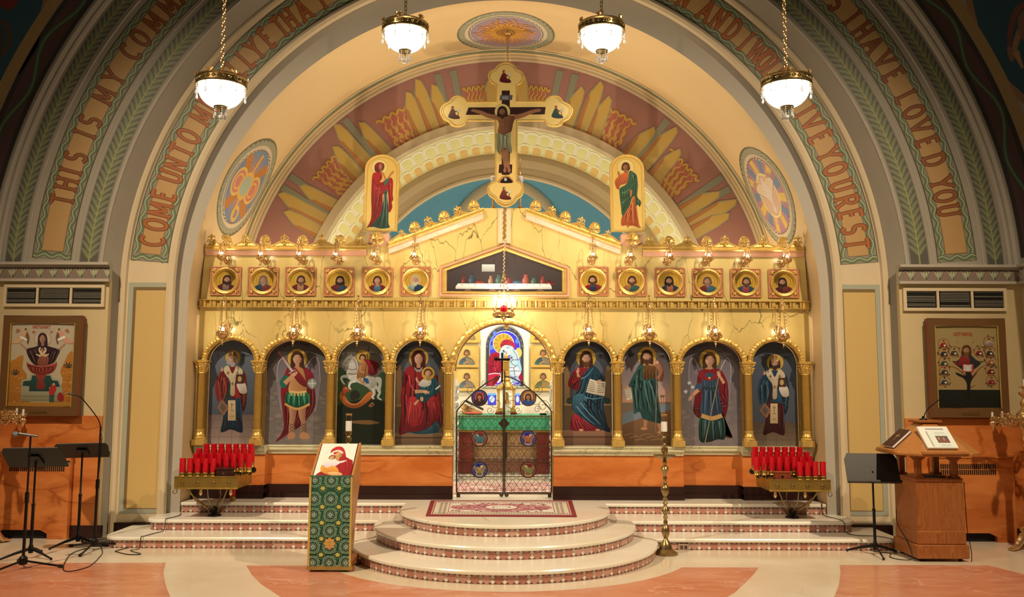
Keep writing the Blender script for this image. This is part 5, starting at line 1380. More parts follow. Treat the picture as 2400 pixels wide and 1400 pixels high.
p.poly([(-.60, 2.925), (.58, 2.925), (.555, 2.962), (-.57, 2.962)], 'c8bcae'); p.rect(-.60, 2.895, .58, 2.926, 'a89c90', 'bcb0a2')
for i in range(14): p.ell(-.52 + i * .08, 2.945 + .006 * (i % 2), .016, .005, ('8a6a44', '9c9088')[i % 2], n=8)
for x in (-.45, -.15, .15, .44): p.poly([(x - .05, 2.87), (x - .02, 2.895), (x + .02, 2.895), (x + .05, 2.87)], '6a4a3c')
p.build('canvas', lambda u, v, h: Vector((u, YF - .003 - h, v)) - base, PMG, ped)

# ------------------------------------------------------------------ great cross and the two arched icons on top of the screen
m_gl = paint_mat('gold_leaf_icon', .34)
def board(name, label, cat, outline, cr, Y, th, group=None):
    fm = crop(*cr, Y); pts = [fm(u, v, 0) for u, v in outline]
    zb_ = min(q.z for q in pts); xc = sum(q.x for q in pts) / len(pts)
    root = thing(name, label, cat, (xc, Y, zb_), group=group)
    mb = MB(); mb.prism([(q.x, q.z) for q in pts], Y, Y + th); wp(mb, 'panel', m_gold2, root, smooth=False)
    mb = MB(); mb.tube([(q.x, Y + .004, q.z) for q in pts], .014, 6, closed=True); wp(mb, 'border', m_gold, root)
    return root, (lambda u, v, h: fm(u, v, h + .002) - Vector(root.location))
E_ = (1020, 130, 3.785)
out = []
for seg in ([(545, 262), (505, 240), (478, 192), (490, 146), (535, 122), (565, 84), (628, 62), (690, 84), (718, 122), (762, 146), (782, 190), (757, 240), (718, 264)],
            [(718, 412), (970, 412), (1000, 380), (1050, 362), (1100, 372), (1130, 412), (1185, 440), (1217, 490), (1190, 552), (1140, 582), (1110, 618), (1050, 626), (1000, 610), (975, 576), (722, 578)],
            [(722, 1122), (756, 1135), (780, 1182), (765, 1240), (724, 1270), (692, 1312), (626, 1338), (560, 1312), (530, 1272), (484, 1240), (468, 1182), (494, 1138), (540, 1124)],
            [(534, 578), (280, 576), (255, 610), (205, 628), (150, 618), (120, 585), (72, 556), (46, 492), (78, 440), (128, 412), (160, 374), (205, 362), (255, 382), (282, 418), (545, 414)]):
    out += seg[:1] + smooth(seg[1:-1], 3) + seg[-1:]
root, fm = board('crucifix', 'great gilt painted cross with lobed ends atop the screen', 'cross', out, E_, 10.36, .05)
p = Paint()
cx_, cy_ = 626, 500
p.poly([((x - cx_) * .975 + cx_, (y - cy_) * .982 + cy_) for x, y in out], 'e6bc6a', a=.75)
inn = [((x - cx_) * .955 + cx_, (y - cy_) * .966 + cy_) for x, y in out]
p.line(inn + inn[:1], 4, '7a5424')
p.rect(590, 312, 662, 1060, '2e1614'); p.poly([(296, 462), (980, 458), (972, 524), (270, 528)], '301816'); p.poly([(578, 352), (688, 352), (682, 396), (570, 398)], '4a4440'); txt(p, 'INBI', 592, 390, 26, '8a8478', .9)
p.poly([(568, 968), (684, 968), (680, 1046), (562, 1044)], '341614'); p.blob([(556, 1130), (580, 1086), (626, 1060), (674, 1086), (690, 1130)], 'b07a3c'); p.blob([(578, 1130), (600, 1092), (630, 1078), (662, 1092), (684, 1130)], '1a1210'); p.ell(624, 1100, 13, 15, 'b0a490'); p.ell(619, 1098, 3, 4, '201814', n=6); p.ell(629, 1098, 3, 4, '201814', n=6)
p.ell(596, 500, 70, 70, 'a87c30'); p.ell(596, 500, 67, 66, 'e8c26a', 'f0d488', a=.45)
sk = '8a5a3a'; sd = '5a3420'
p.line([(330, 488), (400, 506), (470, 536), (560, 552)], 26, sk, 44, sm=5); p.line([(930, 486), (860, 500), (770, 534), (690, 552)], 26, sk, 44, sm=5)
hand(p, 340, 488, 14, sk, a=3.0); hand(p, 915, 486, 14, sk, a=.1)
p.blob([(545, 545), (600, 530), (660, 530), (705, 545), (690, 610), (672, 680), (610, 700), (555, 685), (566, 610)], sk, sd, d=(1, .2)); p.line([(565, 580), (620, 590), (690, 580)], 4, sd); p.line([(622, 560), (622, 660)], 4, sd)
for k in range(3): p.ell(605, 632 + k * 18, 11, 8, '9c6a46', sd, n=8); p.ell(632, 632 + k * 18, 11, 8, '9c6a46', sd, n=8)
p.line([(590, 830), (612, 920), (624, 1000)], 40, sk, 22, sm=4); p.line([(632, 830), (640, 920), (652, 1010)], 40, sk, 22, sm=4); p.ell(618, 1020, 14, 20, sk); p.ell(656, 1020, 14, 20, sk)
p.blob([(548, 690), (610, 706), (668, 684), (668, 760), (680, 840), (668, 872), (640, 832), (600, 826), (576, 862), (584, 886), (550, 850), (546, 760)], '8a8460', '6a6448'); folds(p, [[(565, 700), (570, 780), (560, 850)], [(600, 710), (604, 770), (590, 830)], [(640, 706), (630, 770), (650, 850)], [(610, 712), (650, 720), (664, 760)]], 7, '4a4632'); folds(p, [[(580, 706), (586, 780), (574, 850)], [(622, 712), (618, 780), (620, 820)], [(655, 706), (658, 780), (668, 850)]], 5, 'b4ae88')
head(p, 596, 506, 58, 76, skin='8a5a3a', hair='2e1a12', beard='3a2216', hairlen=.5, look=.05, dark='3a2014')
for (x, y), c1, c2 in (((622, 185), '6a1c24', '4a2a20'), ((168, 505), '6a3a28', '5a2c24'), ((1084, 500), '2c4a3c', '7a2c28'), ((622, 1222), '7a3028', '34483a')):
    s = 1.0
    p.blob([(x - 50 * s, y + 45), (x - 40, y + 5), (x - 20, y - 30), (x + 5, y - 20), (x + 15, y + 20), (x + 40, y + 30), (x + 50, y + 55), (x, y + 60)], c1, mixh(c1, '000000', .4)); p.ell(x - 12, y - 40, 13, 14, c2); p.ell(x - 8, y - 38, 8, 9, 'b07c54')
    p.poly([(x + 20, y - 20), (x + 50, y - 35), (x + 56, y - 5), (x + 28, y + 10)], 'c8b088'); p.line([(x + 36, y), (x + 34, y + 40)], 6, c2); p.line([(x - 5, y - 5), (x + 26, y - 6)], 10, c2)
p.build('painted_figure', fm, m_gl, root)
SZ = 6.6636
def arch_board(name, label, cr, l, r, t, b, draw):
    c, rx = (l + r) / 2, (r - l) / 2; zs = t + rx * .85
    ol = [(l - 30, b)] + [(c - rx * cos(pi * i / 24), zs - rx * .85 * sin(pi * i / 24)) for i in range(25)] + [(r - (30 if l > 100 else -20), b)]
    if l > 100: ol = [(80, b)] + ol[1:-1] + [(595, b)]
    else: ol = [(88, b)] + ol[1:-1] + [(605, b)]
    root, fm = board(name, label, 'icon', ol, cr, 10.375, .035, 'arched icons on posts on top of the screen')
    p = Paint(); k = [((x - c) * .97 + c, (y - (t + b) / 2) * .985 + (t + b) / 2) for x, y in ol]; p.poly(k, 'dcac50', 'e4ba62', a=.72)
    p.auto = True; k = [((x - c) * .89 + c, (y - (t + b) / 2) * .95 + (t + b) / 2) for x, y in ol]; p.line(k + k[:1], 6, '8a6024'); draw(p); p.build('painted_figure', fm, m_gl, root)
def mary(p):
    p.ell(330, 285, 122, 126, '9a7430'); p.ell(330, 285, 118, 121, 'e0b458', 'ecc876', a=.5)
    p.blob([(270, 1110), (330, 1000), (390, 800), (400, 560), (470, 560), (450, 700), (470, 900), (470, 1150), (490, 1220), (400, 1240), (320, 1235), (240, 1215), (180, 1215)], '33503e', '243a2c'); folds(p, [[(410, 700), (400, 950), (350, 1220)], [(440, 700), (440, 950), (440, 1230)]], 12, '6a7c68'); folds(p, [[(425, 700), (420, 950), (400, 1230)], [(380, 900), (340, 1080), (290, 1200)]], 12, '16281e')
    p.blob([(215, 420), (270, 360), (350, 360), (375, 440), (330, 520), (400, 500), (470, 450), (520, 450), (543, 520), (535, 700), (545, 790), (520, 830), (530, 910), (475, 990), (470, 780), (455, 640), (420, 640), (380, 700), (380, 830), (350, 1000), (260, 1120), (180, 1210), (135, 1222), (190, 1120), (205, 960), (200, 740)], 'a01c1a', '7c1414', d=(.3, 1))
    folds(p, [[(230, 480), (290, 560), (350, 540)], [(300, 760), (250, 900), (260, 1080)], [(340, 700), (330, 860), (250, 1060)], [(480, 560), (490, 760), (500, 900)], [(340, 420), (345, 520)]], 12, '5c0c0e'); folds(p, [[(330, 600), (320, 740), (280, 900)], [(250, 600), (300, 620), (350, 600)], [(500, 520), (505, 700), (530, 800)]], 9, 'cc5038')
    p.line([(430, 490), (410, 430), (385, 385)], 34, 'a87038', 22); hand(p, 385, 380, 20, 'a87038', a=-2.6); p.line([(460, 470), (500, 400), (520, 380)], 32, 'a87038', 22); hand(p, 525, 370, 22, 'a87038', a=-.8); p.blob([(410, 500), (460, 455), (480, 480), (430, 560), (400, 560)], '3c5a48')
    p.blob([(255, 330), (255, 260), (290, 215), (350, 205), (400, 235), (405, 280), (380, 330), (320, 360), (270, 350)], '8a1a1a', '5a1010'); head(p, 350, 280, 56, 100, skin='a87040', hair=None, look=.12, dark='5a3018')
arch_board('icon_of_mourning_woman', 'arched gilt icon of woman in red mantle, top of screen', (840, 350, SZ), 118, 632, 98, 1275, mary)
def john(p):
    p.ell(308, 280, 132, 126, '9a7430'); p.ell(308, 280, 127, 121, 'e0b458', 'ecc876', a=.5)
    p.blob([(255, 1040), (380, 860), (430, 720), (460, 740), (490, 960), (520, 1180), (545, 1210), (520, 1235), (440, 1200), (370, 1200), (340, 1225), (320, 1190), (240, 1190)], 'c4602a', '9a441c'); folds(p, [[(400, 860), (380, 1000), (400, 1180)], [(440, 800), (450, 1000), (500, 1190)], [(330, 1000), (300, 1170)]], 10, '6c2c12'); folds(p, [[(420, 840), (415, 1000), (430, 1180)], [(350, 960), (330, 1160)]], 8, 'e8905c')
    p.blob([(140, 500), (190, 430), (280, 370), (360, 380), (340, 520), (230, 560), (200, 630), (160, 600)], 'c45c28', '9c421c')
    p.blob([(370, 340), (430, 360), (480, 410), (500, 560), (490, 740), (548, 820), (530, 900), (500, 870), (465, 880), (450, 740), (410, 760), (360, 900), (260, 1040), (235, 900), (212, 700), (215, 610), (300, 560), (340, 500)], '35583a', '24402a', d=(1, .3)); folds(p, [[(240, 640), (320, 600), (400, 520)], [(240, 760), (320, 740), (390, 640)], [(260, 960), (330, 840), (400, 740)], [(440, 420), (460, 520), (420, 620)]], 11, '16281a'); folds(p, [[(250, 690), (330, 660), (380, 600)], [(250, 850), (320, 780)], [(410, 400), (440, 470)], [(500, 800), (520, 850)]], 8, '7c9a74')
    p.line([(390, 640), (395, 690)], 44, 'a06234', 34); hand(p, 392, 705, 24, 'a06234', a=1.6); p.line([(215, 430), (205, 400)], 40, 'a06234', 30); hand(p, 200, 385, 24, 'a06234', a=-1.8); p.line([(240, 400), (300, 380)], 26, 'c45c28')
    p.line([(340, 1180), (340, 1225)], 30, 'a06234', 18); p.line([(500, 1200), (525, 1230)], 30, 'a06234', 18)
    head(p, 310, 285, 84, 108, skin='9a6034', hair='4a2010', hairlen=.35, look=-.10, dark='4a2410'); p.line([(330, 360), (340, 330)], 50, '9a6034')
arch_board('icon_of_mourning_youth', 'arched gilt icon of youth in green and orange, top of screen', (1420, 350, SZ), 72, 582, 96, 1285, john)

# ---- two small glass lamps beside the foot of the cross
for px, top, lb in ((1156, 398, 'left'), (1219, 372, 'right')):
    q = at(px, 430, 10.47); zt_ = at(px, top, 10.47).z - 3.907
    root = thing('glass_lamp', 'small ornate white glass lamp behind the foot of the great cross, %s side' % lb, 'lamp', (q.x, 10.47, 3.907), group='glass lamps behind the cross')
    mb = MB(); mb.lathe([(.035, 0), (.035, .02), (.015, .04), (.012, .2), (.03, .22)], 12); mb.build('stem', m_brass, root)
    mb = MB(); mb.lathe([(.026, .22), (.034, .25), (.030, .33), (.034, min(.41, zt_)), (.02, min(.42, zt_))], 12)
    for k in range(18): mb.ball((.034 * cos(k * 1.05), .034 * sin(k * 1.05), .25 + .009 * k), .009, 5)
    mb.build('glass', mat('milk_glass_' + lb, 'ecdcc8', .3), root)
    if zt_ > .5: mb = MB(); mb.lathe([(.012, .41), (.016, .44), (.006, .47), (.012, .5), (.002, zt_)], 10); mb.build('finial', m_brass, root)
# ================================================================== LAMPS
BULB = (1.0, .80, .56)
g_bulb = glow('bulb_glow', (1, .86, .66), 28)
g_bowl = glow('lit_crystal_bowl', (1, .88, .70), 11)
m_glass = glass_mat('clear_glass', (1, .97, .92), .03, .16)
m_crystal = mat('cut_crystal', 'f4ead8', .06, 0., Transmission_Weight=.55, IOR=1.5)
m_redg = mat('ruby_glass', 'd41420', .12, 0., Transmission_Weight=.12, IOR=1.45)
m_white = mat('wax_white', 'efe6d4', .5)
def point(name, loc, e, col=(1, .76, .48), r=.05, parent=None):
    l = bpy.data.lights.new(name, 'POINT'); l.energy = e; l.color = col; l.shadow_soft_size = r
    o = bpy.data.objects.new(name, l); COL.objects.link(o); o.location = loc
    if parent: o.parent = parent
    return o
def chain(mb, a, b, link=.03, r=.003, m=0):
    a, b = Vector(a), Vector(b); d = b - a; n = max(2, int(d.length / (link * .78))); d.normalize()
    u = d.orthogonal().normalized(); w = d.cross(u)
    for i in range(n):
        c = a + (b - a) * ((i + .5) / n); s = u if i % 2 else w
        mb.tube([c + d * (link * .5 * cos(2 * pi * j / 8)) + s * (link * .27 * sin(2 * pi * j / 8)) for j in range(8)], r, 4, m=m, closed=True)
# ---- hanging vigil lamps on scroll brackets
def vigil(kind):
    """parts of one lamp, origin at its wall rosette; 'low' ones are larger with three long chains"""
    P = {}
    mb = MB()
    mb.lathe_y([(.048, 0), (.052, -.006), (.045, -.012), (.03, -.016), (.024, -.026), (.012, -.03)], 20)
    for k in range(12): a = 2 * pi * k / 12; mb.ball((.043 * cos(a), -.012, .043 * sin(a)), .009, 6)
    if kind == 'low':
        y0 = -.19
        mb.tube(smooth([(0, -.02, 0), (0, -.06, .03), (0, -.085, .10), (0, -.09, .22), (0, -.10, .31), (0, -.125, .36), (0, -.16, .375), (0, -.188, .355), (0, -.186, .32), (0, -.165, .315), (0, -.158, .335)], 4), .006, 6)
        mb.tube(spiral((0, -.05, -.02), .030, .006, pi / 2, 1.2, 16, ax=(0, 1, 0)), .005, 5)
        mb.ball((0, -.17, .385), .011, 6); mb.ball((.012, -.165, .378), .008, 6); mb.ball((-.012, -.165, .378), .008, 6)
        top, disc, zb, rb = .325, .235, -.105, .062
    else:
        y0 = -.22
        mb.tube(smooth([(0, -.02, 0), (0, -.09, -.01), (0, -.145, .05), (0, -.153, .16), (0, -.157, .24), (0, -.18, .275), (0, -.215, .26), (0, -.222, .235), (0, -.205, .222)], 4), .005, 6)
        mb.tube(spiral((0, -.06, -.03), .024, .005, pi / 2, 1.2, 14, ax=(0, 1, 0)), .004, 5)
        top, disc, zb, rb = .23, .17, -.005, .045
    P['bracket'] = (mb, m_brass)
    mb = MB(); chain(mb, (0, y0, top), (0, y0, disc + .03), .03, .003)
    mb.lathe([(.004, disc + .035), (.010, disc + .02), (.012, disc + .008), (rb * .62, disc), (rb * .66, disc - .006), (.004, disc - .006)], 14, o=(0, y0, 0))
    P['canopy'] = (mb, m_brass)
    P['chain'] = []
    for k in range(3):
        a = 2 * pi * k / 3 + pi / 6; mb = MB()
        chain(mb, (rb * .6 * cos(a), y0 + rb * .6 * sin(a), disc - .004), (rb * 1.05 * cos(a), y0 + rb * 1.05 * sin(a), zb + .05), .026, .0026)
        P['chain'].append((mb, m_brass))
    mb = MB(); s = rb / .062
    mb.lathe([(.030 * s, .045 * s), (.064 * s, .045 * s), (.066 * s, .035 * s), (.060 * s, .028 * s), (.066 * s, .012 * s), (.064 * s, -.008 * s), (.050 * s, -.03 * s), (.030 * s, -.045 * s), (.016 * s, -.056 * s), (.022 * s, -.066 * s), (.022 * s, -.072 * s), (.010 * s, -.08 * s), (.014 * s, -.092 * s), (.007 * s, -.104 * s), (.008 * s, -.112 * s), (.002 * s, -.128 * s)], 18, o=(0, y0, zb))
    for k in range(9): a = 2 * pi * k / 9; mb.ball((.064 * s * cos(a), y0 + .064 * s * sin(a), zb + .018 * s), .011 * s, 6, sc=(1, 1, 1.5))
    P['bowl'] = (mb, m_brass)
    P['handle'] = []
    for k in range(3):
        a = 2 * pi * k / 3 + pi / 6; ax = Vector((cos(a), sin(a), 0)); c = Vector((0, y0, zb)); mb = MB()
        mb.tube(spiral(c + ax * .082 * s + Vector((0, 0, .005)), .028 * s, .006 * s, pi * .6, -1.3, 16, ax=ax), [.0055 * s] * 17, 5)
        P['handle'].append((mb, m_brass))
    mb = MB(); mb.lathe([(.028 * s, zb + .03), (.032 * s, zb + .06), (.030 * s, zb + .095 * s + .01), (.033 * s, zb + .11 * s + .012)], 14, o=(0, y0, 0)); P['glass'] = (mb, m_glass)
    mb = MB(); mb.ball((0, y0, zb + .062 * s + .005), .017 if kind == 'low' else .015, 10, sc=(1, 1, 1.25)); P['bulb'] = (mb, g_bulb)
    return P, (0, y0, zb + .07 * s)
LOWL = [(535, 767), (697, 769), (844, 770), (989, 768), (1376.6, 768.6), (1517, 770), (1668, 771), (1824, 773)]
UPL = [(533.5, 609), (624, 610), (712, 610), (796, 611), (884, 611), (976, 611), (1386, 611), (1473, 612), (1562, 613), (1652, 613), (1741, 615), (1832, 616)]
ORD = ['first', 'second', 'third', 'fourth', 'fifth', 'sixth', 'seventh', 'eighth', 'ninth', 'tenth', 'eleventh', 'twelfth']
LOWD = ['grey bearded bishop icon', 'icon of angel with sword and globe', 'icon of rider on white horse', 'icon of enthroned mother', 'icon of seated man with open book', 'icon of barefoot man with staff', 'icon of angel with lilies', 'dark bearded bishop icon']
UPD = [b[2].split(',')[0] for b in BUST]
for kind, lst, e in (('low', LOWL, 2.2), ('up', UPL, 1.4)):
    proto = None
    for i, (px, py) in enumerate(lst):
        c = at(px, py, YF); label = ('large brass hanging lamp before the ' + LOWD[i]) if kind == 'low' else ('small brass lamp above round icon: ' + UPD[i])
        if proto is None:
            P, lp = vigil(kind)
            proto = root = thing('hanging_lamp', label, 'lamp', (c.x, YF - .003, c.z), group='large hanging lamps below the ribbed band' if kind == 'low' else 'small hanging lamps under the cresting')
            for nm, v in P.items():
                for mb, m in (v if isinstance(v, list) else [v]): mb.build(nm, m, root)
        else: root = dup(proto, (c.x, YF - .003, c.z), label=label)
        point('vigil_light', (c.x + lp[0], YF + lp[1], c.z + lp[2] + .012), e, BULB, .02)
# ---- chandeliers
def chandelier(R, chain_len):
    P = []
    mb = MB()
    mb.lathe([(.97 * R, -.012), (1.03 * R, -.012), (1.05 * R, 0), (1.0 * R, .012), (1.0 * R, .06), (1.05 * R, .072), (1.02 * R, .085), (.97 * R, .085), (.97 * R, -.012)], 40)
    for k in range(28):
        a = 2 * pi * k / 28; c = Vector((1.01 * R * cos(a), 1.01 * R * sin(a), .036)); t = Vector((-sin(a), cos(a), 0))
        mb.tube(spiral(c, .021, .005, 0, 1.2, 9, ax=t), .0055, 4)
    P.append(('ring_band', mb, m_brassd))
    for k in range(6):
        a = 2 * pi * k / 6 + .35; mb = MB(); c = Vector((R * cos(a), R * sin(a), .08)); t = Vector((-sin(a), cos(a), 0))
        for q in (-50, -25, 0, 25, 50): mb.tube([c, c + (t * sin(radians(q)) + Vector((0, 0, cos(radians(q))))) * .055], [.012, .006], 5)
        mb.ball(c + Vector((0, 0, .02)), .022, 7, sc=(1, 1, 1.2)); P.append(('crown_leaf', mb, m_brass))
    mb = MB(); mb.lathe([(.91 * R * cos(t), -.02 - .82 * R * sin(t)) for t in [pi / 2 * i / 14 for i in range(13)]] , 36)
    P.append(('bowl', mb, g_bowl)); mb = MB()
    for j in range(1, 11):       # rows of beads strung over the bowl
        t = pi / 2 * j / 14; r = .93 * R * cos(t); nb = int(64 * cos(t))
        for i in range(nb): a = 2 * pi * (i + .5 * (j % 2)) / nb; mb.ball((r * cos(a), r * sin(a), -.02 - .84 * R * sin(t)), .0065, 5)
    P.append(('bead_net', mb, m_crystal))
    mb = MB(); zb = -.02 - .82 * R
    mb.lathe([(.26 * R, zb + .022), (.29 * R, zb + .008), (.27 * R, zb - .006), (.12 * R, zb - .012), (.03 * R, zb - .02), (.02 * R, zb - .05)], 24); P.append(('bottom_plate', mb, m_brassd))
    def drop(c, n, sz):
        mb = MB()
        for i in range(n): mb.ball((c[0], c[1], c[2] - sz * 1.9 * i), sz * (.75 if i < n - 1 else 1.2), 6, sc=(1, 1, 1.1 if i < n - 1 else 1.9))
        return mb
    for k in range(10):
        a = 2 * pi * k / 10; P.append(('crystal_drop', drop((1.02 * R * cos(a), 1.02 * R * sin(a), -.02), 5, .012), m_crystal))
    for k in range(6):
        a = 2 * pi * k / 6; P.append(('crystal_drop', drop((.25 * R * cos(a), .25 * R * sin(a), zb - .01), 5, .011), m_crystal))
    mb = MB(); mb.ball((0, 0, zb - .11), .03, 12); mb.tube([(0, 0, zb - .04), (0, 0, zb - .085)], .004, 5); P.append(('crystal_ball', mb, m_crystal))
    mb = MB(); mb.lathe([(.05, .10), (.06, .115), (.05, .135), (.02, .15), (.012, .18), (.02, .195), (.008, .21)], 18)
    for k in range(6): a = 2 * pi * k / 6 + .35; mb.tube([(.05 * cos(a), .05 * sin(a), .115), (.97 * R * cos(a), .97 * R * sin(a), .07)], .005, 5)
    P.append(('top_cap', mb, m_brass))
    mb = MB(); chain(mb, (0, 0, .20), (0, 0, chain_len), .06, .006); P.append(('chain', mb, m_brass))
    return P
CH = [((519, 203), 8.6, 'crystal bowl chandelier hanging before the letters on the left arch'), ((950, 75), 9.1, 'crystal bowl chandelier just left of the painted sun'),
      ((1410, 75), 9.1, 'crystal bowl chandelier just right of the painted sun'), ((1843, 203), 8.6, 'crystal bowl chandelier hanging before the letters on the right arch')]
proto = None
for (px, py), Y, label in CH:
    c = at(px, py, Y)
    if proto is None:
        proto = root = thing('chandelier', label, 'chandelier', c, group='crystal bowl chandeliers')
        for nm, mb, m in chandelier(.248, 4.2): mb.build(nm, m, root)
    else: dup(proto, c, label=label)
# ---- three light lamp over the gate
c = at(1180.5, 738, 10.16); root = thing('sanctuary_chandelier', 'brass three candle lamp with red cup hanging above the gate', 'lamp', c)
mb = MB(); mb.lathe([(.122, -.03), (.132, -.026), (.126, -.015), (.126, .012), (.134, .02), (.130, .026), (.118, .026), (.118, -.03)], 30)
for k in range(20): a = 2 * pi * k / 20; mb.ball((.128 * cos(a), .128 * sin(a), -.002), .013, 6)
for k in range(3): a = 2 * pi * k / 3; mb.tube([(0, 0, -.025), (.12 * cos(a), .12 * sin(a), -.025)], .006, 5)
mb.lathe([(.004, .02), (.05, .012), (.045, -.02), (.035, -.04), (.03, -.055), (.008, -.07), (.01, -.08), (.002, -.09)], 16)
mb.build('gallery', m_brass, root)
mb = MB(); mb.lathe([(.034, .012), (.042, .035), (.043, .07), (.036, .095), (.030, .11), (.026, .115)], 18); mb.build('red_cup', m_redg, root, label='ruby red glass cup')
for k, a in enumerate((pi, 0, pi / 2)):
    x, y = .105 * cos(a), .105 * sin(a) - .02
    mb = MB(); mb.lathe([(.010, .03), (.028, .075), (.030, .082), (.010, .082)], 12, o=(x, y, 0)); mb.tube([(x * 1.1, y, .0), (x, y, .04)], .007, 6); mb.build('candle_cup', m_brass, root)
    mb = MB(); mb.lathe([(.011, .082), (.011, .15)], 10, o=(x, y, 0)); mb.build('candle_sleeve', m_white, root)
    mb = MB(); mb.lathe([(.006, .15), (.020, .172), (.020, .185), (.010, .215), (.002, .235)], 12, o=(x, y, 0)); mb.build('bulb', glow('candle_bulb', (1, .88, .68), 40) if k == 0 else bpy.data.materials['candle_bulb'], root)
    point('gate_light', (c.x + x, c.y + y, c.z + .19), 8, (1, .80, .56), .03)
hk = Vector((0, 10.31, 3.505))
for k in range(3):
    a = 2 * pi * k / 3 + pi / 2; mb = MB(); chain(mb, (.125 * cos(a), .125 * sin(a), .02), (.01 * cos(a), .01 * sin(a), .48), .03, .003); mb.build('chain', m_brass, root)
mb = MB(); chain(mb, (0, 0, .48), hk - c, .032, .0032); mb.lathe([(.02, .48), (.022, .49), (.006, .50)], 10); mb.tube([hk - c, (0, 10.368 - c.y, 3.49 - c.z)], .008, 6); mb.build('chain', m_brass, root)
# ---- lamp on a long chain from the painted sun
sn = onz(1190, 77, 6.42)
zt = at(1178, 772, sn.y).z
root = thing('vault_hanging_lamp', 'small lamp inside the gate arch on a long chain from the painted sun', 'lamp', (sn.x, sn.y, zt))
mb = MB(); mb.lathe([(.07, 6.425 - zt), (.06, 6.40 - zt), (.03, 6.38 - zt), (.035, 6.36 - zt), (.015, 6.33 - zt)], 16); mb.build('ceiling_boss', m_brass, root)
mb = MB(); chain(mb, (0, 0, 6.34 - zt), (0, 0, .12), .05, .004); mb.build('chain', m_brass, root)
mb = MB(); mb.lathe([(.004, .12), (.03, .10), (.034, .09), (.028, .05), (.03, .04), (.018, .01), (.006, 0), (.007, -.01), (.002, -.02)], 14); mb.build('bowl', m_rosegold, root)
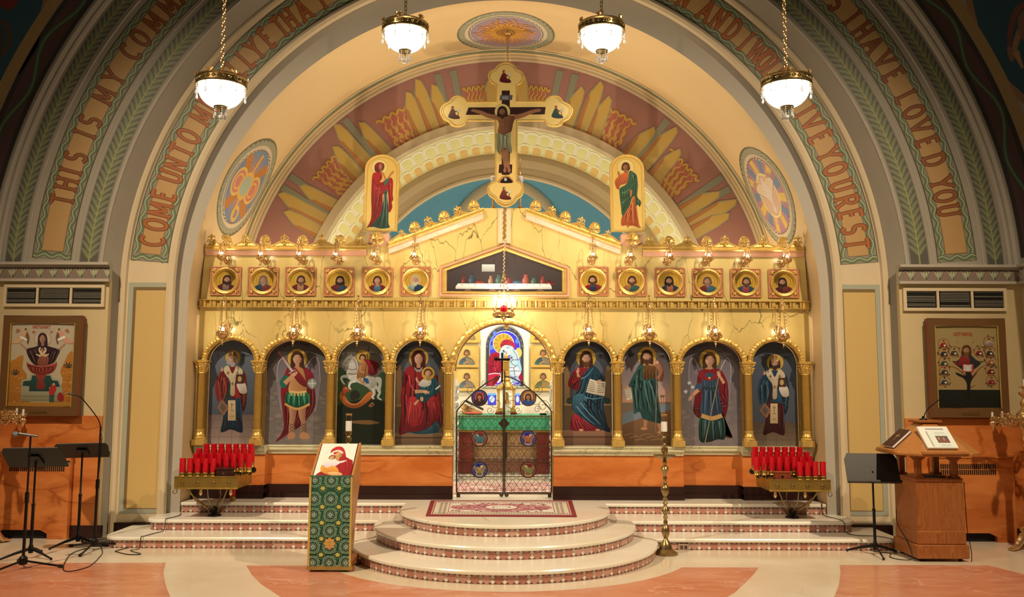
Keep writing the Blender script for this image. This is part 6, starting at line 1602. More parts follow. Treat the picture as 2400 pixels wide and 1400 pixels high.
# ================================================================== GATE AND SANCTUARY
YG = 10.62
m_iron = mat('bronze_iron', '4a3a26', .35, .6, var=.2, vscale=30)
def G(px, py): return at(px, py, YG)
def gate_leaf(s):
    lab = 'left leaf of the wrought gate with three enamel discs' if s < 0 else 'right leaf of the wrought gate with three enamel discs and cross'
    xo, xi = (1070, 1179.5) if s < 0 else (1292.5, 1183)
    w0 = G((xo + xi) / 2, 1157); root = thing('gate_leaf', lab, 'gate', (w0.x, YG, ZS), group='wrought gate leaves')
    def Lc(px, py, d=0.): q = G(px, py); return (q.x - w0.x, -d, q.z - ZS)
    rails = [976, 1010, 1046.7, 1083, 1118, 1155]
    mb = MB()
    for y in rails: mb.tube([Lc(xo, y), Lc(xi, y)], .0055, 5)
    mb.tube([Lc(xo, 963), Lc(xo, 1155)], .009, 6); mb.tube([Lc(xi, 898 if s < 0 else 870), Lc(xi, 1158)], .008, 6)
    arc = [(xo + (xi - xo) * t, 965 - 83 * sin(pi / 2 * min(1, t * 1.0)) ** .9 + (5 * sin(pi * t))) for t in [i / 18 for i in range(18 if s < 0 else 19)]]
    mb.tube([Lc(*q) for q in arc], .008, 6)
    mb.build('frame', m_iron, root)
    mb = MB(); n = 6; ux = (xi - xo) / n
    for r in range(5):
        ya, yb_ = rails[r] + 1, rails[r + 1] - 1; h = yb_ - ya
        for i in range(n):
            xa, xb = xo + ux * i, xo + ux * (i + 1)
            for p, q in ((xa, xb), (xb, xa)): mb.tube([Lc(p, ya + h * .12), Lc(p + (q - p) * .18, ya + h * .28), Lc(p + (q - p) * .82, yb_ - h * .28), Lc(q, yb_ - h * .12)], .0026, 4)
            xm = (xa + xb) / 2
            for yy_, dv in ((ya + 4.5, 1), (yb_ - 4.5, -1)):
                for d in (-1, 1):
                    c = Vector(Lc(xm + d * 4.6, yy_)); mb.tube(spiral(c, .020, .004, pi / 2 * dv, 1.3 * d, 10), .0024, 4)
        for i in range(1, n): mb.ball(Lc(xo + ux * i, (ya + yb_) / 2), .006, 6)
    mb.build('lattice', m_iron, root)
    for (cx, cy, r, a, t) in ((.18, 952, .10, 0, 1.5), (.30, 915, .085, 1, -1.5), (.62, 900, .06, 2, 1.5), (.80, 905, .07, 3, -1.6), (.85, 945, .11, 1.5, 1.5), (.30, 960, .06, 0, 1.4), (.72, 962, .06, 0, -1.4), (.10, 968, .03, 0, 1.3), (.93, 968, .03, 0, 1.3)):
        mb = MB(); mb.tube(spiral(Lc(xo + (xi - xo) * cx, cy), r * .8, .008, a, t, 18), .003, 4); mb.build('scroll', m_iron, root)
    mb = MB()
    mb.tube([Lc(xo + (xi - xo) * .25, 955), Lc(xo + (xi - xo) * .25, 948), Lc(xo + (xi - xo) * .78, 948), Lc(xo + (xi - xo) * .78, 955)], .003, 4)
    mb.build('crossbar', m_iron, root)
    mx = 1124 if s < 0 else 1238; cols = (('24286a', 'b04a3a'), ('6a2420', '3c7478'), ('1e2260', 'a88a4a')) if s < 0 else (('70402c', 'b88a5a'), ('20246a', 'b06a3c'), ('641c1c', '7a8448'))
    for k, cy in enumerate((933, 1028, 1101)):
        c = Vector(Lc(mx, cy, .012)); R = .097; mb = MB()
        mb.lathe_y([(R, .004), (R, -.004), (.001, -.004)], 28, o=c); mb.tube([(c.x + R * cos(2 * pi * i / 28), c.y - .003, c.z + R * sin(2 * pi * i / 28)) for i in range(28)], .006, 6, closed=True)
        md = mb.build('medallion', m_iron, root)
        p = Paint(); b1, b2 = cols[k]; p.ell(0, 0, R * .96, R * .96, b1, n=28); p.ring(0, 0, R * .84, R * .84, .006, mixh(b1, 'd8c080', .4))
        if k == 0:
            p.ell(0, -.01, .06, .062, b2, n=24); p.blob([(-.07, .06), (-.045, .025), (0, .018), (.045, .025), (.07, .06), (0, .088)], '3a2420' if s < 0 else '2c4a7a'); head(p, 0, -.008, .05, .062, skin='a8744c', hair='3a2014', hairlen=.6)
        else:
            v = k + (3 if s > 0 else 0)
            p.blob([(-.055, .02), (-.03, -.03), (.02, -.02), (.06, -.005), (.05, .035), (0, .05)], b2, mixh(b2, '201408', .4)); p.ell(-.03 if v % 2 else .03, -.035, .022, .02, mixh(b2, 'e8d0a0', .3), n=12)
            for d in (-1, 1): p.blob([(d * .01, 0), (d * .06, -.05), (d * .075, -.01), (d * .04, .01)], mixh(b2, b1, .35)); p.line([(d * .03, .03), (d * .04, .07)], .014, b2)
            p.ring(.0, .072, .03, .008, .006, 'c8b078', n=14)
        p.build('enamel', lambda u, v, h: Vector((c.x + u, c.y - .0045 - h, c.z - v)), PMG, md)
    q = Vector(Lc(xi + (-2 if s < 0 else 2), 1160)); mb = MB(); mb.ball((q.x + s * .012, q.y, q.z), .028, 10); mb.tube([Lc(xo, 1157), Lc(xi, 1157)], .007, 6)
    qo = Vector(Lc(xo, 1160)); mb.box(qo.x - (.0 if s < 0 else .045), qo.x + (.045 if s < 0 else 0.), -.03, .01, .005, .06); mb.build('roller', m_iron, root)
    mb = MB(); q = Vector(Lc(xi, 993)); mb.prism([(q.x, q.z + .065), (q.x, q.z - .065), (q.x + s * .062, q.z)], -.02, -.008); mb.build('lock_plate', m_iron, root)
    if s > 0:
        cx = 1180.5; mb = MB(); mb.prism([(Lc(x, 0)[0], Lc(0, y)[2]) for x, y in ((1178.5, 893), (1178.5, 842), (1165, 842.5), (1162, 839.5), (1165, 836.5), (1178.5, 837), (1178, 826), (1180.5, 822), (1183, 826), (1182.5, 837), (1196, 836.5), (1199, 839.5), (1196, 842.5), (1182.5, 842), (1182.5, 893))], -.012, .012)
        for x, y in ((1163, 839.5), (1198, 839.5), (1180.5, 823)): mb.ball(Lc(x, y), .011, 8, sc=(1, .6, 1))
        mb.build('cross', mat('dark_bronze', '241a12', .35, .5), root)
gate_leaf(-1); gate_leaf(1)
# ---- step inside and its rug
mb = MB(); mb.box(-2.1, 2.1, 12.55, YB, ZS, .426); struct(mb.build('floor_step', mat('white_marble', 'f0e4d0', .25, var=.05), smooth=False), 'white marble step inside the sanctuary', 'floor')
p = Paint(); rnd = random.Random(9); p.rect(-.95, 10.9, .95, 12.2, 'd8a090', 'e0b8a0')
for i in range(9):
    for j in range(6):
        x, y = -.85 + i * .21 + .1 * (j % 2), 11.0 + j * .19; p.blob([(x - .1, y), (x, y - .06), (x + .1, y), (x, y + .06)], rnd.choice(('c47a74', 'e6c8b0', 'c89080')), k=2); p.ell(x, y, .03, .02, rnd.choice(('a85a58', 'f0dcc4')), n=8)
mb = MB(); mb.bbox(-.97, .97, 10.88, 12.22, ZS + .001, ZS + .010, .003); rg = tag(mb.build('rug', mat('rose_wool', 'c89484', .9)), 'pale rose patterned rug on the floor behind the gate', 'rug')
p.build('woven_pattern', lambda u, v, h: Vector((u, v, ZS + .0105 + h)), PM, rg)
# ---- altar
ZAL = at(1181, 974, 12.65).z; z0 = .427
al = thing('altar', 'marble altar table with dark red legs seen through the gate', 'altar', (0, 12.95, z0))
mb = MB(); mb.bbox(-.98, .98, 12.63, 13.35, ZAL - .05, ZAL, .006); wp(mb, 'tabletop', m_step, al)
m_maroon = marble('maroon_marble', '6a2420', '84342c', 'b06a58', scale=6, rough=.25)
for x in (-.58, .57):
    for y in (12.74, 13.2):
        mb = MB(); mb.bbox(x - .11, x + .11, y - .09, y + .09, z0, ZAL - .05, .008); mb.bbox(x - .14, x + .14, y - .11, y + .11, z0, z0 + .16, .01); wp(mb, 'leg', m_maroon, al)
mb = MB(); mb.box(-.02, .02, 12.8, 12.84, z0, ZAL - .05); wp(mb, 'leg', m_mahog, al)
mb = MB(); mb.box(-.66, .62, 12.86, 12.9, z0 + .21, ZAL - .05); wp(mb, 'back_panel', mat('sand_panel', 'c89c68', .6), al, smooth=False)
mb = MB(); mb.box(-.46, .46, 12.78, 12.95, z0 + .01, z0 + .20); wp(mb, 'footing', marble('brown_marble', '8a5a44', '9c6c54', 'c09078', scale=5), al, smooth=False)
# cloth
p = Paint(); nx = 60
zf = at(1181, 1010.5, 12.62).z
mb = MB()
def clo(u, t): return (u, 12.605 - .012 * sin(u * 34) * t, ZAL + .004 - (ZAL - zf) * t)
rings = [[(x, 13.30, ZAL + .005) for x in [-1.0 + 2.0 * i / nx for i in range(nx + 1)]]] + [[clo(-1.0 + 2.0 * i / nx, t) for i in range(nx + 1)] for t in (0, .15, .4, .7, 1)]
mb.loft(rings, closed=False, caps=False)
m_green = mat('green_brocade', '3ea878', .45, .05, var=.35, vscale=16, bump=.3, bscale=60)
cl = tag(mb.build('altar_cloth', m_green), 'green brocade cloth draped over the altar', 'cloth')
mb = MB(); n_ = 120
for i in range(n_): q = clo(-1.0 + 2.0 * i / n_, 1); mb.tube([(q[0], q[1] - .003, q[2] + .01), (q[0] + .002, q[1] - .004, q[2] - .02)], .006, 4)
o = mb.build('fringe', m_gold, cl)
mb = MB()
for i in range(40): q = clo(-1.0 + 2.0 * i / 40, .1); mb.tube(spiral((q[0], q[1] - .008, q[2]), .02, .005, 0, 1.2, 8), .003, 4)
mb.build('gold_trim', m_gold, cl)
# tabernacle
def atA(px, py, Y=12.95): return at(px, py, Y)
ta = atA(1186, 968); zt0 = ZAL + .006
tb = thing('tabernacle', 'gilded tabernacle shaped as a domed shrine with columns on the altar', 'tabernacle', (ta.x, 12.95, zt0))
mb = MB(); mb.bbox(-.15, .15, -.12, .12, .03, .07, .006); mb.bbox(-.13, .13, -.10, .10, .07, .09, .004); mb.build('pedestal', m_gold, tb)
mb = MB(); mb.bbox(-.145, .145, -.11, .11, .36, .40, .008); mb.lathe([(.13, .40), (.12, .43), (.08, .46), (.06, .50), (.075, .52), (.055, .54), (.05, .62), (.06, .64), (.04, .66)], 16); mb.bbox(-.05, .05, -.05, .05, .66, .78, .01)
mb.lathe([(.055, .78), (.06, .80), (.03, .82), (.035, .88), (.012, .9), (.014, .93), (.002, .95)], 12); mb.build('dome', m_gold, tb)
for x in (-.115, .115):
    for y in (-.085, .085): mb = MB(); mb.lathe([(.026, .09), (.02, .11), (.018, .2), (.017, .32), (.024, .345), (.026, .36)], 10, o=(x, y, 0)); mb.build('column', m_gold, tb)
mb = MB(); mb.lathe([(.055, .09), (.052, .2), (.04, .24)], 14); mb.lathe([(.03, .24), (.045, .28), (.02, .33)], 12); mb.build('relic_box', m_rosegold, tb)
mb = MB(); mb.bbox(-.16, .16, -.13, .13, 0, .03, .004); mb.build('red_base', mat('red_velvet', '9c1c20', .8), tb)
mb = MB(); mb.lathe([(.035, zt0), (.035, zt0 + .15)], 14, o=(ta.x + .03, 12.73, 0)); tag(mb.build('candle', m_white), 'short white candle in front of the tabernacle', 'candle')
b = atA(1108, 962); bs = thing('book_stand', 'small wooden book stand with dark open gospel on the altar left', 'book stand', (b.x, 12.9, zt0))
mb = MB(); mb.add([(-.16, .0, .0), (.14, -.02, .0), (.14, .1, .0), (-.16, .12, 0), (-.16, .0, .16), (.14, -.02, .03), (.14, .1, .03), (-.16, .12, .16)], [(0, 1, 2, 3), (4, 5, 6, 7), (0, 1, 5, 4), (1, 2, 6, 5), (2, 3, 7, 6), (3, 0, 4, 7)]); mb.build('stand', m_rosegold, bs)
mb = MB(); mb.add([(-.10, -.06, .18), (.16, -.08, .055), (.16, .12, .055), (-.10, .14, .18), (-.10, -.06, .21), (.16, -.08, .085), (.16, .12, .085), (-.10, .14, .21)], [(0, 1, 2, 3), (4, 5, 6, 7), (0, 1, 5, 4), (1, 2, 6, 5), (2, 3, 7, 6), (3, 0, 4, 7)]); mb.build('book', mat('dark_leather', '2a2622', .4), bs)
mb = MB(); mb.blob = None; mb.ball((b.x - .02, 12.68, zt0 + .02), .05, 10, sc=(2.4, .7, .45)); mb.ball((b.x + .10, 12.67, zt0 + .02), .04, 10, sc=(1.6, .7, .5)); tag(mb.build('red_cloth', mat('folded_red', 'd0584a', .8)), 'folded red cloth lying at the front of the altar', 'cloth')
mb = MB(); q = atA(1273, 969, 12.7); mb.bbox(q.x - .05, q.x + .05, 12.68, 12.76, ZAL + .006, ZAL + .03, .004); tag(mb.build('small_book', m_black), 'small black book at the right front of the altar', 'book')
for px, lb in ((1071, 'left'), (1292.5, 'right')):
    q = at(px, 962, 12.5); zz = .356
    root = thing('altar_candlestick', 'twisted white candlestick behind the %s gate post' % lb, 'candlestick', (q.x, 12.4, zz), group='twisted candlesticks inside the gate')
    h = at(px, 905, 12.4).z - zz; mb = MB(); mb.lathe([(.12, 0), (.12, .03), (.06, .06), (.03, .12), (.03, .3)], 14)
    for k in range(2): mb.tube([(.02 * cos(i * .5 + k * pi), .02 * sin(i * .5 + k * pi), .28 + (h - .3) * i / 60) for i in range(61)], .02, 6)
    mb.lathe([(.03, h - .02), (.05, h), (.02, h + .005)], 12); mb.build('stem', mat('silvered_metal', 'd8ccb8', .25, .6), root)
    mb = MB(); mb.lathe([(.028, h), (.028, h + .07), (.006, h + .075), (.006, h + .12)], 12); mb.build('candle', m_white, root)
# ---- stained glass window and gilt icons on the back wall
m_lead = mat('lead_came', '3a3430', .5, .4)
g_win = paint_mat('backlit_glass', .3, .8)
def W(px, py): return at(px, py, YB - .01)
win = bpy.data.objects.new('window_1', None); COL.objects.link(win); struct(win, 'round headed stained glass window of mother and child behind the altar', 'window'); win.location = W(1183, 910)
def wb(mb, n, m): return wp(mb, n, m, win)
oc = [(1128, 908)] + [(1183 - 55 * cos(pi * i / 24), 812 - 60 * sin(pi * i / 24)) for i in range(25)] + [(1238, 908)]
ic = [(1139, 906)] + [(1183 - 44 * cos(pi * i / 24), 812 - 46 * sin(pi * i / 24)) for i in range(25)] + [(1227, 906)]
mb = MB(); mb.loft([[(W(*q).x, YB - .002, W(*q).z) for q in oc], [(W(*q).x, YB - .05, W(*q).z) for q in oc], [(W(*q).x * .25 + W(*r).x * .75, YB - .05, W(*q).z * .25 + W(*r).z * .75) for q, r in zip(oc, ic)], [(W(*r).x, YB - .012, W(*r).z) for r in ic]], closed=True, caps=False); wb(mb, 'frame', m_sanct)
p = Paint(); p.poly(ic, '4a4440')
k = 44
for i in range(k):      # mosaic edge
    t = i / k * (len(ic) - 1); j = int(t); q = ic[j]; r = ic[j + 1]; f = t - j; x, y = q[0] + (r[0] - q[0]) * f, q[1] + (r[1] - q[1]) * f
    dx = (1183 - x); dy = (835 - y); l = hypot(dx, dy); p.ell(x + dx / l * 3.2, y + dy / l * 3.2, 2.4, 2.4, ('6a3a5c', '5c6a4a', '7a7468', '3c4a6a')[i % 4], n=5)
ic2 = [(1147, 904)] + [(1183 - 36 * cos(pi * i / 24), 812 - 37 * sin(pi * i / 24)) for i in range(25)] + [(1219, 904)]
p.poly(ic2, 'e8e4ee'); 
ic3 = [(x + (1183 - x) * .03, y + (840 - y) * .03) for x, y in ic2]; p.poly(ic3, '4436c8', '6a48d0')
for i in range(14):
    a = pi + pi * i / 13; p.line([(1183 + 26 * cos(a), 812 + 27 * sin(a)), (1183 + 35 * cos(a), 812 + 36 * sin(a))], .9, '20184a')
for (x, y) in ((1152, 815), (1154, 795), (1212, 800), (1210, 830), (1160, 782)): p.ell(x, y, 5, 6, '6c88f0', n=7)
p.ell(1180, 806, 25, 25, 'f4efe8', n=26); p.ell(1180, 806, 23.5, 23.5, 'e8ac34', n=26)
for i in range(12): a = 2 * pi * i / 12; p.line([(1180 + 14 * cos(a), 806 + 14 * sin(a)), (1180 + 23 * cos(a), 806 + 23 * sin(a))], .9, '5a3c10')
cr3 = lambda x, y: (1050 + x / 5.385, 740 + y / 5.385)
def bl(l, c, c2=None): p.blob([cr3(*q) for q in l], c, c2)
bl([(520, 520), (640, 470), (700, 560), (690, 740), (600, 840), (510, 890)], 'c01828', '9a1028'); bl([(520, 740), (660, 730), (650, 800), (600, 870), (520, 890)], 'd82838')
bl([(660, 370), (690, 320), (750, 300), (820, 330), (850, 400), (800, 420), (720, 370), (680, 420)], 'd42838'); bl([(870, 690), (930, 740), (935, 830), (860, 760)], 'b8142c')
p.ell(*cr3(890, 470), 8, 12, 'f0c860', n=14)
bl([(680, 400), (760, 370), (820, 400), (830, 450), (770, 500), (700, 500), (650, 500)], 'fbf8f4'); bl([(780, 480), (830, 430), (880, 470), (900, 580), (930, 690), (870, 800), (800, 870), (720, 740), (720, 580), (780, 560)], 'f6f6fa'); bl([(840, 540), (900, 560), (930, 690), (880, 660)], 'bcd0f0'); bl([(680, 680), (700, 760), (660, 830), (620, 850), (660, 760)], 'fbf8f4')
bl([(690, 410), (760, 380), (815, 415), (800, 470), (740, 490), (700, 460)], 'dcdce0', 'f0ece8'); bl([(650, 500), (690, 430), (720, 520), (700, 600), (660, 560)], 'c4ccd8'); bl([(790, 440), (850, 440), (870, 500), (820, 540), (785, 500)], 'e4e0dc', 'd0d4dc')
bl([(730, 580), (790, 560), (820, 620), (780, 660), (735, 640)], 'c8dcec'); bl([(800, 560), (860, 560), (880, 640), (830, 640)], 'd4dcf0'); bl([(730, 680), (800, 670), (860, 700), (820, 780), (760, 770)], 'ece8e0', 'ccd0d8'); bl([(800, 780), (870, 770), (900, 820), (830, 860)], 'b4bcc4'); bl([(560, 540), (620, 500), (640, 600), (600, 700), (560, 660)], 'a01020', 'e03040'); bl([(600, 760), (650, 800), (560, 880)], '8c0c1c')
for l in ([(740, 400), (770, 410)], [(720, 450), (690, 500), (720, 560)], [(780, 500), (820, 540), (800, 600), (860, 640)], [(740, 650), (820, 660), (880, 620)], [(760, 740), (820, 780), (880, 760)], [(640, 500), (600, 620), (640, 740)], [(560, 560), (580, 700)], [(660, 380), (720, 360), (800, 390)], [(820, 430), (850, 480)], [(720, 600), (800, 580)], [(560, 540), (640, 560), (700, 640)], [(520, 640), (620, 640)], [(600, 500), (540, 700)], [(690, 330), (760, 330)], [(700, 500), (780, 560)], [(760, 560), (900, 560)], [(730, 700), (930, 700)], [(700, 760), (760, 860)], [(830, 660), (850, 800)], [(860, 480), (880, 560)]): p.line([cr3(*q) for q in l], 1.1, '1c1620', sm=3)
p.line([cr3(510, 742), cr3(590, 728), cr3(660, 735)], 2, 'f0e8e0')
base = Vector(win.location); p.build('stained_glass', lambda u, v, h: Vector((W(u, v).x, YB - .010 - h, W(u, v).z)) - base, g_win, win)
p = Paint()
for x0, x1 in ((1143, 1163), (1207, 1219)):
    p.rect(x0, 922, x1, 950, '3a44c8', '5c50c0'); p.ell((x0 + x1) / 2, 936, (x1 - x0) * .32, 8, 'e8f0ff', n=14); p.rect(x0, 922, x1, 927, '88b4f0')
win2 = bpy.data.objects.new('window_2', None); COL.objects.link(win2); struct(win2, 'low blue stained glass lights beneath the main window', 'window'); win2.location = W(1183, 950); b2_ = Vector(win2.location)
p.build('stained_glass', lambda u, v, h: Vector((W(u, v).x, YB - .004 - h, W(u, v).z)) - b2_, g_win, win2)
IP = [(1068, 752, 1122, 803, '7a6a40', 'red sleeved', 'top left'), (1068, 811, 1120, 861, '4a6468', 'brown haired saint in teal', 'middle left'), (1068, 866, 1120, 916, '5c7074', 'grey haired saint in teal', 'bottom left'),
      (1246, 752, 1300, 803, '8a3c30', 'figure in red', 'top right'), (1246, 811, 1300, 861, '3c5c58', 'bald saint in dark green', 'middle right'), (1246, 866, 1300, 916, '70703c', 'saint in olive and tan', 'bottom right')]
for x0, y0, x1, y1, col, ds, pos in IP:
    a, b_ = at(x0, y1, YB - .05), at(x1, y0, YB - .05)
    root = thing('gilt_icon_panel', 'gilt icon of %s, %s of stained glass' % (ds, pos), 'icon', ((a.x + b_.x) / 2, YB - .05, a.z), group='gilt icons beside the stained glass window')
    w, h = (b_.x - a.x) / 2, b_.z - a.z
    mb = MB(); mb.bbox(-w - .02, w + .02, .0, .045, -.01, h + .01, .01); mb.build('frame', m_gold, root)
    p = Paint(); rr = [(-w * .88, .04), (w * .88, .04), (w * .88, h * .7), (w * .8, h * .88), (w * .6, h * .96), (-w * .6, h * .96), (-w * .8, h * .88), (-w * .88, h * .7)]
    p.poly(rr, 'd8a850', 'e8c070', a=.5); p.ring(0, h * .64, h * .2, h * .2, .004, 'a07830')
    p.blob([(-w * .72, .045), (-w * .5, h * .38), (0, h * .48), (w * .5, h * .38), (w * .72, .045), (0, .043)], col, mixh(col, '000000', .3)); p.blob([(-w * .1, h * .44), (w * .45, h * .36), (w * .6, .06), (w * .1, .06)], mixh(col, 'b07848', .6)); p.line([(-w * .3, h * .15), (0, h * .25), (w * .1, h * .2)], h * .08, 'b07848')
    q = Paint(); head(q, 0, 0, h * .20, h * .26, skin='b07848', hair='5a3a20', beard='7a5a3c' if 'bald' not in ds else None, hairlen=.2)
    for pts, cs, al_, fan in q.L: p.L.append(([(u, h * .63 - v) for u, v in pts], cs, al_, fan))
    p.build('painting', lambda u, v, hh: Vector((u, -.001 - hh, v)), m_gl, root)
# ---- rug on the platform
rc = [onz(*q, ZS) for q in ((1010, 1175), (1340, 1175), (1352, 1213), (998, 1211))]
def rugm(u, v, h):
    a = rc[0] + (rc[1] - rc[0]) * u; b_ = rc[3] + (rc[2] - rc[3]) * u; q = a + (b_ - a) * v
    return Vector((q.x, q.y, ZS + .009 + h))
mb = MB(); mb.slab([(q.x, q.y) for q in rc], ZS + .001, ZS + .009)
rug = tag(mb.build('oriental_rug', mat('rug_red', '7c1c24', .95), smooth=False), 'red and cream oriental rug lying before the gate', 'rug')
p = Paint(); rnd = random.Random(4)
p.rect(.005, .02, .995, .97, '7e2028'); p.rect(.03, .07, .97, .93, 'cbb294'); p.rect(.035, .08, .965, .92, '9c5a50')
p.rect(.045, .10, .955, .90, 'd0bc9c')
for i in range(46):
    u = .06 + .88 * i / 45
    for v in (.15, .85): p.blob([(u - .008, v), (u, v - .035), (u + .008, v), (u, v + .035)], rnd.choice(('a86a60', '8c8a74', 'b07868')), k=2)
for j in range(12):
    v = .16 + .68 * j / 11
    for u in (.085, .115, .885, .915): p.blob([(u - .012, v), (u, v - .02), (u + .012, v), (u, v + .02)], rnd.choice(('a86a60', '8c8a74')), k=2)
p.rect(.14, .21, .86, .79, 'a43a40'); p.rect(.145, .22, .855, .78, 'd6c6aa')
p.blob([(.15, .5), (.20, .36), (.30, .32), (.40, .25), (.5, .24), (.60, .25), (.70, .32), (.80, .36), (.85, .5), (.80, .64), (.70, .68), (.60, .75), (.5, .76), (.40, .75), (.30, .68), (.20, .64)], 'b06a66')
for i in range(150):
    u = .16 + .68 * rnd.random(); v = .24 + .52 * rnd.random()
    p.blob([(u - .010, v), (u, v - .022), (u + .012, v - .006), (u + .004, v + .022)], rnd.choice(('7c1c28', '8a2430', 'd8bca8', 'c08a84', '94303a')), k=2)
p.blob([(.37, .5), (.42, .38), (.5, .34), (.58, .38), (.63, .5), (.58, .62), (.5, .66), (.42, .62)], '9c3a42'); p.blob([(.39, .5), (.43, .40), (.5, .37), (.57, .40), (.61, .5), (.57, .60), (.5, .63), (.43, .60)], 'd8c8ac')
for i in range(18): a = 2 * pi * i / 18; p.blob([(.5 + .06 * cos(a) - .006, .5 + .08 * sin(a)), (.5 + .06 * cos(a), .5 + .08 * sin(a) - .02), (.5 + .06 * cos(a) + .006, .5 + .08 * sin(a)), (.5 + .06 * cos(a), .5 + .08 * sin(a) + .02)], '8c4a48', k=2)
p.build('woven_pattern', rugm, PM, rug, step=1.5e-5)
# ================================================================== THINGS STANDING ABOUT
m_blk = mat('black_metal', '0c0b0b', .38, .3)
m_blkd = mat('music_desk_black', '0c0c0d', .45, .1, bump=.06, bscale=120)
m_oak = wood('oak', 'a8602c', '8a4a1e', 2.2, .38)
m_oak2 = wood('oak_light', 'c07a3c', 'a8652e', 2.2, .36)
m_rack = mat('tarnished_brass', 'a8843c', .35, .75, var=.4, vscale=9, bump=.15)
m_darkm = mat('dark_iron', '1c1410', .45, .5)
# ---- votive candle racks
def rack(s):
    side = 'left' if s < 0 else 'right'
    if s < 0: xa, xb, zt, zb0 = -3.62, -2.92, .706, .578
    else: xa, xb, zt, zb0 = 2.933, 3.61, .690, .572
    xc = (xa + xb) / 2; y0, y1 = 9.55, 10.06
    root = thing('candle_rack', 'brass votive candle rack on the steps at the %s end of the screen' % side, 'candle rack', (xc, 9.84, 2 * R1 + .001), group='votive candle racks')
    O = Vector(root.location)
    def B(mb, n, m, **k): o = mb.build(n, m, root, **k); o.location = -O; return o
    mb = MB(); mb.box(xa, xb, y0, y0 + .012, zb0, zt); mb.box(xa, xb, y1 - .012, y1, zb0, zt); mb.box(xa, xa + .012, y0 + .012, y1 - .012, zb0, zt); mb.box(xb - .012, xb, y0 + .012, y1 - .012, zb0, zt); mb.box(xa + .012, xb - .012, y0 + .012, y1 - .012, zt - .03, zt - .02)
    mb.tube([(xa, y0, zt), (xb, y0, zt)], .007, 6); mb.tube([(xa, y0, zb0), (xb, y0, zb0)], .007, 6)
    B(mb, 'tray', m_rack, smooth=False)
    for k in range(4):
        x = xa + (xb - xa) * (.13 + .245 * k); mb = MB(); mb.lathe_y([(.020, -.004), (.018, -.009), (.010, -.012), (.008, -.016)], 12, o=(x, y0, (zt + zb0) / 2 - .005)); B(mb, 'rosette', m_brassd)
    for k in range(4):      # stepped wire shelves
        y = 9.625 + .117 * k; z = zt - .015 + .045 * k; mb = MB()
        for d in (-.03, .03): mb.tube([(xa + .03, y + d, z), (xb - .03, y + d, z)], .004, 5)
        for x in (xa + .03, xb - .03): mb.tube([(x, y, zt - .03), (x, y, z)], .005, 5); mb.tube([(x, y - .03, z), (x, y + .03, z)], .004, 5)
        mb.box(xa + .03, xb - .03, y - .028, y + .028, z - .003, z); B(mb, 'shelf', m_darkm)
    ft = Vector((xc + s * -.0, 9.86, 2 * R1 + .002)); mb = MB()
    mb.lathe([(.075, 0), (.075, .015), (.04, .03), (.03, .06), (.035, .09), (.02, .10)], 16, o=ft); B(mb, 'foot', m_darkm)
    for dx, yy_, xx in ((-.22, 9.62, -.16), (.22, 9.62, .16), (0, 9.6, 0), (0, 10.0, .05)):
        mb = MB(); mb.tube([ft + Vector((dx * .12, 0, .05)), (xc + dx * .7, yy_ + .05, ft.z + .2), (xc + dx, yy_, zb0)], [.012, .010, .008], 6, flat=.6); B(mb, 'strut', m_brassd)
    xo = xa if s < 0 else xb
    mb = MB(); mb.tube([ft + Vector((s * .03, 0, .05)), (xo - s * .1, 9.63, zb0 - .02), (xo - s * .05, 9.58, zb0 - .005)], .007, 6); mb.tube(spiral((xo - s * .0, 9.57, zb0 - .035), .035, .012, pi / 2, 1.0 * s, 12), .005, 5); B(mb, 'scroll_strut', m_brassd)
    for dx in (-.06, .27): mb = MB(); x = xc - s * dx; mb.lathe([(.004, .05), (.016, .035), (.014, .02), (.02, .0), (.012, -.02), (.002, -.03)], 10, o=(x, y0 + .02, zb0 - .05)); B(mb, 'knob', m_brass)
    # snuffer arm on the inner side
    xi = xb if s < 0 else xa; q = at(594 if s < 0 else 1763, 1102 if s < 0 else 1105, 10.0)
    mb = MB(); mb.tube([(xi, 9.95, zt - .02), (xi - s * .06, 9.97, zt + .05), (q.x + s * .03, 10.0, q.z - .02), q], .008, 6); mb.lathe_y([(.004, -.03), (.03, -.02), (.034, 0), (.03, .012), (.004, .02)], 14, o=q); B(mb, 'snuffer_arm', m_darkm)
    mb = MB(); mb.tube([(xi, 9.68, zt - .02), (xi, 9.68, zt + .16), (xi, 9.98, zt + .16), (xi, 9.98, zt - .05)], .004, 5); B(mb, 'rail', m_rack)
    # donation box
    bx = (xi + s * .165); mb = MB(); zb_ = zt - .010
    root2 = thing('donation_box', 'small dark wooden donation box with slot on the %s candle rack' % side if s < 0 else 'small reddish wooden donation box with metal lock plate on the right candle rack', 'box', (bx, 9.618, zb_))
    mb = MB(); mb.bbox(-.088, .088, -.042, .05, 0, .085, .004); mb.build('body', wood('box_wood_' + side, '3a1810' if s < 0 else '8a3c20', '2a100a' if s < 0 else '702c16', 3), root2)
    mb = MB(); mb.bbox(-.094, .094, -.048, .055, .085, .10, .004); mb.build('lid', wood('lid_wood_' + side, '44201a' if s < 0 else '9a4828', '30140c' if s < 0 else '803818', 3), root2)
    mb = MB(); mb.lathe_y([(.014, -.043), (.012, -.046), (.002, -.047)], 12, o=(-.01, 0, .045)); mb.build('lock', m_brassd if s < 0 else m_blk, root2)
    # votive glasses
    rows = (('front', 6, 0.), ('second', 8, .105), ('third', 8, .095), ('back', 7, .135))
    global VOT
